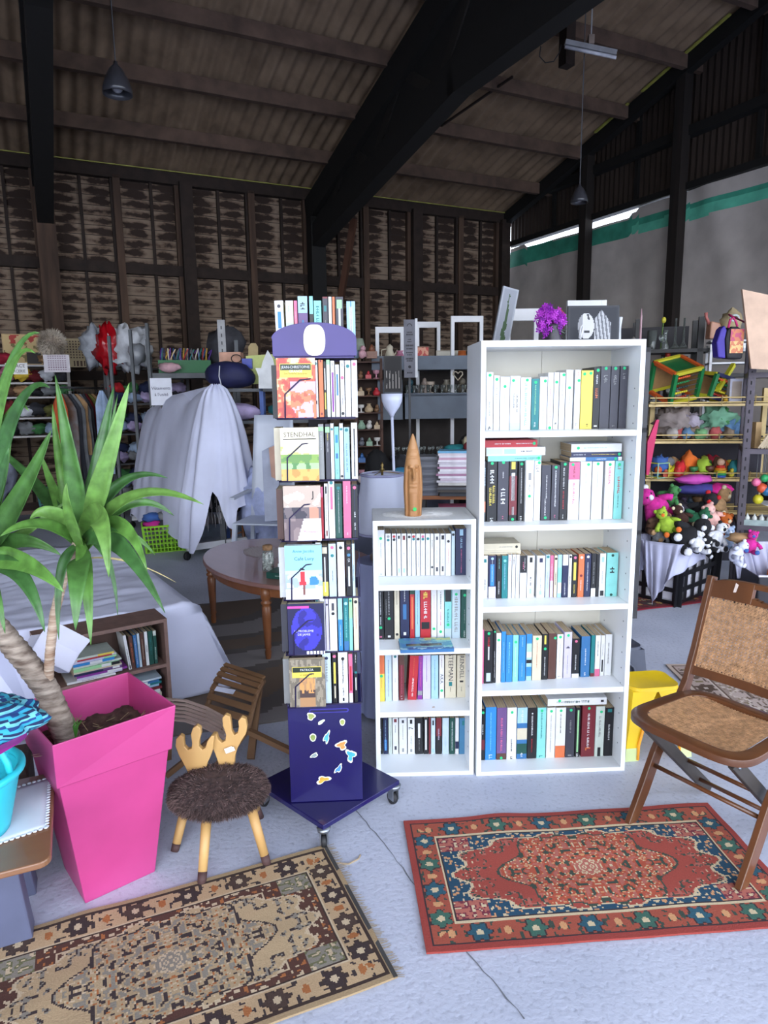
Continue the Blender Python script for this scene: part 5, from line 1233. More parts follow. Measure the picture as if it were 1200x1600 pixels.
# pale board leaning by the planter
b = MB(); p = [at(x, y, Y) for x, y, Y in ((-60, 985, 2.25), (4, 1008, 2.3), (58, 1098, 2.22), (60, 1150, 2.15), (-60, 1160, 2.1))]
b.add(p+[q+V(.01, .012, 0) for q in p], [(0, 1, 2, 3, 4), (9, 8, 7, 6, 5)]+[(i, 5+i, 5+(i+1) % 5, (i+1) % 5) for i in range(5)], M('b9bdd8', .7, .03, 4)); o = b.build('foam_board'); tag(o, 'plain lavender-white board leaning behind the left corner of the planter', 'board')
# oval coffee table
WT = M('8a5530', .4, .15, 5, 0, stretch=(1, .15, 1), col2='6e3f22', coat=.3); WTT = M('8a6660', .35, .1, 4, 0, stretch=(.3, 1, 1), coat=.4)
tc_ = V(-.62, 4.30, 0); tz_ = 2.20
OT = empty('oval_table', 'oval brown coffee table with turned legs behind the book rack', 'table', tc_, tz_)
def ell(b, A, B, z0, z1, m, n=64, r_=0):
    vs = [(A*cos(2*pi*k/n), B*sin(2*pi*k/n), z) for z in (z0, z1) for k in range(n)]
    b.add(vs, [(k, (k+1) % n, n+(k+1) % n, n+k) for k in range(n)]+[tuple(range(n))[::-1], tuple(range(n, 2*n))], m, False)
b = MB(); ell(b, .74, .49, .436, .462, WTT); b.build('tabletop', OT, bevel=.006); b = MB(); ell(b, .685, .445, .375, .436, WT); b.build('apron', OT, bevel=.003)
for sx in (-1, 1):
    for sy in (-1, 1):
        b = MB(); b.lathe([(.012, 0), (.016, .01), (.019, .05), (.015, .062), (.022, .075), (.019, .09), (.026, .25), (.028, .315), (.022, .325), (.031, .335), (.031, .345), (.022, .352), (.030, .365), (.030, .44)], WT, 16, (sx*.40, sy*.36, 0)); b.build('leg', OT)
doily('lace_doily', .20, .13, V(-.80, 4.50, .4622), tz_, 'lace doily on the oval coffee table', 'a9a0a4')
doily('lace_doily', .06, .05, V(-.62, 3.86, .4622), .3, 'small dark lace coaster on the near end of the oval table', '5c4444')
# jar, books on it
GLS = M('dfe8e6', .08, .02, 4, trans=.9); 
jr = empty('storage_jar', 'tall glass jar of white sweets with a cork lid on the oval table', 'jar', V(-.70, 4.02, .4625))
b = MB(); b.lathe([(.034, 0), (.036, .004), (.036, .10), (.026, .118), (.024, .13)], GLS, 8); b.build('glass_body', jr); b = MB()
rg = random.Random(5)
for k in range(60): b.ball((rg.uniform(-.022, .022), rg.uniform(-.022, .022), .008+.09*k/60), .009, M('e4e6e4', .5), 6)
stuff(b.build('sweets', jr)); b = MB(); b.lathe([(.026, .125), (.030, .128), (.030, .152), (.024, .156)], M('8a6a4c', .8, .2, 40), 10); b.build('lid', jr)
o = book(V(-.68, 3.83, .482), .036, .20, .26, 'g', 'T:f:.3:.6:.2', 'thick dark green hardback lying on the near end of the oval table', 'books on the oval table', -.35, flat=1, hard=True, seed=1)
o = book(V(-.63, 3.94, .512), .020, .13, .16, 'w', 'T:k:.3:.6:.2', 'small white book lying on the dark green one', 'books on the oval table', -.25, flat=1, seed=2)
# wooden lounger: slatted back and curved seat
OK_ = M('8a6848', .6, .15, 6, .0003, stretch=(.15, 1, 1), col2='6b4c34'); SG = M('b49c90', .6, .1, 6); LG = empty('slatted_lounger', 'low slatted wooden folding lounger between the stool and oval table', 'chair')
TL, TR_, BL, BR_ = at(352, 1037, 3.02), at(413, 1058, 2.86), at(316, 1118, 2.82), at(388, 1140, 2.66)
def bil(u, v, off=0): p = (TL*(1-u)+TR_*u)*(1-v)+(BL*(1-u)+BR_*u)*v; return p+V(0, 0, .035*sin(pi*v)*1+off)
for k in range(7):
    v = (k+.15)/7; b = MB(); p, q = bil(0, v), bil(1, v); d2 = (bil(0, v+.09)-bil(0, v)); b.bar(p, q, .010, d2.length*.95, OK_, up=tuple(d2.normalized())); b.build('back_slat', LG, bevel=.001)
for u in (.02, .98): b = MB(); b.tube([bil(u, k/8, -.018) for k in range(9)], .012, OK_, 6); b.build('back_rail', LG)
for k in range(6):
    b = MB(); p = [at(x, y+6.2*k, Y-.035*k) for x, y, Y in ((258, 1092, 2.75), (290, 1095, 2.72), (322, 1106, 2.68), (352, 1122, 2.62))]; b.tube(p, .0085, SG, 4, sq=.6); b.build('seat_slat', LG)
for a, c in (((262, 1130, 2.6), (262, 1190, 2.55)), ((350, 1140, 2.52), (262, 1215, 2.5)), ((385, 1140, 2.66), (330, 1215, 2.5)), ((388, 1142, 2.66), (470, 1185, 2.85)), ((405, 1070, 2.86), (392, 1190, 2.68))):
    b = MB(); q = fl(c[0], c[1]); b.bar(at(*a), V(q.x, q.y, .012), .03, .02, OK_); b.build('leg', LG)
b = MB(); p = bil(.35, .62, .004); b.T = Matrix.Translation(p+V(0, -.01, .012)) @ Matrix.Rotation(-.42, 4, 'Z') @ Matrix.Rotation(.5, 4, 'X'); b.box(-.05, .05, -.012, .012, 0, .001, M('c4c8dc', .7)); o = b.build('paper_label', LG); o['label'] = 'pale paper label'
# lamp with pleated pale shade on a cloth-covered stand
LC = M('ccd2e8', .8, .03, 4); LM = empty('table_lamp', 'big pale fabric lampshade with brass fitting behind the short bookcase', 'lamp', V(-.006, 3.16, 0))
b = MB(); n = 48; pr_ = [(.094, 1.140), (.096, 1.125), (.097, 1.10), (.103, 1.05), (.113, .98), (.127, .90), (.138, .865)]
b.add([(r_*(1+.035*cos(6*2*pi*k/n))*cos(2*pi*k/n), r_*(1+.035*cos(6*2*pi*k/n))*sin(2*pi*k/n), z) for r_, z in pr_ for k in range(n)], [(i*n+k, i*n+(k+1) % n, (i+1)*n+(k+1) % n, (i+1)*n+k) for i in range(len(pr_)-1) for k in range(n)], LC, True); b.build('lamp_shade', LM, solid=.002)
for z, r_ in ((1.133, .096), (.868, .138)): b = MB(); b.tube([(r_*1.01*(1+.035*cos(6*2*pi*k/n))*cos(2*pi*k/n), r_*1.01*(1+.035*cos(6*2*pi*k/n))*sin(2*pi*k/n), z) for k in range(n)], .006, M('9a9cc0', .7), 6, closed=True); b.build('shade_trim', LM)
BRS = M('8f7a4a', .35, .1, 9, metal=.8); b = MB(); b.tube([(0, 0, .60), (0, 0, 1.165)], .006, BRS, 8); b.lathe([(.004, 1.15), (.012, 1.156), (.004, 1.165), (.008, 1.175), (.002, 1.19)], BRS, 10)
for a in (0, 2.09, 4.19): b.tube([(0, 0, 1.15), (.094*cos(a), .094*sin(a), 1.133)], .002, BRS, 4)
b.build('fitting', LM); b = MB(); b.lathe([(.06, .73), (.065, .75), (.03, .78), (.02, .84), (.008, .86)], M('7a6a60', .5), 16); b.build('lamp_base', LM)
b = MB()
def stand(u, v): t = 2*pi*u; r_ = .125+.05*v+.014*v*sin(9*t)+.006*sin(17*t)*v; return (r_*cos(t), r_*sin(t), .728*(1-v)+.012*v)
b.grid(stand, 90, 16, M('9aa3cc', .85, .03, 4), wrap=True); b.add([stand(k/90, 0) for k in range(90)], [tuple(range(90))], M('9aa3cc', .85, .03, 4)); o = b.build('cloth_covered_stand', loc=V(-.006, 3.16, 0)); tag(o, 'round stand under a pale blue cloth, left of the short bookcase', 'stand')
# white torchiere
TL_ = empty('floor_lamp', 'slim white floor lamp with an upturned goblet shade', 'lamp', V(.055, 4.15, 0)); WP = M('cdd3ea', .4, .02, 4)
b = MB(); b.lathe([(.008, 1.36), (.02, 1.385), (.045, 1.42), (.060, 1.455), (.064, 1.50), (.060, 1.50), (.055, 1.46), (.03, 1.41)], WP, 24); b.build('lamp_shade', TL_)
b = MB(); b.tube([(.03, 0, .02), (0, 0, 1.37)], .0085, WP, 10); b.build('pole', TL_); b = MB(); b.lathe([(.11, 0), (.11, .012), (.02, .03)], WP, 24, (.03, 0, 0)); b.build('base', TL_)
# side table with magazines
MT = empty('side_table', 'brown side table carrying stacks of magazines behind the bookcases', 'table', V(.48, 4.75, 0), -.1)
b = MB(); b.box(-.24, .30, -.16, .22, .79, .815, WT); b.build('tabletop', MT)
for x in (-.2, .26):
    for y in (-.13, .18): b = MB(); b.box(x-.015, x+.015, y-.015, y+.015, 0, .79, BLKR); b.build('leg', MT)
b = MB(); b.box(-.22, .28, -.13, .19, .50, .52, WT); b.build('lower_shelf', MT)
rg = random.Random(21); GM = 'magazines on the side table'; mats = ['3c3f46', '2e3036', '4a4440', '56585f', '3a3436', 'c8c4c0', 'd8d4dc', 'c9b8c8', 'e0dce4', 'a87a98', 'd4cfd8', 'e4e0e6', 'b88aa8', 'dcd8e0', 'c8c0cc', 'e6e2e8', 'c49ab0', 'dedae2', 'd2c8d0', '6aa8cc']
def mag(w_, d_, th, c, loc, rz, label, group):
    b = MB(); b.box(-w_/2, w_/2, -d_/2, d_/2, th*.15, th*.85, M('c8c2bc', .9, .1, 3, 0, stretch=(1, 1, 300))); 
    b.box(-w_/2-.001, w_/2+.001, -d_/2-.001, d_/2, 0, th*.15, M(c, .4)); b.box(-w_/2-.001, w_/2+.001, -d_/2-.001, d_/2, th*.85, th, M(c, .4)); b.box(-w_/2-.001, w_/2+.001, -d_/2-.0015, -d_/2-.0005, 0, th, M(c, .4))
    o = b.build('magazine', loc=loc, rz=rz); return tag(o, label, 'magazine', group)
z = .8155
CNM = ['dark grey', 'black', 'brownish black', 'slate grey', 'charcoal', 'off-white', 'pale lilac', 'pinkish', 'white', 'mauve', 'pale grey', 'bright white', 'pink', 'light lilac', 'greyish', 'clean white', 'rose', 'very pale', 'beige', 'sky blue']
for k, c in enumerate(mats): th = .013+.004*rg.random(); mag(.23 if k > 4 else .28, .19, th, c, V(.49+rg.uniform(-.01, .012)+(.03 if k < 5 else 0), 4.66+rg.uniform(-.01, .01), z), -.1+rg.uniform(-.08, .08), '%s magazine, %s from the bottom of the right magazine stack' % (CNM[k], ORD[k]), GM); z += th+.0006
z = .8155
for k in range(15): th = .017; mag(.17, .21, th, ('5a5c66', '4a4c55', '6a6c74')[k % 3], V(.285+rg.uniform(-.006, .006), 4.72, z), rg.uniform(-.05, .05), 'grey magazine in the dark left-hand stack behind the carved mask', 'grey magazines behind the mask'); z += th+.0006
for k in range(7): mag(.2, .2, .03, ('9a2a40', '7a2030', 'c84a78', '3a2a34', 'b03a5a', '5a2030', 'd06a90')[k], V(.42+.01*k, 4.68, .5205+k*.0306), .1*sin(k), '%s pile item, %s from the bottom on the side table\'s lower shelf' % (('crimson', 'maroon', 'pink', 'black', 'raspberry', 'dark red', 'light pink')[k], ORD[k]), 'red and pink files under the magazines')
# ---------- bottom-left corner: small table with basket ----------
TY = empty('low_table', 'small wooden table at the left edge holding a turquoise basket', 'table', V(-1.12, 1.62, 0), .42)
TW = M('8a6244', .4, .15, 5, 0, stretch=(.15, 1, 1), col2='74492e', coat=.4)
def rrect(X0, X1, Y0, Y1, r_, n=6):
    o_ = []
    for cx_, cy_, a0 in ((X1-r_, Y1-r_, 0), (X0+r_, Y1-r_, pi/2), (X0+r_, Y0+r_, pi), (X1-r_, Y0+r_, 1.5*pi)):
        for k in range(n+1): a = a0+pi/2*k/n; o_.append((cx_+r_*cos(a), cy_+r_*sin(a)))
    return o_
o_ = rrect(-.36, .225, -.19, .26, .03); N = len(o_)
b = MB(); b.add([(x, y, .352) for x, y in o_]+[(x, y, .37) for x, y in o_], [tuple(range(N))[::-1], tuple(range(N, 2*N))]+[(k, (k+1) % N, N+(k+1) % N, N+k) for k in range(N)], TW); b.build('tabletop', TY, bevel=.004)
b = MB(); GP = M('565a72', .45, .05, 6)
for sx in (-1, 1):
    for sy in (-1, 1):
        b = MB(); X = -.13+sx*.21; Y = .16+sy*.08; b.add([(X-.03, Y-.03, .352), (X+.03, Y-.03, .352), (X+.03, Y+.03, .352), (X-.03, Y+.03, .352), (X-.045+sx*.02, Y-.04+sy*.02, 0), (X+.045+sx*.02, Y-.04+sy*.02, 0), (X+.045+sx*.02, Y+.04+sy*.02, 0), (X-.045+sx*.02, Y+.04+sy*.02, 0)], [(0, 3, 2, 1), (4, 5, 6, 7), (0, 1, 5, 4), (1, 2, 6, 5), (2, 3, 7, 6), (3, 0, 4, 7)], GP); b.build('leg', TY, bevel=.006)
for y in (.07, .22): b = MB(); b.box(-.30, .08, y, y+.02, .20, .352, GP); b.build('apron', TY)
# lace-edged cloth
LB = M('d6dbe4', .85, .03, 5, .001)
b = MB()
def clo(u, v):
    x = -.36+.57*u; y = -.10+.26*v; z = .3718+.0016*abs(fbm(u*3, v*3, 2)); 
    if u > .93: z -= 0
    yy = y+(u-.5)*.12
    return (min(x, .238), yy, z-max(0, x-.19)*0)
b.grid(clo, 30, 14, LB); o = b.build('lace_cloth', loc=V(-1.12, 1.62, 0), rz=.42, solid=.0012)
b = MB()
for k in range(44): u = k/43; p = Vector(clo(u, 0)); b.ball((p.x, p.y-.004, p.z+.001), .0065, LB, 6, sz=.3); p = Vector(clo(u, 1)); b.ball((p.x, p.y+.004, p.z+.001), .0065, LB, 6, sz=.3)
for k in range(20): p = Vector(clo(1, k/19)); b.ball((p.x+.002, p.y, p.z+.001), .006, LB, 6, sz=.3)
stuff(b.build('scalloped_edge', o)); tag(o, 'white lace-edged cloth spread on the small table at the left', 'tablecloth')
# turquoise basket
TQ = M('2fc0d0', .4, .04, 6); BKT = empty('laundry_basket', 'turquoise plastic basket at the left edge of the frame', 'basket', V(-1.125, 1.65, .3735))
b = MB(); n = 40
def bk(u, v): t = 2*pi*u; r_ = .115+.04*v; return (r_*cos(t), r_*.9*sin(t), .165*v)
b.grid(bk, n, 8, TQ, wrap=True); b.add([bk(k/n, 0) for k in range(n)], [tuple(range(n))[::-1]], TQ); b.build('basket_body', BKT, solid=.004)
b = MB(); b.tube([((.158)*cos(2*pi*k/n), .142*sin(2*pi*k/n), .166) for k in range(n)], .011, TQ, 8, closed=True); b.build('rim', BKT)
b = MB(); b.tube([(.150*cos(a), .0+.12*sin(a)*0-.01, .17+.13*sin(a)) for a in [pi*k/14 for k in range(15)]], .009, TQ, 8); b.build('handle', BKT)
def cloth_lump(name, c, rx, ry, rz_, mats, label, cat, group=None, seed=0, wob=.35, n=22, rot=0, freq=2.2, st=None):
    b = MB(); bm = [M(*m_) if isinstance(m_, tuple) else M(m_, .85, .12, 9) for m_ in mats]; k2 = n//2; vs = []; fs = []
    for i in range(k2+1):
        a = pi*i/k2
        for k in range(n):
            t = 2*pi*k/n; d = V(sin(a)*cos(t), sin(a)*sin(t), cos(a)); q = 1+wob*noise.noise(d*freq+V(seed*3.1, 0, 0))+wob*.5*noise.noise(d*freq*2.6+V(0, seed*1.7, 0))
            vs.append((d.x*rx*q, d.y*ry*q, d.z*rz_*q))
    b.v = [tuple(v) for v in vs]
    for i in range(k2):
        for k in range(n):
            f = (i*n+k, (i+1)*n+k, (i+1)*n+(k+1) % n, i*n+(k+1) % n); m_ = bm[int((st(i/k2, k/n) if st else 0)) % len(bm)]; b.f.append(f); b.mi.append(b._m(m_)); b.sm.append(True)
    o = b.build(name, loc=c, rz=rot)
    mz = min(v.co.z for v in o.data.vertices); o.location = (c[0], c[1], c[2]-mz) if len(c) > 2 else c
    return tag(o, label, cat, group)
cloth_lump('folded_blanket', at(-15, 1135, 1.66)-V(0, 0, .05), .13, .10, .055, ['1c3f7a', '2f9ab8', '142a50', '6ab8c8'], 'blue and teal striped cloth heaped on the turquoise basket', 'cloth', seed=3, wob=.22, n=60, st=lambda i, k: int(i*26+2*sin(k*12)))
b = MB(); MG_ = M('b02a9c', .5, .05, 6); p = [at(x, y, Y) for x, y, Y in ((-60, 1196, 1.5), (34, 1152, 1.58), (32, 1160, 1.55), (-60, 1215, 1.46))]; b.add(p+[q+V(.004, .02, .002) for q in p], [(0, 1, 2, 3), (7, 6, 5, 4), (0, 4, 5, 1), (1, 5, 6, 2), (2, 6, 7, 3), (3, 7, 4, 0)], MG_)
o = b.build('folder'); tag(o, 'magenta plastic folder sticking out of the turquoise basket', 'folder')
# dark block between table and planter
b = MB(); b.box(-.18, .16, -.10, .10, 0, .34, M('4a362c', .6, .2, 6)); o = b.build('wooden_stool_seat', loc=V(-1.33, 2.05, 0), rz=.4, bevel=.02); o.name = 'wooden_box'; tag(o, 'dark brown wooden box behind the small left-hand table', 'box')
# ================= background =================
MG2 = M('55585c', .5, .1, 9, metal=.3); DGM = M('3a3a3e', .5, .1, 9); WHT = M('d9dade', .5, .03, 5); CRM = M('d8c9a0', .6, .06, 8)
CH2 = {'olive': '6a6a34', 'grey': '7a7c80', 'rust orange': 'b4502a', 'dark red': '6a1820', 'brown': '5c4030', 'cream': 'd0c4a4', 'navy': '20284c', 'white': 'd4d6de', 'pink': 'c87a94', 'black': '17171b', 'blue': '3a5ea0', 'pale blue': 'a0b4d0', 'green': '3f7a44', 'lime': '9ab83a', 'yellow': 'd8b83a', 'purple': '5a2f78', 'crimson': '9a1c34', 'tan': 'a98660', 'teal': '1f6f74', 'lilac': 'b4a4cc', 'red': 'c02028', 'charcoal': '34353c', 'orange': 'e0702a', 'magenta': 'c0288a'}
def hx(n): return CH2[n]
def lump(name, c, s_, cols, label, cat, group=None, seed=0, wob=.4, n=14, rot=0, freq=1.8, st=None): return cloth_lump(name, c, s_[0], s_[1], s_[2], [hx(q) if q in CH2 else q for q in cols], label, cat, group, seed, wob, n, rot, freq, st)
def unit(name, label, cat, fr, W_, D_, H_, boards, pm, bm, pw=.04, bt=.03, posts=None, back=None, group=None):
    t = empty(name, label, cat, fr.w(0, 0, 0), fr.a, group)
    for x in (posts or (0, W_)):
        for y in (0, D_): b = MB(); b.box(x-pw/2, x+pw/2, y-pw/2, y+pw/2, 0, H_, pm); b.build('post', t)
    for z in boards: b = MB(); b.box(-pw/2, W_+pw/2, -pw/2, D_+pw/2, z-bt, z, bm); b.build('shelf_board', t)
    if back: b = MB(); b.box(0, W_, D_, D_+.005, .1, H_-.02, back); b.build('back_panel', t)
    return t
# --- clothes rack under a white sheet
RA, RB = V(-1.53, 6.42, 0), V(-2.62, 8.05, 0); rd = (RB-RA).normalized(); rn = V(-rd.y, rd.x, 0)
CR = empty('clothes_rack', 'wheeled metal clothes rail with fringed garments under the white sheet', 'clothes rack', RA)
for p in (V(0, 0, 0), RB-RA):
    b = MB(); b.box(p.x-.025, p.x+.025, p.y-.02, p.y+.02, .10, 1.46, MG2); b.build('upright', CR)
    b = MB(); b.bar(p-rn*.36+V(0, 0, .12), p+rn*.36+V(0, 0, .12), .05, .06, WHT); b.build('foot_bar', CR)
    for s_ in (-1, 1):
        b = MB(); b.T = Matrix.Translation(p+rn*.36*s_+V(0, 0, .04)) @ Matrix.Rotation(pi/2, 4, 'Y') @ Matrix.Rotation(.4, 4, 'X'); b.lathe([(.01, -.012), (.04, -.011), (.04, .011), (.01, .012)], BLKR, 14); b.build('castor', CR)
b = MB(); b.tube([V(0, 0, 1.45), RB-RA+V(0, 0, 1.45)], .016, MG2, 8); b.build('rail', CR)
b = MB(); rg = random.Random(2)
b.box(-.16, .16, -.04, .16, .42, 1.0, M('15151a', .9))
for k in range(70): x = rg.uniform(-.16, .16); z = rg.uniform(.36, .60); b.bar((x, -.045, z), (x+rg.uniform(-.01, .01), -.045, z-rg.uniform(.05, .14)), .004, .003, M('b8b4b8', .9))
o = b.build('fringed_dress', CR); o['label'] = 'black garment with white fringe'
def hemz(az, side):
    pts = [(-pi, .18), (-1.5, .16), (-.9, .12), (-.45, .10), (-.25, .30), (-.02, .66), (.12, .60), (.34, .34), (.50, .30), (.60, .50), (.85, .52), (1.2, .30), (pi, .2)]
    for (a, z0), (c, z1) in zip(pts, pts[1:]):
        if a <= az <= c: return z0+(z1-z0)*(az-a)/(c-a)
    return .2
def sheet_rack(u, v):
    L_ = (RB-RA).length; 
    # loop: front cap centred on RA (180 deg), left side, back cap, right side
    t = u*4; fa = atan2(-rd.x, rd.y)   # heading
    if t < 1.6: a = -1.05*pi/2*1.0+(t/1.6)*pi*1.05; az = a; c = RA; k = 0; dirv = (-rd*cos(a)+(V(rd.y, -rd.x, 0))*sin(a)); s_ = 0
    elif t < 2.6: f = (t-1.6); c = RA.lerp(RB, f); dirv = V(rd.y, -rd.x, 0); az = 1.6; s_ = f
    elif t < 3.0: a = (t-2.6)/.4*pi; c = RB; dirv = V(rd.y, -rd.x, 0)*cos(a)+rd*sin(a); az = 2.5; s_ = 1
    else: f = t-3; c = RB.lerp(RA, f); dirv = -V(rd.y, -rd.x, 0); az = -1.7; s_ = 1-f
    azw = atan2(dirv.x, -dirv.y)
    top = 1.60-.22*s_+.05*math.exp(-((s_-.55)/.12)**2)-.07*math.exp(-((s_-.25)/.12)**2)
    hz_ = hemz(azw, 0) if s_ < .02 else (.17+.03*sin(s_*30))
    vv = v**.9; z = top*(1-vv)+hz_*vv
    fall = (top-z)
    r_ = .04+.36*min(1, fall/1.45)**.5
    ph = u*2*pi
    r_ *= 1+.10*min(1, fall*1.0)*sin(10*ph+1.8*sin(3*ph)+fall*1.2)+.025*min(1, fall*1.5)*sin(23*ph+2*sin(5*ph)+fall*3)+.05*noise.noise(V(cos(ph)*3, sin(ph)*3, fall*2.5))
    return (c+dirv*r_)+V(0, 0, z+.012*sin(17*ph)*(1-vv))
b = MB(); b.grid(sheet_rack, 220, 40, SHT, wrap=True); b.add([sheet_rack(k/220, 0) for k in range(220)], [tuple(range(220))], SHT); tag(b.build('white_sheet'), 'large white sheet draped over the clothes rail with a notched hem', 'sheet')
# --- lime basket of clothes
def mesh_basket(name, loc, rz, W_, D_, H_, col, label, tilt=0, nx=12, nz=6, cell=None, top=1.12):
    t = empty(name, label, 'basket', loc, rz); m_ = M(col, .45, .05, 8); b = MB()
    C = [(-W_/2, -D_/2), (W_/2, -D_/2), (W_/2, D_/2), (-W_/2, D_/2)]
    b.box(-W_/2, W_/2, -D_/2, D_/2, 0, .008, m_); b.build('floor_panel', t)
    for k in range(4):
        b = MB(); a, c = C[k], C[(k+1) % 4]; n_ = nx if k % 2 == 0 else max(3, int(nx*D_/W_))
        def P(f, z): q = 1+(top-1)*z/H_; return ((a[0]+(c[0]-a[0])*f)*q, (a[1]+(c[1]-a[1])*f)*q, z)
        th = W_/nx*.28
        for i in range(n_+1): w1 = th*(2.2 if i in (0, n_) else 1); b.bar(P(i/n_, 0), P(i/n_, H_), w1 if k % 2 == 0 else .008, .008 if k % 2 == 0 else w1, m_)
        for j in range(nz+1): b.bar(P(0, H_*j/nz), P(1, H_*j/nz), .008, th*(2.0 if j in (0, nz) else 1), m_)
        b.build('lattice_side', t)
    b = MB(); q = top; b.tube([(x*q, y*q, H_) for x, y in C], .010, m_, 6, closed=True); b.build('rim', t); return t
t = mesh_basket('plastic_basket', fl(262, 858), .35, .40, .26, .26, '8ccc2c', 'lime green plastic basket of clothes beside the covered clothes rail'); 
for k, (dx, dz, c) in enumerate(((-.08, .20, 'magenta'), (-.10, .27, 'blue'), (.04, .22, 'charcoal'), (.02, .28, 'grey'))):
    lump('garment', fl(262, 858)+V(dx-.05, .02*k, dz), (.10, .08, .045), [c], '%s garment heaped in the lime green basket' % c, 'clothes', 'clothes in the lime basket', seed=k)
# --- left: haberdashery shelves against the back wall
HF = Frame(-5.65, 8.35, .45)
hw, hz0 = 1.75, [.62, .92, 1.20, 1.52, 1.80]
hzs = [at(40, y, 8.75).z for y in (682, 653, 620, 597, 569)]
unit('shelving_unit', 'white-edged haberdashery shelves full of fabrics at the far left', 'shelves', HF, hw, .38, hzs[-1]+.02, hzs, M('8f8a88', .6), M('c4c0c0', .6, .05, 9), .035, .022)
rg = random.Random(77); names = ['olive', 'dark red', 'cream', 'grey', 'brown', 'navy', 'white', 'pink', 'green', 'tan', 'crimson', 'charcoal', 'yellow', 'pale blue', 'black', 'rust orange']
bn_ = ['lowest', 'second', 'third', 'fourth', 'top']; prevn = None
for bi, z in enumerate(hzs[:-1]+[hzs[-1]]):
    gap = (hzs[bi+1]-z-.03) if bi+1 < len(hzs) else .16
    n = 11
    for k in range(n):
        c = names[(k*5+bi*3) % 16]; sx = hw/n/2*1.15; sz = gap*rg.uniform(.28, .42)
        if bi == 4 and k % 3: continue
        lump('folded_fabric', HF.w(hw*(k+.5)/n, .10, z), (sx, .12, sz), [c, c, names[(k*3+bi) % 16]], '%s fabric, %s from left on the haberdashery shelves\' %s board' % (c, ORD[k], bn_[bi]), 'fabric', 'fabrics on the haberdashery shelves', seed=bi*9+k, n=16, wob=.75, freq=3, rot=k*.7)
def board(name, px, Y, th, col, label, cat, group=None, Ys=None, mat=None):
    P_ = [at(x, y, (Ys[i] if Ys else Y)) for i, (x, y) in enumerate(px)]; n = len(P_); d = V(0, th, 0); b = MB()
    b.add(P_+[p+d for p in P_], [tuple(range(n)), tuple(range(2*n-1, n-1, -1))]+[(i, n+i, n+(i+1) % n, (i+1) % n) for i in range(n)], mat or M(col, .6, .06, 9), False); return tag(b.build(name), label, cat, group)
sg = empty('hanging_sign', 'small white sign reading ESPACE MERCERIE on the haberdashery shelves', 'sign', at(26, 576, 8.15), .30)
b = MB(); b.box(-.115, .115, 0, .006, -.065, .065, M('e4e2e0', .6)); b.build('sign_board', sg); text('ESPACE', .055, M('2a2020', .6), sg, loc=(0, -.003, .03)); text('MERCERIE', .048, M('2a2020', .6), sg, loc=(0, -.003, -.03), sx=.85)
def pic(W_, H_, fn, name, loc, rz, tilt, label, frame=None, nx=30, ny=30, cat='picture'):
    b = MB(); fm = M(frame or '6a4a34', .5); b.box(-.012, W_+.012, .002, .02, -.012, H_+.012, fm); o = b.build(name, loc=loc); o.rotation_euler = (tilt, 0, rz)
    link('picture_sheet', painted(W_, H_, nx, ny, fn, VC(.6)), o, loc=(0, .0015, 0)); return tag(o, label, cat)
def f1_(u, v): q = noise.noise(V(u*6, v*6, 1)); return 'a83228' if v > .7 and q > .12 else ('2a2220' if v < .4 and u > .6 else ('c8ac78' if q < .25 else '7a6a3a'))
pic(.42, .36, f1_, 'wall_hanging', at(8, 568, 8.9), .45, -.1, 'tan wall hanging with red flowers left of the fluffy lampshade', 'b89a6a')
def f2_(u, v): return '5a4030' if (int(u*20) % 2 == 0 and int(v*20) % 2 == 0 and v > .25) or (v < .2 and .3 < u < .8 and int(u*17) % 2) else 'c8b48c'
pic(.34, .33, f2_, 'wall_hanging', at(102, 572, 8.9), .45, 0, 'cream panel with rows of small brown motifs right of the fluffy lampshade', 'c8b48c', 40, 40)
pic(.26, .18, lambda u, v: '8a7484' if (int(v*14) % 2 and .1 < u < .9 and int(u*30) % 3) else 'c9c2c8', 'notice_board', at(71, 580, 8.3), .25, 0, 'small white framed notice under the fluffy lampshade', 'c9c2c8')
# fluffy lampshade
pf = at(81, 536, 8.4); fl_ = empty('fluffy_lamp', 'round fluffy beige lampshade standing above the left shelves', 'lamp', pf); b = MB(); b.ball((0, 0, 0), .13, M('8f8276', .9, .15, 20), 16); cz = b.build('shade_core', fl_); b = MB(); rg = random.Random(6)
for k in range(2600):
    d = V(rg.gauss(0, 1), rg.gauss(0, 1), rg.gauss(0, 1)).normalized(); s_ = d.cross(V(rg.random(), rg.random(), 1)).normalized()*.005; q = d*(.17+.015*rg.random())+V(rg.uniform(-.02, .02), 0, rg.uniform(-.03, .01)); b.add([d*.12-s_, d*.12+s_, q], [(0, 1, 2)], M(('d4c8b8', 'b8ac9c', 'e4d8c8')[k % 3], .9))
stuff(b.build('fluff', cz)); b = MB(); b.lathe([(.05, hzs[-1]-pf.z), (.02, hzs[-1]-pf.z+.03), (.02, -.12)], DW, 10); b.build('lamp_stand', fl_)
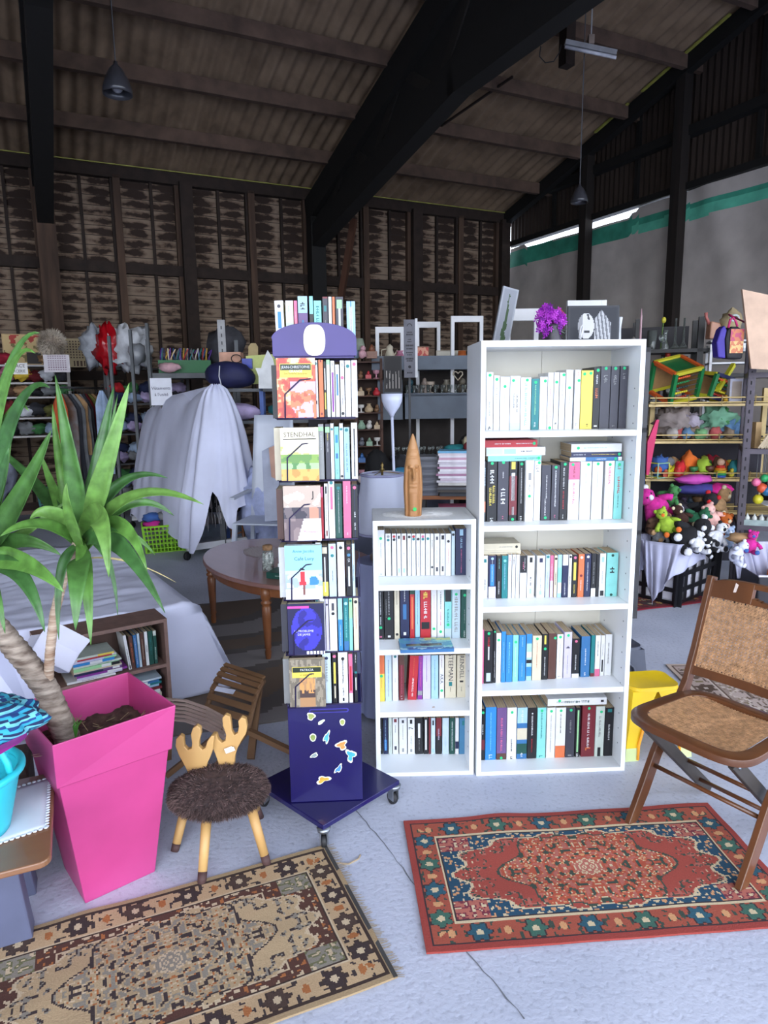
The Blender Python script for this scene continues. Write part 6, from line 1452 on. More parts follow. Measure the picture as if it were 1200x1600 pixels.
# stacked heap shelves in the middle-left + clothes rail
def garment(loc, rz, w_, h_, col, label, group, seed=0, col2=None):
    b = MB(); m_ = M(hx(col), .9, .15, 7, .002, col2=(hx(col2) if col2 else None))
    def g(u, v):
        t = 2*pi*u; k = min(1, v*7); x = w_/2*cos(t)*(.25+.75*k)*(1+.12*sin(5*t+seed)*v); y = .035*sin(t)*(1+.4*sin(7*t+seed)); return (x, y+.01*sin(v*9+seed), -h_*v+.03*abs(cos(t))*-1*(1-k)*0)
    b.grid(g, 26, 12, m_, wrap=True); b.tube([(0, 0, .0), (0, 0, .05), (.02, 0, .075), (.035, 0, .06)], .003, MG2, 5); return tag(b.build('garment', loc=loc, rz=rz), label, 'clothes', group)
CRL = Frame(-4.05, 8.62, 1.25)
p0, p1 = at(88, 597, 8.0), at(160, 592, 9.3)
rr = empty('clothes_rail', 'metal clothes rail with hanging clothes right of the haberdashery shelves', 'clothes rail', V(p0.x, p0.y, 0)); d_ = V(p1.x-p0.x, p1.y-p0.y, 0); zr = 1.62
for q in (V(0, 0, 0), d_): b = MB(); b.tube([q, q+V(0, 0, zr)], .014, MG2, 8); b.build('upright', rr)
b = MB(); b.tube([V(0, 0, zr), d_+V(0, 0, zr)], .012, MG2, 8); b.build('rail', rr)
gl = [('rust orange', 1.1), ('grey', 1.2), ('charcoal', 1.1), ('grey', 1.25), ('tan', .8), ('grey', 1.3), ('charcoal', 1.2), ('dark red', 1.3), ('olive', .85), ('tan', .9), ('brown', .8), ('black', 1.1), ('white', 1.2), ('pale blue', 1.25)]
for k, (c, h_) in enumerate(gl):
    f = (k+.5)/len(gl); garment(V(p0.x, p0.y, 0)+d_*f+V(0, 0, zr-.075), atan2(d_.y, d_.x)+1.35, .20 if k == 0 else .34, h_*.92, c, '%s garment, %s along the clothes rail from the left' % (c, ORD[k]), 'clothes on the rail', k, 'brown' if k == 1 else None)
# teal basket, bench, heaps
mesh_basket('plastic_basket', at(86, 742, 7.5)-V(0, 0, at(86, 742, 7.5).z-.30), .5, .34, .26, .22, '1f5a5c', 'teal plastic basket on the dark bench at the far left')
b = MB(); b.box(-1.9, .75, -.30, .35, .26, .30, M('4a382e', .7, .2, 4, stretch=(.2, 1, 1))); bt_ = b.build('bench_top', loc=V(-4.1, 7.55, 0), rz=.45); bt_.name = 'low_bench'
for x in (-1.8, -.6, .65):
    b = MB(); b.box(x-.04, x+.04, -.26, .31, 0, .26, DW); b.build('leg', bt_)
tag(bt_, 'long dark wooden bench on the floor behind the yucca', 'bench')
cloth_lump('white_cloth', fl(10, 800)+V(-.25, 0, 0), .38, .30, .56, ['a9aec4'], 'white sheet bunched over a piece of furniture at the left edge', 'sheet', seed=12, wob=.25, n=40)
rg = random.Random(13); hn = ['grey', 'navy', 'white', 'charcoal', 'pale blue', 'red', 'black', 'lilac', 'green', 'tan']
HS = Frame(-3.35, 8.55, .45)
hz2 = [.25, .68, 1.05, 1.42]
unit('shelving_unit', 'dark metal shelves stuffed with folded clothes left of the sheeted rail', 'shelves', HS, .95, .40, 2.10, hz2+[1.85], DGM, DGM, .035, .02)
for bi, z in enumerate(hz2):
    for k in range(5):
        for j in range(2 if bi else 3):
            c = hn[(k*3+bi*7+j*4) % 10]; lump('folded_clothes', HS.w(.10+.18*k, .08+.02*j, z+.10*j+.001), (.10, .13, .065), [c, c, hn[(k+j) % 10]], '%s folded clothes, %s pile from left, %s layer, dark shelves\' %s board' % (c, ORD[k], ORD[j], bn_[bi]), 'clothes', 'folded clothes on the dark metal shelves', seed=bi*20+k*3+j, n=16, wob=.7, freq=3, rot=.3*k)
lump('bag', at(152, 575, 8.5)-V(0, 0, .04), (.16, .14, .22), ['a0a4ac'], 'grey-white stuffed bag left of the red one', 'bag', seed=4, wob=.6, freq=3, n=26); lump('bag', at(172, 582, 8.4)-V(0, 0, .06), (.14, .10, .24), [('a8101c', .2, .1, 9)], 'shiny red plastic bag on top of the dark shelves', 'bag', seed=5, wob=.7, freq=3, n=26)
lump('bag', at(200, 580, 8.5)-V(0, 0, .04), (.26, .18, .26), ['c4c6cc'], 'large white stuffed bag right of the red one', 'bag', seed=6, wob=.6, freq=3, n=30)
lump('bag', at(215, 565, 8.3)-V(0, 0, .05), (.10, .10, .12), [('8f9298', .25, .1, 9)], 'silvery plastic bag at the right of the stuffed bags', 'bag', seed=7)
garment(at(158, 610, 8.3), .5, .16, 1.0, 'pale blue', 'long pale blue cloth hanging below the grey-white bag', None, 3)
# --- metal rack with the green crate of hangers
GF = Frame(-2.70, 8.15, .30); gz = at(290, 583, 8.3).z
unit('shelving_unit', 'tall grey metal rack with a green crate of hangers behind the white sheet', 'shelves', GF, 1.0, .45, 2.15, [gz, gz-.5, gz-1.0], MG2, MG2, .045, .06, back=None)
for k, x in enumerate((170, 203, 229)):
    b = MB(); p = at(x, 505+10*(2-k), 7.9+.1*k); b.box(-.016, .016, -.016, .016, 0, p.z, MG2); tag(b.build('metal_post', loc=V(p.x, p.y, 0)), ('slim grey metal post, leftmost of the three beside the bags', 'tall grey metal post, middle of the three beside the bags', 'tall grey metal post just left of the green crate')[k], 'post')
cz_ = GF.w(.40, .12, gz); t = empty('hanger_crate', 'green plastic crate full of coloured coat hangers on the grey rack', 'crate', cz_, GF.a); GRN = M('1f6a3a', .5, .05, 6)
for a in ((-.30, .30, -.12, -.115, 0, .15), (-.30, .30, .115, .12, 0, .15), (-.30, -.295, -.12, .12, 0, .15), (.295, .30, -.12, .12, 0, .15), (-.30, .30, -.12, .12, 0, .006)): b = MB(); b.box(*a, GRN); b.build('crate_wall', t)
hc = ['5a3a8a', '7a4aa0', '8a8ab8', '3a3a5a', '2a7a7a', 'c8a040', 'd8d0b8', 'b03a3a', 'e0c8a0', '2a5a8a', '4a8a8a', '6a6a70']; hcn = ['purple', 'violet', 'lilac grey', 'slate', 'teal', 'mustard', 'cream', 'red', 'ivory', 'blue', 'turquoise', 'grey']
for k in range(26):
    b = MB(); m_ = M(hc[(k*5) % 12], .4); b.tube([(0, -.10, .06), (0, 0, .17), (0, .10, .06), (0, -.10, .06)], .008, m_, 5); b.tube([(0, 0, .17), (.01, 0, .22), (.02, .02, .27), (.01, .045, .25), (0, .05, .22)], .0075, m_, 5)
    o = b.build('coat_hanger', loc=GF.w(.13+.0215*k, .12, gz+.02), rot=(0, .25*sin(k*1.9), GF.a+.3*sin(k*2.7))); tag(o, '%s coat hanger, %s from left in the green crate' % (hcn[(k*5) % 12], ORD[k] if k < 24 else ('twenty-fifth', 'twenty-sixth')[k-24]), 'hanger', 'coat hangers in the green crate')
lump('soft_toy', GF.w(.22, -.10, gz), (.13, .05, .06), ['c8a0a8'], 'pink fluffy cloth lying in front of the green crate', 'cloth', seed=8)
lump('bag', GF.w(.90, .25, gz), (.22, .16, .26), ['3c3c42'], 'large dark grey sack at the right of the green crate', 'bag', seed=9)
pst = at(345, 500, 7.6); b = MB(); b.box(-.04, .04, -.02, .02, 0, pst.z, M('9a9a9c', .5)); 
for k in range(26): b.box(-.006, .006, -.021, -.019, .2+k*.08, .235+k*.08, DGM)
tag(b.build('perforated_post', loc=V(pst.x, pst.y, 0), rz=.2), 'light grey perforated metal post right of the dark sack', 'post')
sg = empty('paper_sign', "white paper sign reading Vêtements à l'unité above the sheeted rail", 'sign', at(252, 612, 7.35), .1)
b = MB(); b.box(-.11, .11, 0, .003, -.14, .14, M('e2e4ee', .7, .02)); b.build('sheet_of_paper', sg); text('Vêtements', .045, M('2a2c50', .6), sg, loc=(0, -.002, .035)); text("à l'unité", .045, M('2a2c50', .6), sg, loc=(0, -.002, -.03))
b = MB(); b.box(-.012, .012, .004, .02, -.3, 0, DGM); b.build('support', sg)
# --- blue shelf with boxes to the left of the spinner
BLF = Frame(-1.62, 7.0, .12); bz = at(400, 607, 7.0).z; BLU = M('2a4f9a', .45)
unit('shelving_unit', 'blue-framed shelf with bags and boards left of the book rack', 'shelves', BLF, .90, .40, bz+.03, [bz, bz-.32, bz-.75], BLU, MG2, .04, .03, posts=(0, .40, .9))
lump('bag', BLF.w(.10, -.02, bz), (.24, .16, .135), [('1c1f4a', .7, .1, 6)], 'navy blue quilted bag on the blue-framed shelf', 'bag', seed=2, wob=.18, n=24, freq=1.2)
b = MB(); b.tube([BLF.w(.02, -.17, bz+.22), BLF.w(.01, -.18, bz+.12), BLF.w(.03, -.18, bz+.02)], .005, WHT, 6); tag(b.build('draw_string'), 'thin white string hanging down the front of the navy bag', 'string')
b = MB(); b.box(-.11, .11, -.08, .08, 0, .17, M('c99a84', .7)); tag(b.build('box', loc=BLF.w(.10, .24, bz+.22)-V(0, 0, .02), bevel=.006), 'peach box standing behind the navy bag', 'box')
board('cutting_board', ((388, 560), (388, 542), (392, 536), (399, 536), (403, 542), (403, 560)), 7.3, .02, 'a89468', 'small beige rounded board behind the peach box', 'board')
b = MB(); b.box(-.05, .05, -.04, .04, 0, .1, M('2a3fae', .4)); tag(b.build('box', loc=BLF.w(.27, .12, bz+.20)-V(0, 0, .0)), 'small bright blue box above the navy bag', 'box')
b = MB(); b.tube([BLF.w(.16+.05*cos(t), .10, bz+.30+.04*sin(t)) for t in [2*pi*k/16 for k in range(16)]], .005, BLKR, 5, closed=True); tag(b.build('cable_loop'), 'loop of dark cable beside the small bright blue box', 'cable')
board('picture_board', ((384, 556), (434, 553), (436, 600), (386, 600)), 7.15, .012, 'c2cc7e', 'pale yellow-green picture board behind the white pointed board', 'board')
board('pointed_board', ((404, 607), (404, 588), (399, 575), (408, 575), (410, 566), (418, 547), (426, 560), (431, 580), (430, 607)), 6.8, .018, 'd8dadc', 'white pointed fin-shaped board beside the book rack', 'board')
lump('toy_bowl', BLF.w(.62, .02, bz-.32), (.14, .1, .10), ['teal', 'pale blue', 'teal'], 'teal and pale blue heap under the white pointed board', 'cloth', seed=15)
lump('folded_quilt', BLF.w(.15, .02, bz-.32), (.24, .14, .09), ['lilac', 'pale blue'], 'pale flowered quilt folded below the navy bag', 'quilt', seed=16, wob=.2)
lump('folded_blanket', BLF.w(.15, .02, bz-.75), (.22, .14, .11), ['brown', 'rust orange'], 'rust brown blanket on the lower blue-framed shelf', 'blanket', seed=17, wob=.2)
# white plastic chair leaning + sheet
b = MB(); WPL = M('b9c0d0', .4, .03, 4)
wc = empty('plastic_chair', 'white plastic garden chair standing behind the book rack', 'chair', at(415, 800, 5.9)-V(0, 0, at(415, 800, 5.9).z), -.2)
zt_ = at(410, 650, 5.9).z
b = MB(); b.grid(lambda u, v: ((u-.5)*(.42-.06*v), .18+.10*v+.04*(1-(2*u-1)**2), .43+(zt_-.43)*v), 10, 10, WPL); b.build('backrest', wc, solid=.012); b = MB(); b.box(-.22, .22, -.22, .2, .42, .435, WPL); b.build('seat', wc, bevel=.006)
for sx in (-1, 1):
    for sy in (-1, 1): b = MB(); b.bar((sx*.20, sy*.2, .43), (sx*.23, sy*.23, .0), .035, .035, WPL); b.build('leg', wc)
    b = MB(); b.bar((sx*.22, -.2, .64), (sx*.22, .22, .66), .045, .02, WPL); b.build('armrest', wc)
board('paper_pad', ((409, 705), (436, 690), (436, 813), (414, 815)), 5.72, .05, '9aa0b4', 'stack of grey-blue papers leaning on the white plastic chair', 'papers')
board('photo_print', ((420, 700), (434, 694), (434, 750), (424, 745)), 5.705, .012, 'b08a78', 'small print with an orange figure pinned over the leaning papers', 'print')
cloth_lump('white_cloth', fl(418, 872), .20, .16, .42, ['a4aed4'], 'white cloth hanging in folds between the oval table and the book rack', 'cloth', seed=22, wob=.3, n=40)
# low grey plank + figurine near the sheet
b = MB(); b.box(-.42, .42, -.02, .02, 0, .14, M('8a94a8', .6)); tag(b.build('grey_plank', loc=fl(350, 848)+V(0, .35, 0), rz=.1), 'long grey plank on edge on the floor behind the oval table', 'plank')
b = MB(); p = fl(372, 862); b.tube([p+V(-.06, 0, 0), p+V(-.05, 0, .20)], .012, WT, 8); b.ball(p+V(-.05, 0, .225), .022, WT, 8); b.tube([p+V(.06, 0, 0), p+V(.06, 0, .26)], .014, WT, 8); b.ball(p+V(.06, 0, .29), .022, WT, 8); b.tube([p+V(-.05, 0, .16), p+V(.06, 0, .2)], .007, WT, 6); tag(b.build('turned_stand'), 'small turned brown wooden stand behind the oval table', 'stand')
# --- curio cabinet + knick-knacks behind the book rack
CF = Frame(-.27, 7.1, .1); cz2 = at(570, 560, 7.1).z; CBN = M('4a2a1c', .6, .2, 6)
czs = [cz2-.03-.17*k for k in range(9)]
unit('curio_shelf', 'narrow brown knick-knack shelf behind the book rack', 'shelves', CF, .26, .16, cz2, czs, CBN, CBN, .025, .012, back=M('2c1a12', .8))
rg = random.Random(31); kc = [('red', 'c0303a'), ('white', 'd0ccc8'), ('blue', '3a6aa8'), ('brown', '7a5a40'), ('pale green', '8aa890'), ('pink', 'c890a0'), ('beige', 'b8a080'), ('grey', '6a6c74')]
def knick(loc, s_, col, label, group, kind=0, cat='ornament'):
    b = MB(); m_ = M(col, .4, .08, 12)
    if kind % 4 == 0: b.lathe([(.3, 0), (.45, .1), (.5, .4), (.25, .75), (.18, .9), (.28, 1)], m_, 10)
    elif kind % 4 == 1: b.ball((0, 0, .35), .36, m_, 10, wob=.3, seed=kind); b.ball((.05, -.05, .8), .24, m_, 8)
    elif kind % 4 == 2: b.box(-.38, .38, -.25, .25, 0, .5, m_); b.lathe([(.3, .5), (.1, .95), (.02, 1)], m_, 8)
    else: b.lathe([(.4, 0), (.42, .05), (.1, .12), (.08, .5), (.38, .65), (.42, 1)], m_, 10)
    o = b.build('ornament', loc=loc); o.scale = (s_, s_, s_); return tag(o, label, cat, group)
for bi in range(1, 9):
    for k in range(3): nm, c = kc[(bi*3+k*5) % 8]; knick(CF.w(.05+.08*k, .0, czs[bi]), .075+.02*rg.random(), c, '%s ornament, %s from left on the knick-knack shelf\'s %s board' % (nm, ORD[k], ORD[bi-1]), 'ornaments on the knick-knack shelf', bi+k)
lp = empty('small_lamp', 'small lamp with a grey-green shade above the knick-knack shelf', 'lamp', CF.w(.05, .06, cz2)); b = MB(); b.lathe([(.03, 0), (.02, .03), (.01, .08)], BRS, 10); b.build('lamp_base', lp); b = MB(); b.lathe([(.065, .08), (.035, .20), (.03, .20)], M('8a9484', .8), 14); b.build('lamp_shade', lp)
knick(CF.w(.07, -.04, cz2), .12, 'c89aa4', 'pink rabbit-like ornament in front of the small green lamp', None, 1); knick(CF.w(.17, .02, cz2), .14, '7a4a34', 'square brown framed tile on the knick-knack shelf', None, 2); knick(CF.w(-.02, .05, cz2), .15, '8aa0b8', 'clear blue glass figure left of the small green lamp', None, 0)
# --- grey display shelving with white end frames
KF = Frame(.0, 7.35, .10); GYM = M('5c6674', .5, .05, 6)
zA, zB, zC, zD = at(670, 572, 7.4).z, at(670, 613, 7.4).z, at(670, 655, 7.4).z, at(670, 680, 7.4).z
gu = empty('display_shelving', 'grey metal shop shelving with white end frames behind the carved mask', 'shelves', KF.w(0, 0, 0), KF.a)
def ends(x0, x1, zt, d, nm='end_frame'):
    for i_, x in enumerate((x0, x1)): b = MB(); b.box(x-.018, x+.018, d-.02, d+.02, 0 if i_ == 0 and x0 > .2 else zA-.02, zt, WHT); fo_ = b.build(nm, gu)
    b = MB(); b.box(x0, x1, d-.018, d+.018, zt-.06, zt, WHT); b.build('top_rail', gu)
for x0p, x1p, yt, d in ((589, 628, 511, .0), (652, 685, 503, .25), (707, 752, 494, .0)):
    a = KF.hit(x0p, yt, d); c = KF.hit(x1p, yt, d); ends(a[0], c[0], a[1], d)
for z0, z1, x0, x1, d in ((zA-.02, zA+.10, -.12, 1.15, -.12), (zC+.01, zB-.02, .22, 1.00, -.14), (zA-.55, zA-.14, -.06, .20, -.10), (zD-.24, zD-.20, .1, 1.05, -.10)):
    b = MB(); b.box(x0, x1, d, d+.025, z0, z1, GYM); b.box(x0, x1, d, .30, z0-.02 if z1-z0 < .2 else z1-.02, z0 if z1-z0 < .2 else z1, GYM); b.build('shelf_front', gu)
b = MB(); b.box(0, 1.05, .29, .30, .1, zA, M('2a2422', .8)); b.build('back_panel', gu)
b = MB(); b.box(.22, 1.0, -.12, .28, zB-.02, zB-.008, GYM); b.build('shelf_board', gu)
for k in range(22): o = None
def glass(loc, h_, r_, label, group, kind=0, name='drinking_glass', m_=None):
    b = MB(); gm = m_ or GLS
    if kind == 0: b.lathe([(r_*.7, 0), (r_*.75, h_*.05), (r_, h_), (r_*.92, h_), (r_*.66, h_*.1), (.0, h_*.08)], gm, 10, caps=False)
    elif kind == 1: b.lathe([(r_*.9, 0), (r_*.9, h_*.03), (r_*.12, h_*.08), (r_*.12, h_*.45), (r_*.8, h_*.6), (r_, h_*.8), (r_*.85, h_), (r_*.8, h_)], gm, 10, caps=False)
    elif kind == 2: b.lathe([(r_*.9, 0), (r_, h_*.1), (r_*.4, h_*.4), (r_*.3, h_*.8), (r_*.6, h_), (r_*.5, h_)], gm, 12, caps=False)
    else: b.lathe([(r_*1.0, 0), (r_*.9, h_*.02), (r_*.22, h_*.22), (r_*.16, h_), (r_*.1, h_)], gm, 12, caps=False)
    return tag(b.build(name, loc=loc), label, 'glass', group)
for k in range(20): glass(KF.w(.25+.037*k, -.07+.05*(k % 2), zB-.008), .085, .017, 'small drinking glass in the row on the grey shelving', 'drinking glasses on the middle grey shelf', k % 2)
for k in range(20): glass(KF.w(.12+.046*k, -.06+.05*(k % 2), zD-.20), .085, .018, 'stemmed glass in the lowest visible row of the grey shelving', 'glasses on the low grey shelf', 1)
WC = M('c4bca8', .5); t = empty('coffee_pot', 'cream enamel jug with a handle on the grey shelving', 'jug', KF.w(.085, .03, zA)); b = MB(); b.lathe([(.055, 0), (.06, .02), (.05, .12), (.032, .17), (.036, .20), (.02, .215), (.006, .23)], WC, 16); b.build('body', t)
b = MB(); b.tube([(-.035, 0, .18), (-.085, 0, .17), (-.09, 0, .1), (-.05, 0, .05)], .006, WC, 6); b.build('handle', t); b = MB(); b.tube([(.04, 0, .10), (.08, 0, .17)], [.012, .006], WC, 6); b.build('spout', t)
knick(KF.w(.19, .0, zA), .16, 'b0708a', 'pink tapered vase beside the cream jug', None, 0); knick(KF.w(.25, .0, zA), .10, 'a01c30', 'small crimson pot left of the grey sign plank', None, 0)
pic(.14, .20, lambda u, v: 'c0504a' if noise.noise(V(u*4, v*4, 3)) > 0 else 'd89a80', 'picture', KF.w(.37, .12, zA), KF.a, 0, 'small red picture right of the grey sign plank')
pic(.30, .16, lambda u, v: '2a3a5a' if (abs(u-.55) < .25 and v < .2+.6*u) else 'c8c4b8', 'picture', KF.w(.62, .20, zA), KF.a, 0, 'cream landscape picture behind the red and white cups', 'b0a898')
for k in range(8): 
    b = MB(); b.lathe([(.018, 0), (.022, .06), (.018, .06), (.015, .01)], M(('8a2a3a', 'c8bcc0')[k % 2], .4), 10, caps=False); tag(b.build('cup', loc=KF.w(.42+.042*k, .0, zA)), 'red and white cup in the row on the top grey shelf', 'cup', 'red and white cups on the top grey shelf')
for k in range(2): b = MB(); b.lathe([(.055, 0), (.04, .16), (.035, .16)], M('b05a24', .7, .1, 9), 16); b.tube([(0, 0, 0), (0, 0, -.0+.01)], .02, BLKR, 6); tag(b.build('lampshade', loc=KF.w(.86+.105*k, .06, zA)), ('orange lampshade, left one of the pair', 'orange lampshade, right one of the pair')[k]+' on the top grey shelf', 'lampshade', 'orange lampshades')
b = MB(); b.box(-.06, .06, 0, .05, 0, .2, M('2c3448', .6)); b.box(-.055, .055, -.001, .0, .15, .19, M('c8c8cc', .6)); tag(b.build('box', loc=KF.w(1.07, .02, zA)), 'dark blue box with a white label right of the orange lampshades', 'box')
# heart, cat figures on the mid shelf
b = MB(); hp = [(.0, -.05), (.05, .01), (.045, .035), (.02, .04), (0, .02), (-.02, .04), (-.045, .035), (-.05, .01)]; b.tube([KF.w(.80+x, -.03, zA-.10+z) for x, z in hp], .007, M('c8bca8', .6), 6, closed=True); tag(b.build('heart_ornament'), 'cream openwork heart hanging under the top grey shelf', 'ornament')
for k, (x, s_, c, nm) in enumerate(((.30, .14, '2f5a68', 'teal bowl'), (.46, .16, '9a8a80', 'grey-pink figure'), (.52, .12, 'b8a898', 'beige figure'), (.70, .14, '8a8478', 'grey cat figure'), (.86, .15, '6a6458', 'dark cat figure'), (.95, .08, 'c0bcb4', 'white dish'))): knick(KF.w(x, .08, zB-.008), s_, c, '%s behind the small glasses on the grey shelving' % nm, None, k+1)
# sign plank, dark picture
sp_ = empty('sign_plank', 'narrow grey plank with black pictograms and lines of lettering', 'sign', at(640, 545, 6.6), .05); pw_ = .105; ph_ = .53
b = MB(); b.box(-pw_/2, pw_/2, 0, .02, -ph_/2, ph_/2, M('6a6a74', .6)); b.build('plank', sp_); b = MB(); b.box(pw_/2, pw_/2+.022, 0, .03, -ph_/2, ph_/2+.01, WHT); b.build('edge_strip', sp_)
b = MB(); rg = random.Random(4)
ik = M('26262c', .6)
for z, w_, h_ in ((.15, .05, .012), (.13, .06, .012), (.085, .03, .008), (.065, .04, .01), (.03, .07, .016), (0, .06, .012), (-.035, .065, .010), (-.055, .05, .01), (-.09, .07, .016), (-.11, .055, .012), (-.22, .05, .012)):
    x = -w_/2
    while x < w_/2: l_ = rg.uniform(.004, .01); b.box(x, min(x+l_, w_/2), -.001, 0, z-h_/2, z+h_/2, ik); x += l_+.0025
b.build('lettering', sp_); b = MB(); b.tube([(.022*cos(t), -.001, .205+.022*sin(t)) for t in [pi*k/10 for k in range(11)]], .004, ik, 4); b.ball((0, 0, -.165), .014, ik, 8, sy=.1); b.build('pictogram', sp_)
b = MB(); b.box(-.01, .01, .02, .04, -1.6, 0, DGM); b.build('support', sp_)
def fdark(u, v): return '9a9490' if (abs(((u*5) % 1)-.5) < .1 and .08 < v < .6 and noise.noise(V(u*9, v*5, 2)) > -.1) else '171418'
pic(.145, .31, fdark, 'picture', at(602, 611, 6.55), .05, 0, 'dark narrow picture with pale streaks beside the torchiere lamp', '171418', 30, 40)
# dark clutter below
for k, (x, y, Y, s_, c, lb, cat) in enumerate(((590, 700, 6.4, (.13, .12, .30), ['black'], 'black bag standing left of the torchiere pole', 'bag'), (625, 700, 6.6, (.12, .12, .26), ['charcoal'], 'charcoal bag standing right of the torchiere pole', 'bag'), (655, 715, 6.7, (.14, .1, .24), ['black', 'charcoal'], 'black folded pushchair frame behind the mask', 'pushchair'), (735, 700, 6.4, (.13, .12, .4), ['black'], 'black coat at the right end of the grey shelving', 'coat'))):
    p = at(x, y, Y); lump('black_bag', V(p.x, p.y, .35), s_, c, lb, cat, seed=40+k, n=18)
cb_ = Frame(-.45, 6.5, .05); b = MB(); b.box(0, 1.9, 0, .5, .31, .35, DGM); ct = b.build('low_counter', loc=cb_.w(0, 0, 0), rz=cb_.a)
for x in (.05, 1.85):
    for y in (.05, .45): b = MB(); b.box(x-.02, x+.02, y-.02, y+.02, 0, .31, DGM); b.build('leg', ct)
tag(ct, 'low dark counter carrying black bags behind the mask', 'counter')
b = MB(); b.box(-.4, .4, -.18, .18, 0, .82, M('3c4052', .8, .1, 6)); tag(b.build('covered_box', loc=V(.1, 5.35, 0)), 'dark blue-grey covered box behind the torchiere lamp', 'box')
for k, (x, y, s_, c, lb) in enumerate(((570, 706, .055, 'c8b8b4', 'pale shoe, left one on the covered box'), (582, 708, .055, 'b8a8a8', 'pale shoe, middle one on the covered box'), (597, 709, .055, '7a6a58', 'brown shoe on the covered box'), (632, 700, .09, '4a9ac8', 'sky blue rounded hat on the covered box'), (664, 696, .075, '6a4a88', 'violet rounded hat beside the mask tip'))):
    p = at(x, y, 5.25); cloth_lump('shoe' if k < 3 else 'hat', V(p.x, p.y, .82), s_*1.2, s_, s_*.7, [c], lb, 'shoe' if k < 3 else 'hat', seed=k, wob=.2, n=12)
lump('plush_toy', V(.63, 4.80, 1.10), (.07, .06, .055), ['cream', 'white'], 'cream plush dog on top of the magazine stack', 'soft toy', seed=71); lump('plush_toy', V(.50, 4.78, 1.10), (.08, .06, .022), ['teal', 'tan', 'green'], 'green and tan soft toy lying on the magazine stack', 'soft toy', seed=72); lump('ornament', V(.585, 4.70, 1.10), (.04, .04, .035), ['dark red'], 'dark red ball beside the cream plush dog', 'ball', seed=73, wob=.1)
b = MB(); b.bar((.98, 7.0, 0), (.93, 7.0, 1.82), .05, .04, M('7a5438', .7)); tag(b.build('wooden_pole'), 'brown wooden pole at the right end of the grey shelving', 'pole')
# ================= right side and ceiling fittings =================
# items seen over the tall bookcase stand on a dark unit behind it
UF = Frame(.86, 4.40, .03); uz = at(930, 545, 4.5).z
unit('shelving_unit', 'dark shelving hidden behind the tall bookcase, flowers and picture on top', 'shelves', UF, .80, .45, uz, [uz, uz-.5, .6], DGM, DGM, .04, .03)
# purple flowers
vf = UF.w(.22, .05, uz); fv = empty('flower_vase', 'vase of vivid purple artificial flowers above the tall bookcase', 'flowers', vf); b = MB(); b.lathe([(.05, 0), (.06, .05), (.035, .13), (.045, .15)], M('3a3440', .4), 14); b.build('vase', fv)
b = MB(); rg = random.Random(9); pm_ = [M('a01fb4', .6), M('8418a0', .6), M('c040d0', .6)]
for k in range(210):
    d = V(rg.gauss(0, 1), rg.gauss(0, .8), rg.gauss(0, 1)).normalized(); r_ = rg.uniform(.5, 1); c = V(.0+.09*d.x*r_-.02, .08*d.y*r_, .17+.105*d.z*r_)
    for j in range(5): a = 2*pi*j/5+k; e1 = V(cos(a), .4*sin(k), sin(a)).normalized()*.018; e2 = V(cos(a+.6), .3, sin(a+.6)).normalized()*.014; b.add([c, c+e2, c+e1*1.2, c+e1-e2*.3], [(0, 1, 2, 3)], pm_[k % 3])
stuff(b.build('petals', fv)); b = MB()
for k in range(16): a = k*.9; b.add([(0, 0, .12), (.05*cos(a), .04*sin(a), .10+.02*sin(k)), (.085*cos(a), .06*sin(a), .06+.09*(k % 3)/3), (.04*cos(a+.5), .04*sin(a+.5), .10)], [(0, 1, 2, 3)], M('4f5f54', .6))
b.build('leaves', fv)
def moon(u, v):
    if (u-.34)**2/.030+(v-.55)**2/.10 < 1: return ('3a3c40' if ((abs(v-.42) < .03 and abs(u-.36) < .06) or (abs(u-.40+.2*(v-.7)) < .02 and .7 < v < .85)) else ('c8c8cc' if u > .26 else '8f9094'))
    if .52 < u < .86 and v < .95-1.6*abs(u-.66): q = (u*26+v*3) % 2; return 'b4b6ba' if q < 1 else '6a6c72'
    if v < .08 and .0 < u < .4 and int(u*44) % 2: return 'c8c8cc'
    return '23262f'
zp = uz; a = UF.hit(905, 540, .0)[0]; c = UF.hit(955, 540, 0)[0]
o = pic(.30, .25, moon, 'art_print', UF.w(UF.hit(900, 540, .03)[0]-.04, .03, uz), UF.a, -.05, 'dark monochrome print with a pale face and hands above the bookcase', '23262f', 60, 50)
b = MB(); b.tube([UF.w(UF.hit(903, 540, .0)[0]+x, -.02, uz+z) for x, z in ((0, .06), (.008, .13), (.02, .14), (.022, .12), (.008, .055), (0, .06))], .005, WHT, 6); tag(b.build('white_ring'), 'white loop handle leaning on the monochrome print', 'ring')
board('red_card', ((871, 490), (872, 478), (884, 491), (876, 540), (869, 540)), 4.62, .004, 'b83a2c', 'red pointed card standing behind the purple flowers', 'card')
p = at(967, 535, 4.6); b = MB(); b.lathe([(.022, 0), (.014, .02), (.010, .14), (.018, .20), (.014, .205)], M('c8ccd4', .3), 12); tag(b.build('candlestick', loc=V(p.x, p.y, uz)), 'white slender candlestick right of the monochrome print', 'candlestick')
p = at(1000, 535, 4.55); b = MB(); b.lathe([(.02, 0), (.008, .02), (.007, .20), (.002, .25)], M('9a7a80', .4), 8); tag(b.build('thin_candle', loc=V(p.x, p.y, uz)), 'thin brownish-pink candle near the tall bookcase right corner', 'candle')
p = at(990, 528, 4.6); knick(V(p.x, p.y, uz), .08, '6a6460', 'small grey ornament left of the thin candle', None, 2)
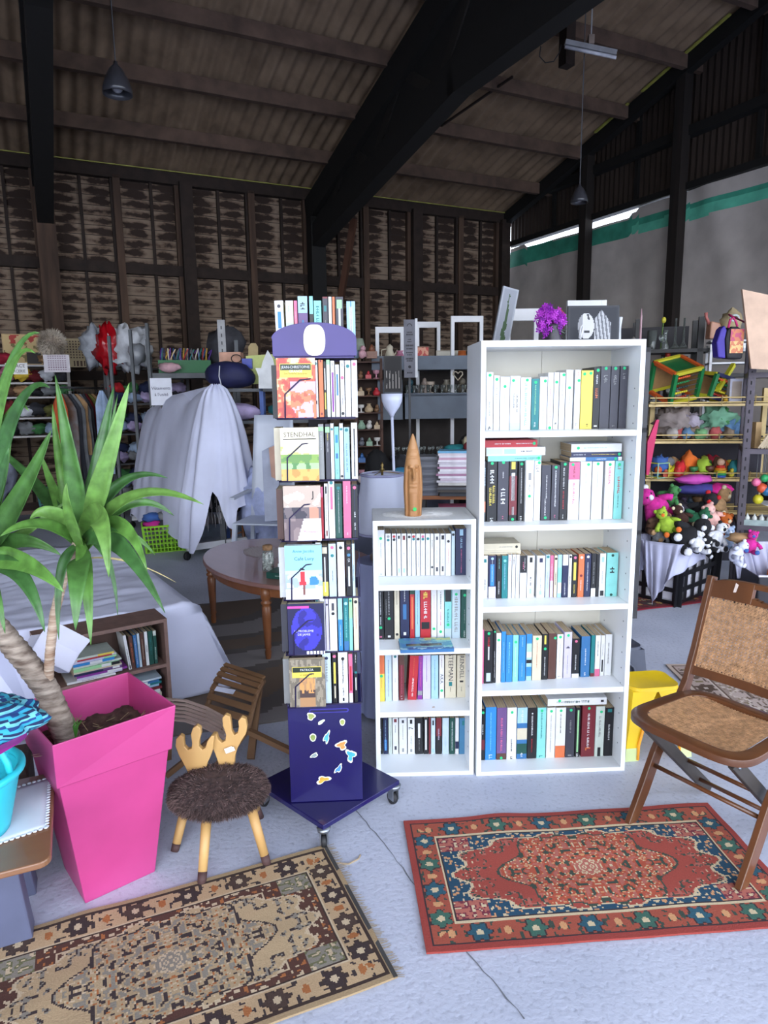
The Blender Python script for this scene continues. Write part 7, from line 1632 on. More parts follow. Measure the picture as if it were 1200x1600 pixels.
# white frames behind, and the plant photograph
for k, (x0, x1, yt, Y, lb) in enumerate(((794, 838, 483, 5.6, 'white metal end frame behind the plant photograph'), (890, 943, 470, 5.2, 'chipped white metal end frame behind the monochrome print'))):
    a, c = at(x0, yt, Y), at(x1, yt, Y); b = MB()
    for q in (a, c): b.box(q.x-.018, q.x+.018, Y-.02, Y+.02, 0, a.z, WHT)
    b.box(a.x, c.x, Y-.018, Y+.018, a.z-.09, a.z, WHT); tag(b.build('end_frame'), lb, 'frame')
def plant(u, v): return '2f4a26' if abs(u-.5-.12*noise.noise(V(u*3, v*9, 1))) < .22*(1.05-v) and v < .93 else '8a8e98'
b = MB(); Q = [at(772, 534, 4.9), at(797, 534, 4.9), at(802, 450, 4.9), at(790, 450, 4.9)]
w2, h2 = (Q[1]-Q[0]).length, .38; o = pic(.10, .40, plant, 'leaning_picture', Q[0]+V(.0, .0, -.03), 0, 0, 'framed plant photograph leaning at the tall bookcase left corner', '9a9ea8', 16, 40); o.rotation_euler = (0, .20, .35)
b = MB(); b.box(-.14, .14, -.04, .12, 0, Q[0].z-.05, DGM); tag(b.build('plinth', loc=V(Q[0].x+.05, 4.93, 0)), 'dark plinth behind the bookcases under the plant photograph', 'plinth')
# --- black shelves of glassware by the gable
AF = Frame(2.30, 6.35, -.28); zs = [at(1040, y, 6.2).z for y in (524+21, 585, 628, 668)]
unit('shelving_unit', 'black shelves of glassware in front of the grey tarpaulin', 'shelves', AF, 1.15, .35, at(1080, 495, 6.2).z, zs+[.3], M('141418', .5), M('141418', .5), .05, .03, posts=(0, .52))
b = MB(); b.box(-.9, .46, .30, .32, zs[0], zs[0]+.22, M('1d1a22', .6)); tag(b.build('dark_board', loc=AF.w(0, 0, 0), rz=AF.a), 'long dark board standing behind the top row of glassware', 'board')
def onA(px, z, d=.05): return AF.w(AF.hit(px, 545, d)[0], d, z)
for k, (px, h_, r_, kd, lb) in enumerate(((1018, .17, .045, 0, 'wide clear glass vase, leftmost on the black shelves'), (1034, .13, .03, 1, 'small clear goblet beside the wide vase'), (1039, .17, .035, 2, 'curved clear glass vase in the middle of the top black shelf'),
        (1054, .27, .05, 3, 'tall slender glass bud vase, left one of the pair'), (1067, .27, .05, 3, 'tall slender glass bud vase, right one of the pair'))): glass(onA(px, zs[0]), h_, r_, lb, 'vases on the top black shelf', kd, 'glass_vase')
t = empty('single_flower', 'yellow artificial bud standing in a vase on the black shelves', 'flower', onA(1032, zs[0], .12)); b = MB(); b.tube([(0, 0, .0), (.01, 0, .2), (.015, 0, .25)], .005, M('5a7a3a', .6), 6); b.build('stem', t); b = MB(); b.ball((.016, 0, .265), .022, M('c8c040', .5), 8, sz=1.3); b.build('bud', t)
for bi, z in enumerate(zs[1:3]):
    for k in range(9): glass(AF.w(-.10+.065*k, .05+.05*(k % 2), z), .10+.03*((k+bi) % 3), .026, 'glass in the crowded row on the black shelves\' %s board' % ('second', 'third')[bi], 'glasses on the %s black shelf' % ('second', 'third')[bi], (k+bi) % 3, m_=GLS if (k+bi) % 3 else M('b8a8b0', .1, .02, 4, trans=.7))
for k in range(3): lump('pottery', AF.w(-.06+.13*k, .05, zs[3]), (.05, .05, .09), [('8a7a70'), ('6a5a50'), ('9a9490')][k:k+1], ('mottled beige pot', 'brown pot', 'grey pot')[k]+' on the lowest visible black shelf', 'pot', seed=k, wob=.12)
b = MB()
for k in range(5): b.lathe([(.022-.002*(k % 2), 0), (.024, .02), (.02, .04)], M(('b03a2a', 'c8c0b0')[k % 2], .5), 10, (0, 0, .04*k))
tag(b.build('stacked_rings', loc=AF.w(AF.hit(1043, 560, .1)[0], .1, zs[1])), 'red and white stacked ornament on the second black shelf', 'ornament')
# white wire shelf of kitchenware behind the backpack
WF = Frame(2.85, 6.1, -.3); wz = [at(1105, y, 5.9).z for y in (545, 565)]
unit('shelving_unit', 'pale shelf of white crockery behind the hanging backpack', 'shelves', WF, .7, .25, wz[0]+.05, [wz[0], wz[1], .5, at(1121, 530, 5.95).z], WHT, WHT, .02, .015)
for k in range(7): knick(WF.w(.05+.09*k, .05, wz[0]), .11+.03*(k % 2), ('c4c8d0', '9aa0b0', 'd8dae0')[k % 3], 'white and blue crockery piece, %s from left on the pale shelf' % ORD[k], 'crockery on the pale shelf', k)
# --- toy shelves: cream wooden frame with sloping wire trays
TFm = Frame(2.02, 5.22, -.12); CRW = M('c9b078', .5, .08, 8); WIR = M('b8a068', .4, .05, 9, metal=.4)
tz = [at(1085, y, 5.1).z for y in (629, 688, 748, 800)]
ts = empty('toy_shelves', 'cream-framed shelves with wire trays full of toys on the right', 'shelves', TFm.w(0, 0, 0), TFm.a)
for x in (.0, .98): b = MB(); b.bar((x-.02, -.05, 0), (x+.06, .22, tz[0]), .035, .035, CRW); b.build('post', ts); b = MB(); b.bar((x, .45, 0), (x, .45, tz[0]+.1), .035, .035, CRW); b.build('post', ts)
b = MB(); b.box(0, .98, .43, .44, .1, tz[1], M('2c2a34', .8, .2, 5)); b.build('back_panel', ts)
for z in tz:
    b = MB(); b.box(-.02, 1.0, .0, .42, z-.03, z-.012, CRW); b.build('tray_board', ts); b = MB()
    for dz in (.0, .035): b.tube([(-.02, -.02, z+dz), (1.0, -.02, z+dz)], .005, WIR, 5)
    for k in range(5): b.tube([(.02+.235*k, -.02, z-.02), (.02+.235*k, -.03, z+.05)], .004, WIR, 5)
    b.build('wire_front', ts)
def tw(px, py, d): u, z = TFm.hit(px, py, d); return TFm.w(u, d, z)
# activity cubes
def cube(loc, rz, s_, label, cols, tilt=0):
    t = empty('activity_cube', label, 'toy', loc, rz); e = s_/2; fr_ = [M(c, .4, .03, 6) for c in cols]
    for i, (x, y) in enumerate(((-e, -e), (e, -e), (e, e), (-e, e))): b = MB(); b.box(x-.014, x+.014, y-.014, y+.014, 0, s_, fr_[i % 2]); b.build('corner_post', t)
    for i, z in enumerate((0, s_)):
        for j, (a, c) in enumerate((((-e, -e), (e, -e)), ((e, -e), (e, e)), ((e, e), (-e, e)), ((-e, e), (-e, -e)))): b = MB(); b.bar((a[0], a[1], z), (c[0], c[1], z), .026, .026, fr_[(j % 2)+2]); b.build('edge_bar', t)
    b = MB(); b.box(-e, e, -e, e, s_-.012, s_-.002, M('1f6a3c', .4)); b.build('top_panel', t)
    b = MB(); b.box(-e, e, e-.01, e, 0, s_, M('a07c50', .6)); b.box(e-.012, e-.008, -e, e, 0, s_, M('a07c50', .6)); b.build('side_panel', t)
    for r_ in range(5):
        z = s_*(.15+.17*r_); b = MB(); b.tube([(-e, -e, z), (e, -e, z)], .003, MG2, 5); q = b.build('bead_wire', t); b = MB(); bc = M(('a83020', 'd8c830', '2a3a3a', '1f7a44', 'd85a2a')[r_], .4)
        for k in range(7): b.ball((-e*.85+.0185*k, -e, z), .0095, bc, 8)
        b.build('beads', q)
    return t
cz1 = tw(1050, 627, .20); cz1.z = tz[0]+.002
cc = cube(cz1, .32, .24, 'tilted bead activity cube with green top and orange edges', ('1f7a44', '1f7a44', 'd0c838', 'd8602a'))
cc.rotation_euler = (.42, -.20, .30); cc.location.z += .06
c2_ = tw(1108, 630, .18); c2_.z = tz[0]; cc = cube(c2_, .2, .17, 'brown-sided activity cube with green and yellow frame', ('1f7a44', '1f7a44', '1c2050', 'd0c838')); cc.rotation_euler = (.1, .25, .35); cc.location.z += .03
b = MB(); b.box(-.05, .05, -.03, .03, 0, .17, M('c4c4d4', .5)); b.box(-.035, .035, -.031, -.030, .02, .15, M('a8988c', .5)); p = tw(1147, 632, .1); tag(b.build('toy_box', loc=V(p.x, p.y, tz[0]), rz=-.1), 'white and brown toy package at the right of the cubes', 'box')
knick(V(tw(1133, 630, .05).x, tw(1133, 630, .05).y, tz[0]), .05, 'c89a2a', 'small yellow toy between the cube and the white package', None, 1, 'toy')
b = MB(); b.bar(tw(1122, 608, .05), tw(1146, 570, .25), .03, .03, M('d0cc30', .4)); tag(b.build('toy_bar'), 'yellow toy bar slanting above the second activity cube', 'toy')
rg = random.Random(41)
tc_n = ['green', 'lime', 'red', 'orange', 'blue', 'yellow', 'purple', 'pink', 'brown', 'grey', 'white', 'teal', 'crimson', 'tan']
for k, (px, py, s_, c, lb, cat) in enumerate(((1050, 672, (.13, .12, .10), ['8a7f7c', '6f6562', 'a09a98'], 'clear plastic bag of brownish parts on the second toy tray', 'bag'), (1075, 676, (.09, .08, .08), ['9a92a0', 'a83a4a', '7a7684'], 'clear bag with red and grey pieces on the second toy tray', 'bag'),
        (1120, 672, (.12, .1, .10), ['6a9a80', '4a8a60', 'c0c8cc'], 'clear bag with green toys on the second toy tray', 'bag'), (1125, 655, (.07, .06, .11), ['green', '2fae6a'], 'crumpled bright green bag on the second toy tray', 'bag'), (1140, 680, (.08, .07, .07), ['5a80a8', '9ab8a8'], 'blue and lime packet at the right of the second toy tray', 'bag'))):
    p = tw(px, py, .15); lump('toy_bag', V(p.x, p.y, tz[1]), s_, c, lb, cat, seed=50+k, n=26, wob=.7, freq=3.2)
spec = [(1030, 'blue', .07), (1042, 'grey', .055), (1050, 'tan', .05), (1062, 'red', .05), (1075, 'orange', .075), (1088, 'orange', .05), (1098, 'lime', .06), (1105, 'green', .05), (1112, 'crimson', .06), (1122, 'brown', .055), (1128, 'orange', .05), (1137, 'yellow', .045), (1146, 'teal', .05), (1152, 'tan', .05)]
for k, (px, c, s_) in enumerate(spec):
    p = tw(px, 740, .06+.16*((k*7) % 3)/2); t = lump('toy', V(p.x, p.y, tz[2]), (s_*.9, s_*.8, s_*1.1), [c, c, tc_n[(k*5) % 14]], '%s toy, %s from left on the third toy tray' % (c, ORD[k]), 'toy', 'toys on the third tray', seed=60+k, n=14, wob=.5)
t = empty('stacking_toy', 'rainbow roly-poly toy on the third toy tray', 'toy', V(tw(1125, 740, .01).x, tw(1125, 740, .01).y-.0, tz[2]))
for k, c in enumerate(('1c4a9a', '1f8a4a', 'c8c030', 'e08a2a', 'c8302a')): b = MB(); r0_ = .045*sqrt(max(.1, 1-((k-1)/4.2)**2)); b.lathe([(r0_, .018*k), (r0_*.98, .018*k+.018)], M(c, .4), 14); b.build('coloured_ring', t)
b = MB(); b.ball((0, 0, .115), .028, M('e0b89a', .5), 10); b.build('head', t)
b = MB(); s_ = .055; V8 = [(-s_, -s_, 0), (s_, -s_, 0), (s_, s_, 0), (-s_, s_, 0), (-s_, -s_, 2*s_), (s_, -s_, 2*s_), (s_, s_, 2*s_), (-s_, s_, 2*s_)]
for i, (a, c) in enumerate(((0, 1), (1, 2), (2, 3), (3, 0), (4, 5), (5, 6), (6, 7), (7, 4), (0, 4), (1, 5), (2, 6), (3, 7))): b.tube([V8[a], V8[c]], .005, M(('8ab8a0', 'c8c840')[i % 2], .4), 5)
b.ball((0, 0, s_), .03, M('c85a2a', .5), 8); p = tw(1028, 740, .02); tag(b.build('frame_toy', loc=V(p.x, p.y, tz[2]), rz=.4), 'open cube toy of pale green rods at the left of the third tray', 'toy')
b = MB(); b.bar(tw(1044, 738, .03), tw(1064, 722, .14), .025, .025, M('d0cc30', .4)); tag(b.build('toy_bar'), 'yellow toy bar slanting on the third toy tray', 'toy')
spec2 = [(1040, 2, 'b84a30'), (1047, 1, 'd0b040'), (1056, 2, '4a6a9a'), (1060, 1, 'c83a3a'), (1069, 2, 'c8902a'), (1073, 1, '8a5a3a'), (1083, 1, '3a7a4a'), (1092, 2, 'd06a2a'), (1101, 1, 'a04a8a'), (1108, 2, '5a3a2a'), (1117, 1, 'c0b0a0'), (1133, 2, '7a2a2a'), (1142, 1, 'c8b83a'), (1149, 2, '8a8a90')]
for k, (px, kd, c) in enumerate(spec2):
    p = tw(px, 742, .03+.05*(k % 3)); knick(V(p.x, p.y, tz[2]), .065+.02*((k*3) % 4)/3, c, 'small toy piece, %s from left along the front of the third toy tray' % ORD[k], 'toy pieces on the third tray', k+kd, 'toy')
for k in range(9):
    p = tw(1050+11*k, 688, .03+.04*(k % 2)); lump('toy_packet', V(p.x, p.y, tz[1]), (.045, .04, .04), [('9a9490', 'a85050', '5a7a9a', '7a6a5a', '6a9a6a')[k % 5], 'b8b4b4'], 'small wrapped packet, %s from left along the front of the second toy tray' % ORD[k], 'packet', 'wrapped packets on the second tray', seed=120+k, n=12, wob=.6, freq=3)
for k in range(8):
    p = tw(1055+11*k, 800, .10); knick(V(p.x, p.y, tz[3]), .09, ('6a4a34', '5a4a6a', '3a4a5a', '8a6a4a')[k % 4], 'shaded toy, %s from left on the lowest toy tray' % ORD[k], 'toys on the lowest tray', k, 'toy')
# pink kite-like board and hanging things between bookcase and toys
board('kite', ((1010, 742), (1012, 690), (1026, 656), (1030, 656), (1022, 700), (1014, 742)), 5.0, .02, 'c0205a', 'tall raspberry pink board leaning at the left of the toy shelves', 'board')
board('metal_poster', ((1000, 790), (1001, 665), (1010, 665), (1006, 790)), 5.15, .01, '4a5a8a', 'blue and dark poster edge beside the tall bookcase', 'poster')
# plush pile in the black crate
KC = V(2.20, 5.02, 0); b_ = mesh_basket('laundry_crate', V(2.10, 5.02, 0), -.35+1.05, .56, .50, .45, '15151b', 'black plastic laundry crate heaped with soft toys', nx=5, nz=4, top=1.06)
b = MB(); b.box(-.268, .268, -.238, .238, .012, .43, M('d4d4e2', .85, .05, 9, .004)); tag(b.build('crate_liner', loc=V(2.10, 5.02, 0), rz=.70, bevel=.03), 'pale lining cloth inside the black laundry crate', 'cloth')
def strip_cloth(nm, top_pts, bot_pts, label, col='b4b6d0', seed=0):
    n = 30; b = MB()
    def interp(P_, u): f = u*(len(P_)-1); i = min(int(f), len(P_)-2); return P_[i].lerp(P_[i+1], f-i)
    def g(u, v): p = interp(top_pts, u).lerp(interp(bot_pts, u), v); w_ = .022*sin(u*26+seed)*min(1, v*2+.2); return p+V(w_*.3, -abs(w_)-.008, 0)
    b.grid(g, 60, 16, M(col, .85, .04, 5)); return tag(b.build(nm, solid=.002), label, 'cloth')
strip_cloth('white_cloth', [at(1000, 842, 4.72), at(1015, 845, 4.66), at(1060, 850, 4.55), at(1102, 850, 4.72)], [at(1000, 855, 4.75), at(1016, 943, 4.60), at(1042, 905, 4.5), at(1098, 872, 4.7)], 'pale lilac cloth hanging in a point over the black crate')
strip_cloth('white_cloth', [at(988, 835, 4.8), at(1016, 832, 4.8)], [at(992, 905, 4.8), at(1012, 870, 4.8)], 'pale cloth hanging between the tall bookcase and the black crate', seed=2)
def plush(px, py, Y, s_, col, label, col2=None, seed=0, pose=0):
    """soft toy: body, head with ears, arms and legs in one continuous skin plus contrasting parts"""
    p = at(px, py, Y); m_ = M(hx(col) if col in CH2 else col, .95, .12, 30, .003); m2 = M(hx(col2) if col2 in CH2 else (col2 or col), .95, .1, 30); rg = random.Random(seed)
    t = empty('soft_toy', label, 'soft toy', p); b = MB(); b.ball((0, 0, 0), s_, m_, 14, sx=1, sy=.8, sz=1.15, wob=.15, seed=seed); b.build('body', t)
    h = V(0, -.15*s_, 1.55*s_); b = MB(); b.ball(h, s_*.72, m_, 14, wob=.1, seed=seed+1); hd_ = b.build('head', t)
    for s2 in (-1, 1):
        b = MB(); b.ball(h+V(s2*.55*s_, 0, .55*s_), s_*.26, m2 if seed % 2 else m_, 8); b.build('ear', hd_)
        b = MB(); b.tube([(s2*.7*s_, -.1*s_, .5*s_), (s2*1.3*s_, -.35*s_, .1*s_), (s2*1.45*s_, -.5*s_, -.2*s_)], [s_*.32, s_*.28, s_*.3], m_, 8); b.build('arm', t)
        b = MB(); b.tube([(s2*.45*s_, -.2*s_, -.8*s_), (s2*.7*s_, -.9*s_, -1.0*s_), (s2*.75*s_, -1.3*s_, -.9*s_)], [s_*.38, s_*.33, s_*.36], m_, 8); lg = b.build('leg', t)
        if col2: b = MB(); b.ball((s2*.76*s_, -1.5*s_, -.88*s_), s_*.36, m2, 8, sy=.5); b.build('foot_pad', lg)
        b = MB(); b.ball(h+V(s2*.25*s_, -.62*s_, .12*s_), s_*.09, BLKR, 6); b.build('eye', hd_)
    b = MB(); b.ball(h+V(0, -.6*s_, -.12*s_), s_*.26, m2 if col2 else m_, 8, sy=.7); b.build('muzzle', hd_)
    t.rotation_euler = (rg.uniform(-.3, .5), rg.uniform(-.6, .6)+pose, rg.uniform(-.7, .7)); return t
plush(1026, 795, 4.85, .085, 'magenta', 'bright pink soft toy with white paws, top left of the pile', 'white', 1, -1.2)
plush(1046, 778, 4.95, .055, 'green', 'green spiky soft toy standing above the pink one', 'green', 2)
plush(1072, 838, 4.62, .080, 'black', 'black and white penguin-like soft toy lying on the crate front', 'white', 3, .9)
plush(1042, 820, 4.65, .055, 'lime', 'lime green soft toy with orange spots in the middle of the pile', 'orange', 4)
plush(1022, 822, 4.75, .06, 'brown', 'brown soft toy at the left edge of the pile', 'tan', 5, .4)
plush(1030, 838, 4.7, .045, 'grey', 'grey soft toy above the lilac cloth', 'white', 6)
plush(1064, 812, 4.75, .05, '3a2018', 'small dark monkey soft toy beside the lime one', 'cream', 7)
plush(1082, 812, 4.8, .055, '1f5a3c', 'dark green soft toy in the middle of the pile', 'white', 8, .5)
plush(1098, 800, 4.9, .07, 'black', 'black soft toy with red and white trim near the pile top', 'red', 9, .6)
plush(1112, 812, 4.85, .06, 'd8a8a0', 'pale pink-faced soft toy right of the black one', 'd8b8b0', 10, -.4)
plush(1120, 792, 5.0, .07, 'tan', 'grey-tan soft toy at the top right of the pile', 'cream', 11, .5)
plush(1128, 830, 4.85, .06, 'b05a20', 'orange-brown soft toy at the right of the pile', 'cream', 12)
plush(1118, 842, 4.7, .055, 'white', 'white soft toy with black patches above the crate rim', 'black', 13, .3)
plush(1090, 850, 4.58, .05, 'white', 'white paw-like soft toy hanging over the crate rim', 'white', 14)
plush(1104, 852, 4.62, .045, 'black', 'black and white striped soft toy on the crate rim', 'white', 15)
plush(1138, 846, 4.8, .05, 'pale blue', 'pale blue soft toy at the right end of the crate', 'white', 16)
cloth_lump('base_toys', V(2.12, 5.05, .40), .24, .22, .13, ['3a3440', '2a2a30', '6a5a54', '2a2c34'], 'dark mixed soft toys filling the black crate', 'soft toy', seed=35, wob=.4, n=22)
for k, (px, py, s_, c, lb) in enumerate(((1085, 752, (.15, .07, .035), ['c04aa8', '7a3aa0', 'e080c0'], 'pink and purple sleeping bag, upper one above the soft toys'), (1092, 768, (.18, .07, .04), ['3a3a80', 'd890c8', '4a3a90'], 'pink and navy striped cushion below the sleeping bag'), (1125, 770, (.10, .07, .045), ['d0208a', 'b0188a'], 'hot pink cushion right of the striped one'))):
    p = at(px, py, 5.08); lump('cushion', p-V(0, 0, .02), s_, c, lb, 'cushion', seed=80+k, n=20, wob=.25, rot=.2)
# --- near dark metal rack on the right
PF_ = Frame(2.50, 4.78, -.42); GRT = M('4c4650', .5, .1, 8, metal=.3)
rk2 = empty('metal_rack', 'dark grey slotted metal rack at the right edge with toys', 'rack', PF_.w(0, 0, 0), PF_.a)
zt2 = at(1165, 560, 4.7).z+.25
for x, y in ((0.02, 0), (.95, 0), (.02, .42), (.95, .42)):
    b = MB(); b.box(x-.025, x+.025, y-.003, y+.003, 0, zt2, GRT); b.box(x-.025, x-.019, y-.003, y+.035, 0, zt2, GRT)
    for k in range(30): b.box(x-.004, x+.004, y-.0045, y-.003, .1+k*.065, .125+k*.065, M('17151a', .8))
    b.build('slotted_post', rk2)
rz2 = [at(1172, y, 4.72).z for y in (582, 702, 822)]
for z in rz2: b = MB(); b.box(0, .97, -.01, .43, z-.035, z, GRT); b.build('shelf_board', rk2)
# beige board on top, leaning
board('beige_panel', ((1160, 452), (1245, 470), (1245, 580), (1174, 576)), 4.62, .02, 'c8a890', 'pale beige panel leaning at the upper right edge', 'panel')
# backpack
bk_ = empty('backpack', "child's black and pink backpack with picture panel hung on the rack", 'bag', at(1151, 548, 4.66)); s0 = at(1151, 548, 4.66)
def loc_(px, py, Y=4.66): return at(px, py, Y)-s0
b = MB(); o_ = [loc_(*q) for q in ((1136, 560), (1134, 530), (1137, 516), (1145, 510), (1154, 510), (1162, 516), (1163, 545), (1160, 561))]; n = len(o_)
b.add(o_+[p+V(0, .10, 0) for p in o_], [tuple(range(n)), tuple(range(2*n-1, n-1, -1))]+[(i, n+i, n+(i+1) % n, (i+1) % n) for i in range(n)], M('1c1a20', .7), False); b.build('body', bk_, bevel=.012)
link('picture_panel', painted(.088, .155, 18, 30, lambda u, v: 'c0704a' if noise.noise(V(u*5, v*6, 2)) > .0 else ('b04060' if v > .5 else 'd8b070'), VC(.5)), bk_, loc=loc_(1139, 552)+V(0, -.006, 0))
b = MB(); b.tube([loc_(1138, 512), loc_(1141, 500), loc_(1146, 496), loc_(1150, 503), loc_(1152, 510)], .008, M('b02060', .6), 6); b.build('top_loop', bk_); b = MB(); b.tube([loc_(1146, 497), loc_(1146, 490)+V(0, .06, 0), V(2.52, 4.78, 0)-V(s0.x, s0.y, 0)+V(0, 0, .16)], .006, M('b02060', .6), 6); b.build('hanging_strap', bk_)
b = MB(); o_ = [loc_(*q) for q in ((1122, 558), (1120, 535), (1127, 514), (1133, 508), (1136, 516), (1133, 530), (1134, 560))]; n = len(o_); b.add(o_+[p+V(0, .08, 0) for p in o_], [tuple(range(n)), tuple(range(2*n-1, n-1, -1))]+[(i, n+i, n+(i+1) % n, (i+1) % n) for i in range(n)], M('3a2a90', .6), False); b.build('side_pocket', bk_, bevel=.008)
# bag, straw things above
p = at(1121, 529, 5.95); 
lg_ = empty('leather_bag', 'tan-pink leather bag with an upright handle above the backpack', 'bag', p); b = MB(); b.add([(-.055, 0, 0), (.05, 0, 0), (.055, 0, .10), (-.05, 0, .12), (-.055, .08, 0), (.05, .08, 0), (.055, .08, .10), (-.05, .08, .12)], [(0, 1, 2, 3), (7, 6, 5, 4), (0, 4, 5, 1), (1, 5, 6, 2), (2, 6, 7, 3), (3, 7, 4, 0)], M('b08068', .5, .08, 9)); b.build('bag_body', lg_, bevel=.01)
b = MB(); b.tube([(-.05, .03, .10), (-.075, .03, .15), (-.078, .03, .18)], [.012, .01, .013], M('a8605a', .5), 8); b.build('handle', lg_)
lg_.scale = (1.2, 1.2, 1.2)
lump('straw_hat', at(1141, 528, 5.95), (.085, .06, .12), ['9a8a6a', '7a7060'], 'straw-coloured bundle behind the top of the backpack', 'bundle', seed=91)
b = MB(); q = at(1148, 497, 5.9); b.tube([q+V(.035*cos(t), 0, .025*sin(t)) for t in [2*pi*k/12 for k in range(12)]], .009, M('b4c0c0', .5), 6, closed=True); b.tube([q+V(0, .0, -.02), q+V(0, .02, -.09)], .004, DGM, 4); tag(b.build('ring_hook'), 'pale grey ring-shaped handle left of the beige panel', 'handle')
# doll, toys on rack
dl = empty('doll', 'doll with long blond hair lying on the right-hand rack', 'doll', PF_.w(.22, .08, rz2[1])); b = MB(); b.ball((0, 0, .14), .06, M('d8a88c', .6), 12); b.tube([(0, 0, .08), (0, .05, .02)], .05, M('c05a7a', .7), 10); b.build('body', dl)
b = MB(); rg = random.Random(14)
for k in range(170): a = rg.uniform(-1.6, 1.2); x = .06*sin(a); b.tube([(x*.6, -.02*rg.random(), .20), (x-.02, -.05, .15), (x*1.6-.03, -.065, .08), (x*2.0-.04+rg.uniform(-.02, .02), -.07, .005+.02*rg.random())], [.004, .005, .004, .002], M(('b8a890', 'a0907a', 'c8bca4')[k % 3], .7), 4)
stuff(b.build('hair', dl))
b = MB(); b.box(-.02, .02, -.03, .03, 0, .18, M('a88a60', .7)); tag(b.build('wood_block', loc=PF_.w(.08, .1, rz2[1])), 'upright pale wooden block left of the blond doll', 'block')
for k, (dx, z, c, s_, lb) in enumerate(((.10, .30, 'e0709a', .03, 'pink ball in the hanging toy cluster on the rack'), (.15, .33, '2fa060', .028, 'green ball in the hanging toy cluster on the rack'), (.14, .26, 'd85a3a', .035, 'red-orange ball in the hanging toy cluster on the rack'), (.17, .24, '2a6a9a', .035, 'blue ball in the hanging toy cluster on the rack'), (.22, .31, '8a2020', .028, 'dark red ball right of the hanging toy cluster'), (.26, .32, 'd0c030', .024, 'yellow ball right of the dark red ball'), (.12, .18, 'c8c030', .035, 'yellow ball below the hanging toy cluster'))):
    b = MB(); b.ball((0, 0, 0), s_, M(c, .4), 12); b.tube([(0, 0, s_*.8), (0, 0, rz2[1]-rz2[2]-.035-z)], .002, MG2, 4); tag(b.build('toy_ball', loc=PF_.w(dx, .05, rz2[2]+z)), lb, 'ball', 'balls of the hanging toy')
b = MB(); BLP = M('3a7ac8', .5, .05, 6)
for a, c in (((.27, 0), (.24, .38)), ((.62, 0), (.62, .38))): b.bar((a[0], -.03, a[1]), (c[0], -.03, c[1]), .02, .02, BLP)
for z in (.01, .20, .37): b.bar((.25, -.03, z), (.62, -.03, z), .02, .02, BLP)
b.box(.26, .62, -.02, -.015, 0, .38, M('5a6ab0', .6)); tag(b.build('blue_playpen_frame', loc=PF_.w(0, 0, rz2[2]), rz=PF_.a), 'light blue plastic framed panel at the right edge', 'panel')
b = MB(); cs_ = M('8a9a9a', .5, .1, 20)
b.box(0, .22, 0, .08, 0, .04, cs_)
for k in range(5): b.lathe([(.016, .03), (.016, .055), (.006, .07), (.001, .085)], M('c8ccc8', .5), 8, (.02+.045*k, .02, 0))
tag(b.build('toy_castle', loc=PF_.w(.04, -.005, rz2[2]), rz=PF_.a), 'grey toy castle wall with white spires on the rack', 'toy')
lump('soft_toy', PF_.w(.33, .03, rz2[2]), (.07, .05, .06), ['orange', 'white', 'black'], 'orange white and black striped soft toy on the right-hand rack', 'soft toy', seed=95, n=20, st=lambda i, k: int(i*9))
# cloth and rabbit under the rack
strip_cloth('white_cloth', [at(1143, 850, 4.6), at(1170, 846, 4.6), at(1230, 845, 4.6)], [at(1150, 902, 4.6), at(1185, 903, 4.6), at(1230, 905, 4.6)], 'pale draped cloth below the grey rack shelf', seed=4)
plush(1150, 866, 4.5, .05, 'd0d4ec', 'white long-eared soft toy leaning out under the rack', 'white', 17, .5)
plush(1172, 852, 4.55, .045, 'magenta', 'magenta and blue soft toy beside the white long-eared one', 'blue', 18)
lump('soft_toy', at(1158, 842, 4.62)-V(0, 0, .03), (.09, .05, .035), ['tan', 'cream', 'blue'], 'tan soft toy squeezed under the rack shelf', 'soft toy', seed=97)
bx = empty('open_box', 'dark open box with an orange toy beside the cane chair back', 'box', V(2.55, 4.40, 0), -.1); b = MB()
for a in ((-.12, .6, -.1, -.09, 0, .30), (-.12, .6, .25, .26, 0, .30), (-.12, -.11, -.1, .26, 0, .30), (-.12, .6, -.1, .26, 0, .01)): b = MB(); b.box(*a, M('2a2830', .7)); b.build('box_wall', bx)
b = MB(); b.box(-.12, .6, -.102, -.09, .30, .312, M('c8c4d4', .5)); b.build('rim', bx)
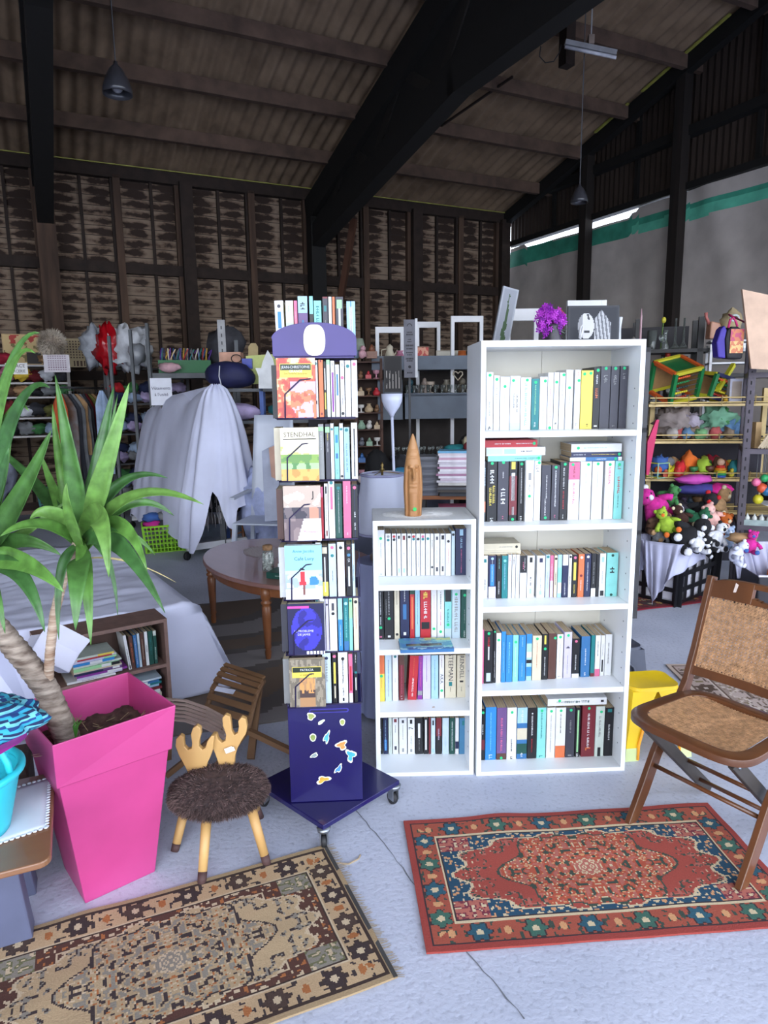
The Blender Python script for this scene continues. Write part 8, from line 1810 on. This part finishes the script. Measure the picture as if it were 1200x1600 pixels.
lump('toy', V(2.66, 4.42, .20), (.12, .08, .09), ['orange'], 'bright orange rounded toy in the dark open box', 'toy', seed=98, wob=.1); lump('bag', V(2.72, 4.30, .05), (.14, .08, .20), ['teal', '3a6a80'], 'teal crumpled bag seen through the chair handle hole', 'bag', seed=99)
# --- hanging lamps and the strip light
def pendant(px, py, Y, r_, label, cord_top, glossy=True):
    p = at(px, py, Y); t = empty('pendant_lamp', label, 'lamp', p); m_ = M('3c3c42', .3, .08, 9, coat=.4)
    b = MB(); b.lathe([(r_, 0), (r_*.98, r_*.35), (r_*.80, r_*.95), (r_*.45, r_*1.6), (r_*.16, r_*1.9), (r_*.12, r_*2.1)], m_, 24, caps=False); b.build('lamp_shade', t, solid=.004)
    b = MB(); b.ball((0, 0, r_*.5), r_*.4, M('a8a8b0', .3), 12); b.build('bulb', t)
    b = MB(); b.tube([(0, 0, r_*2.05), (0, 0, cord_top-p.z)], .006, M('5a5a5e', .6), 5); b.build('cord', t); return t
pendant(184, 148, 7.6, .145, 'dark bell-shaped pendant lamp hanging at the upper left', 5.40)
pendant(905, 317, 8.4, .095, 'dark bell-shaped pendant lamp hanging on a long cord at right', 5.75)
p0, p1 = at(883, 66, 8.2), at(963, 83, 8.2); fl2 = empty('strip_light', 'unlit white fluorescent strip light under the roof', 'lamp', (p0+p1)/2); c = (p0+p1)/2
b = MB(); b.bar(p0-c, p1-c, .05, .05, M('8a8a8e', .5)); b.build('housing', fl2); b = MB(); b.tube([p0-c+V(0, 0, -.045), p1-c+V(0, 0, -.045)], .018, M('c0c0c8', .3), 8); b.build('tube', fl2)
b = MB(); b.tube([V(.0, 0, .02), V(0, 0, .55)], .008, M('a8a8aa', .5), 5); b.box(-.03, .03, -.03, .03, .03, .12, M('8a7a70', .6)); b.build('suspension_cord', fl2)
b = MB(); b.tube([at(x, y, 8.25) for x, y in ((845, 72), (843, 88), (852, 98), (865, 96), (874, 82), (877, 70))], .006, BLKR, 5); tag(b.build('cable'), 'dark looping cable left of the strip light', 'cable')
# bright leak in the tarpaulin seam: a small opening near the corner
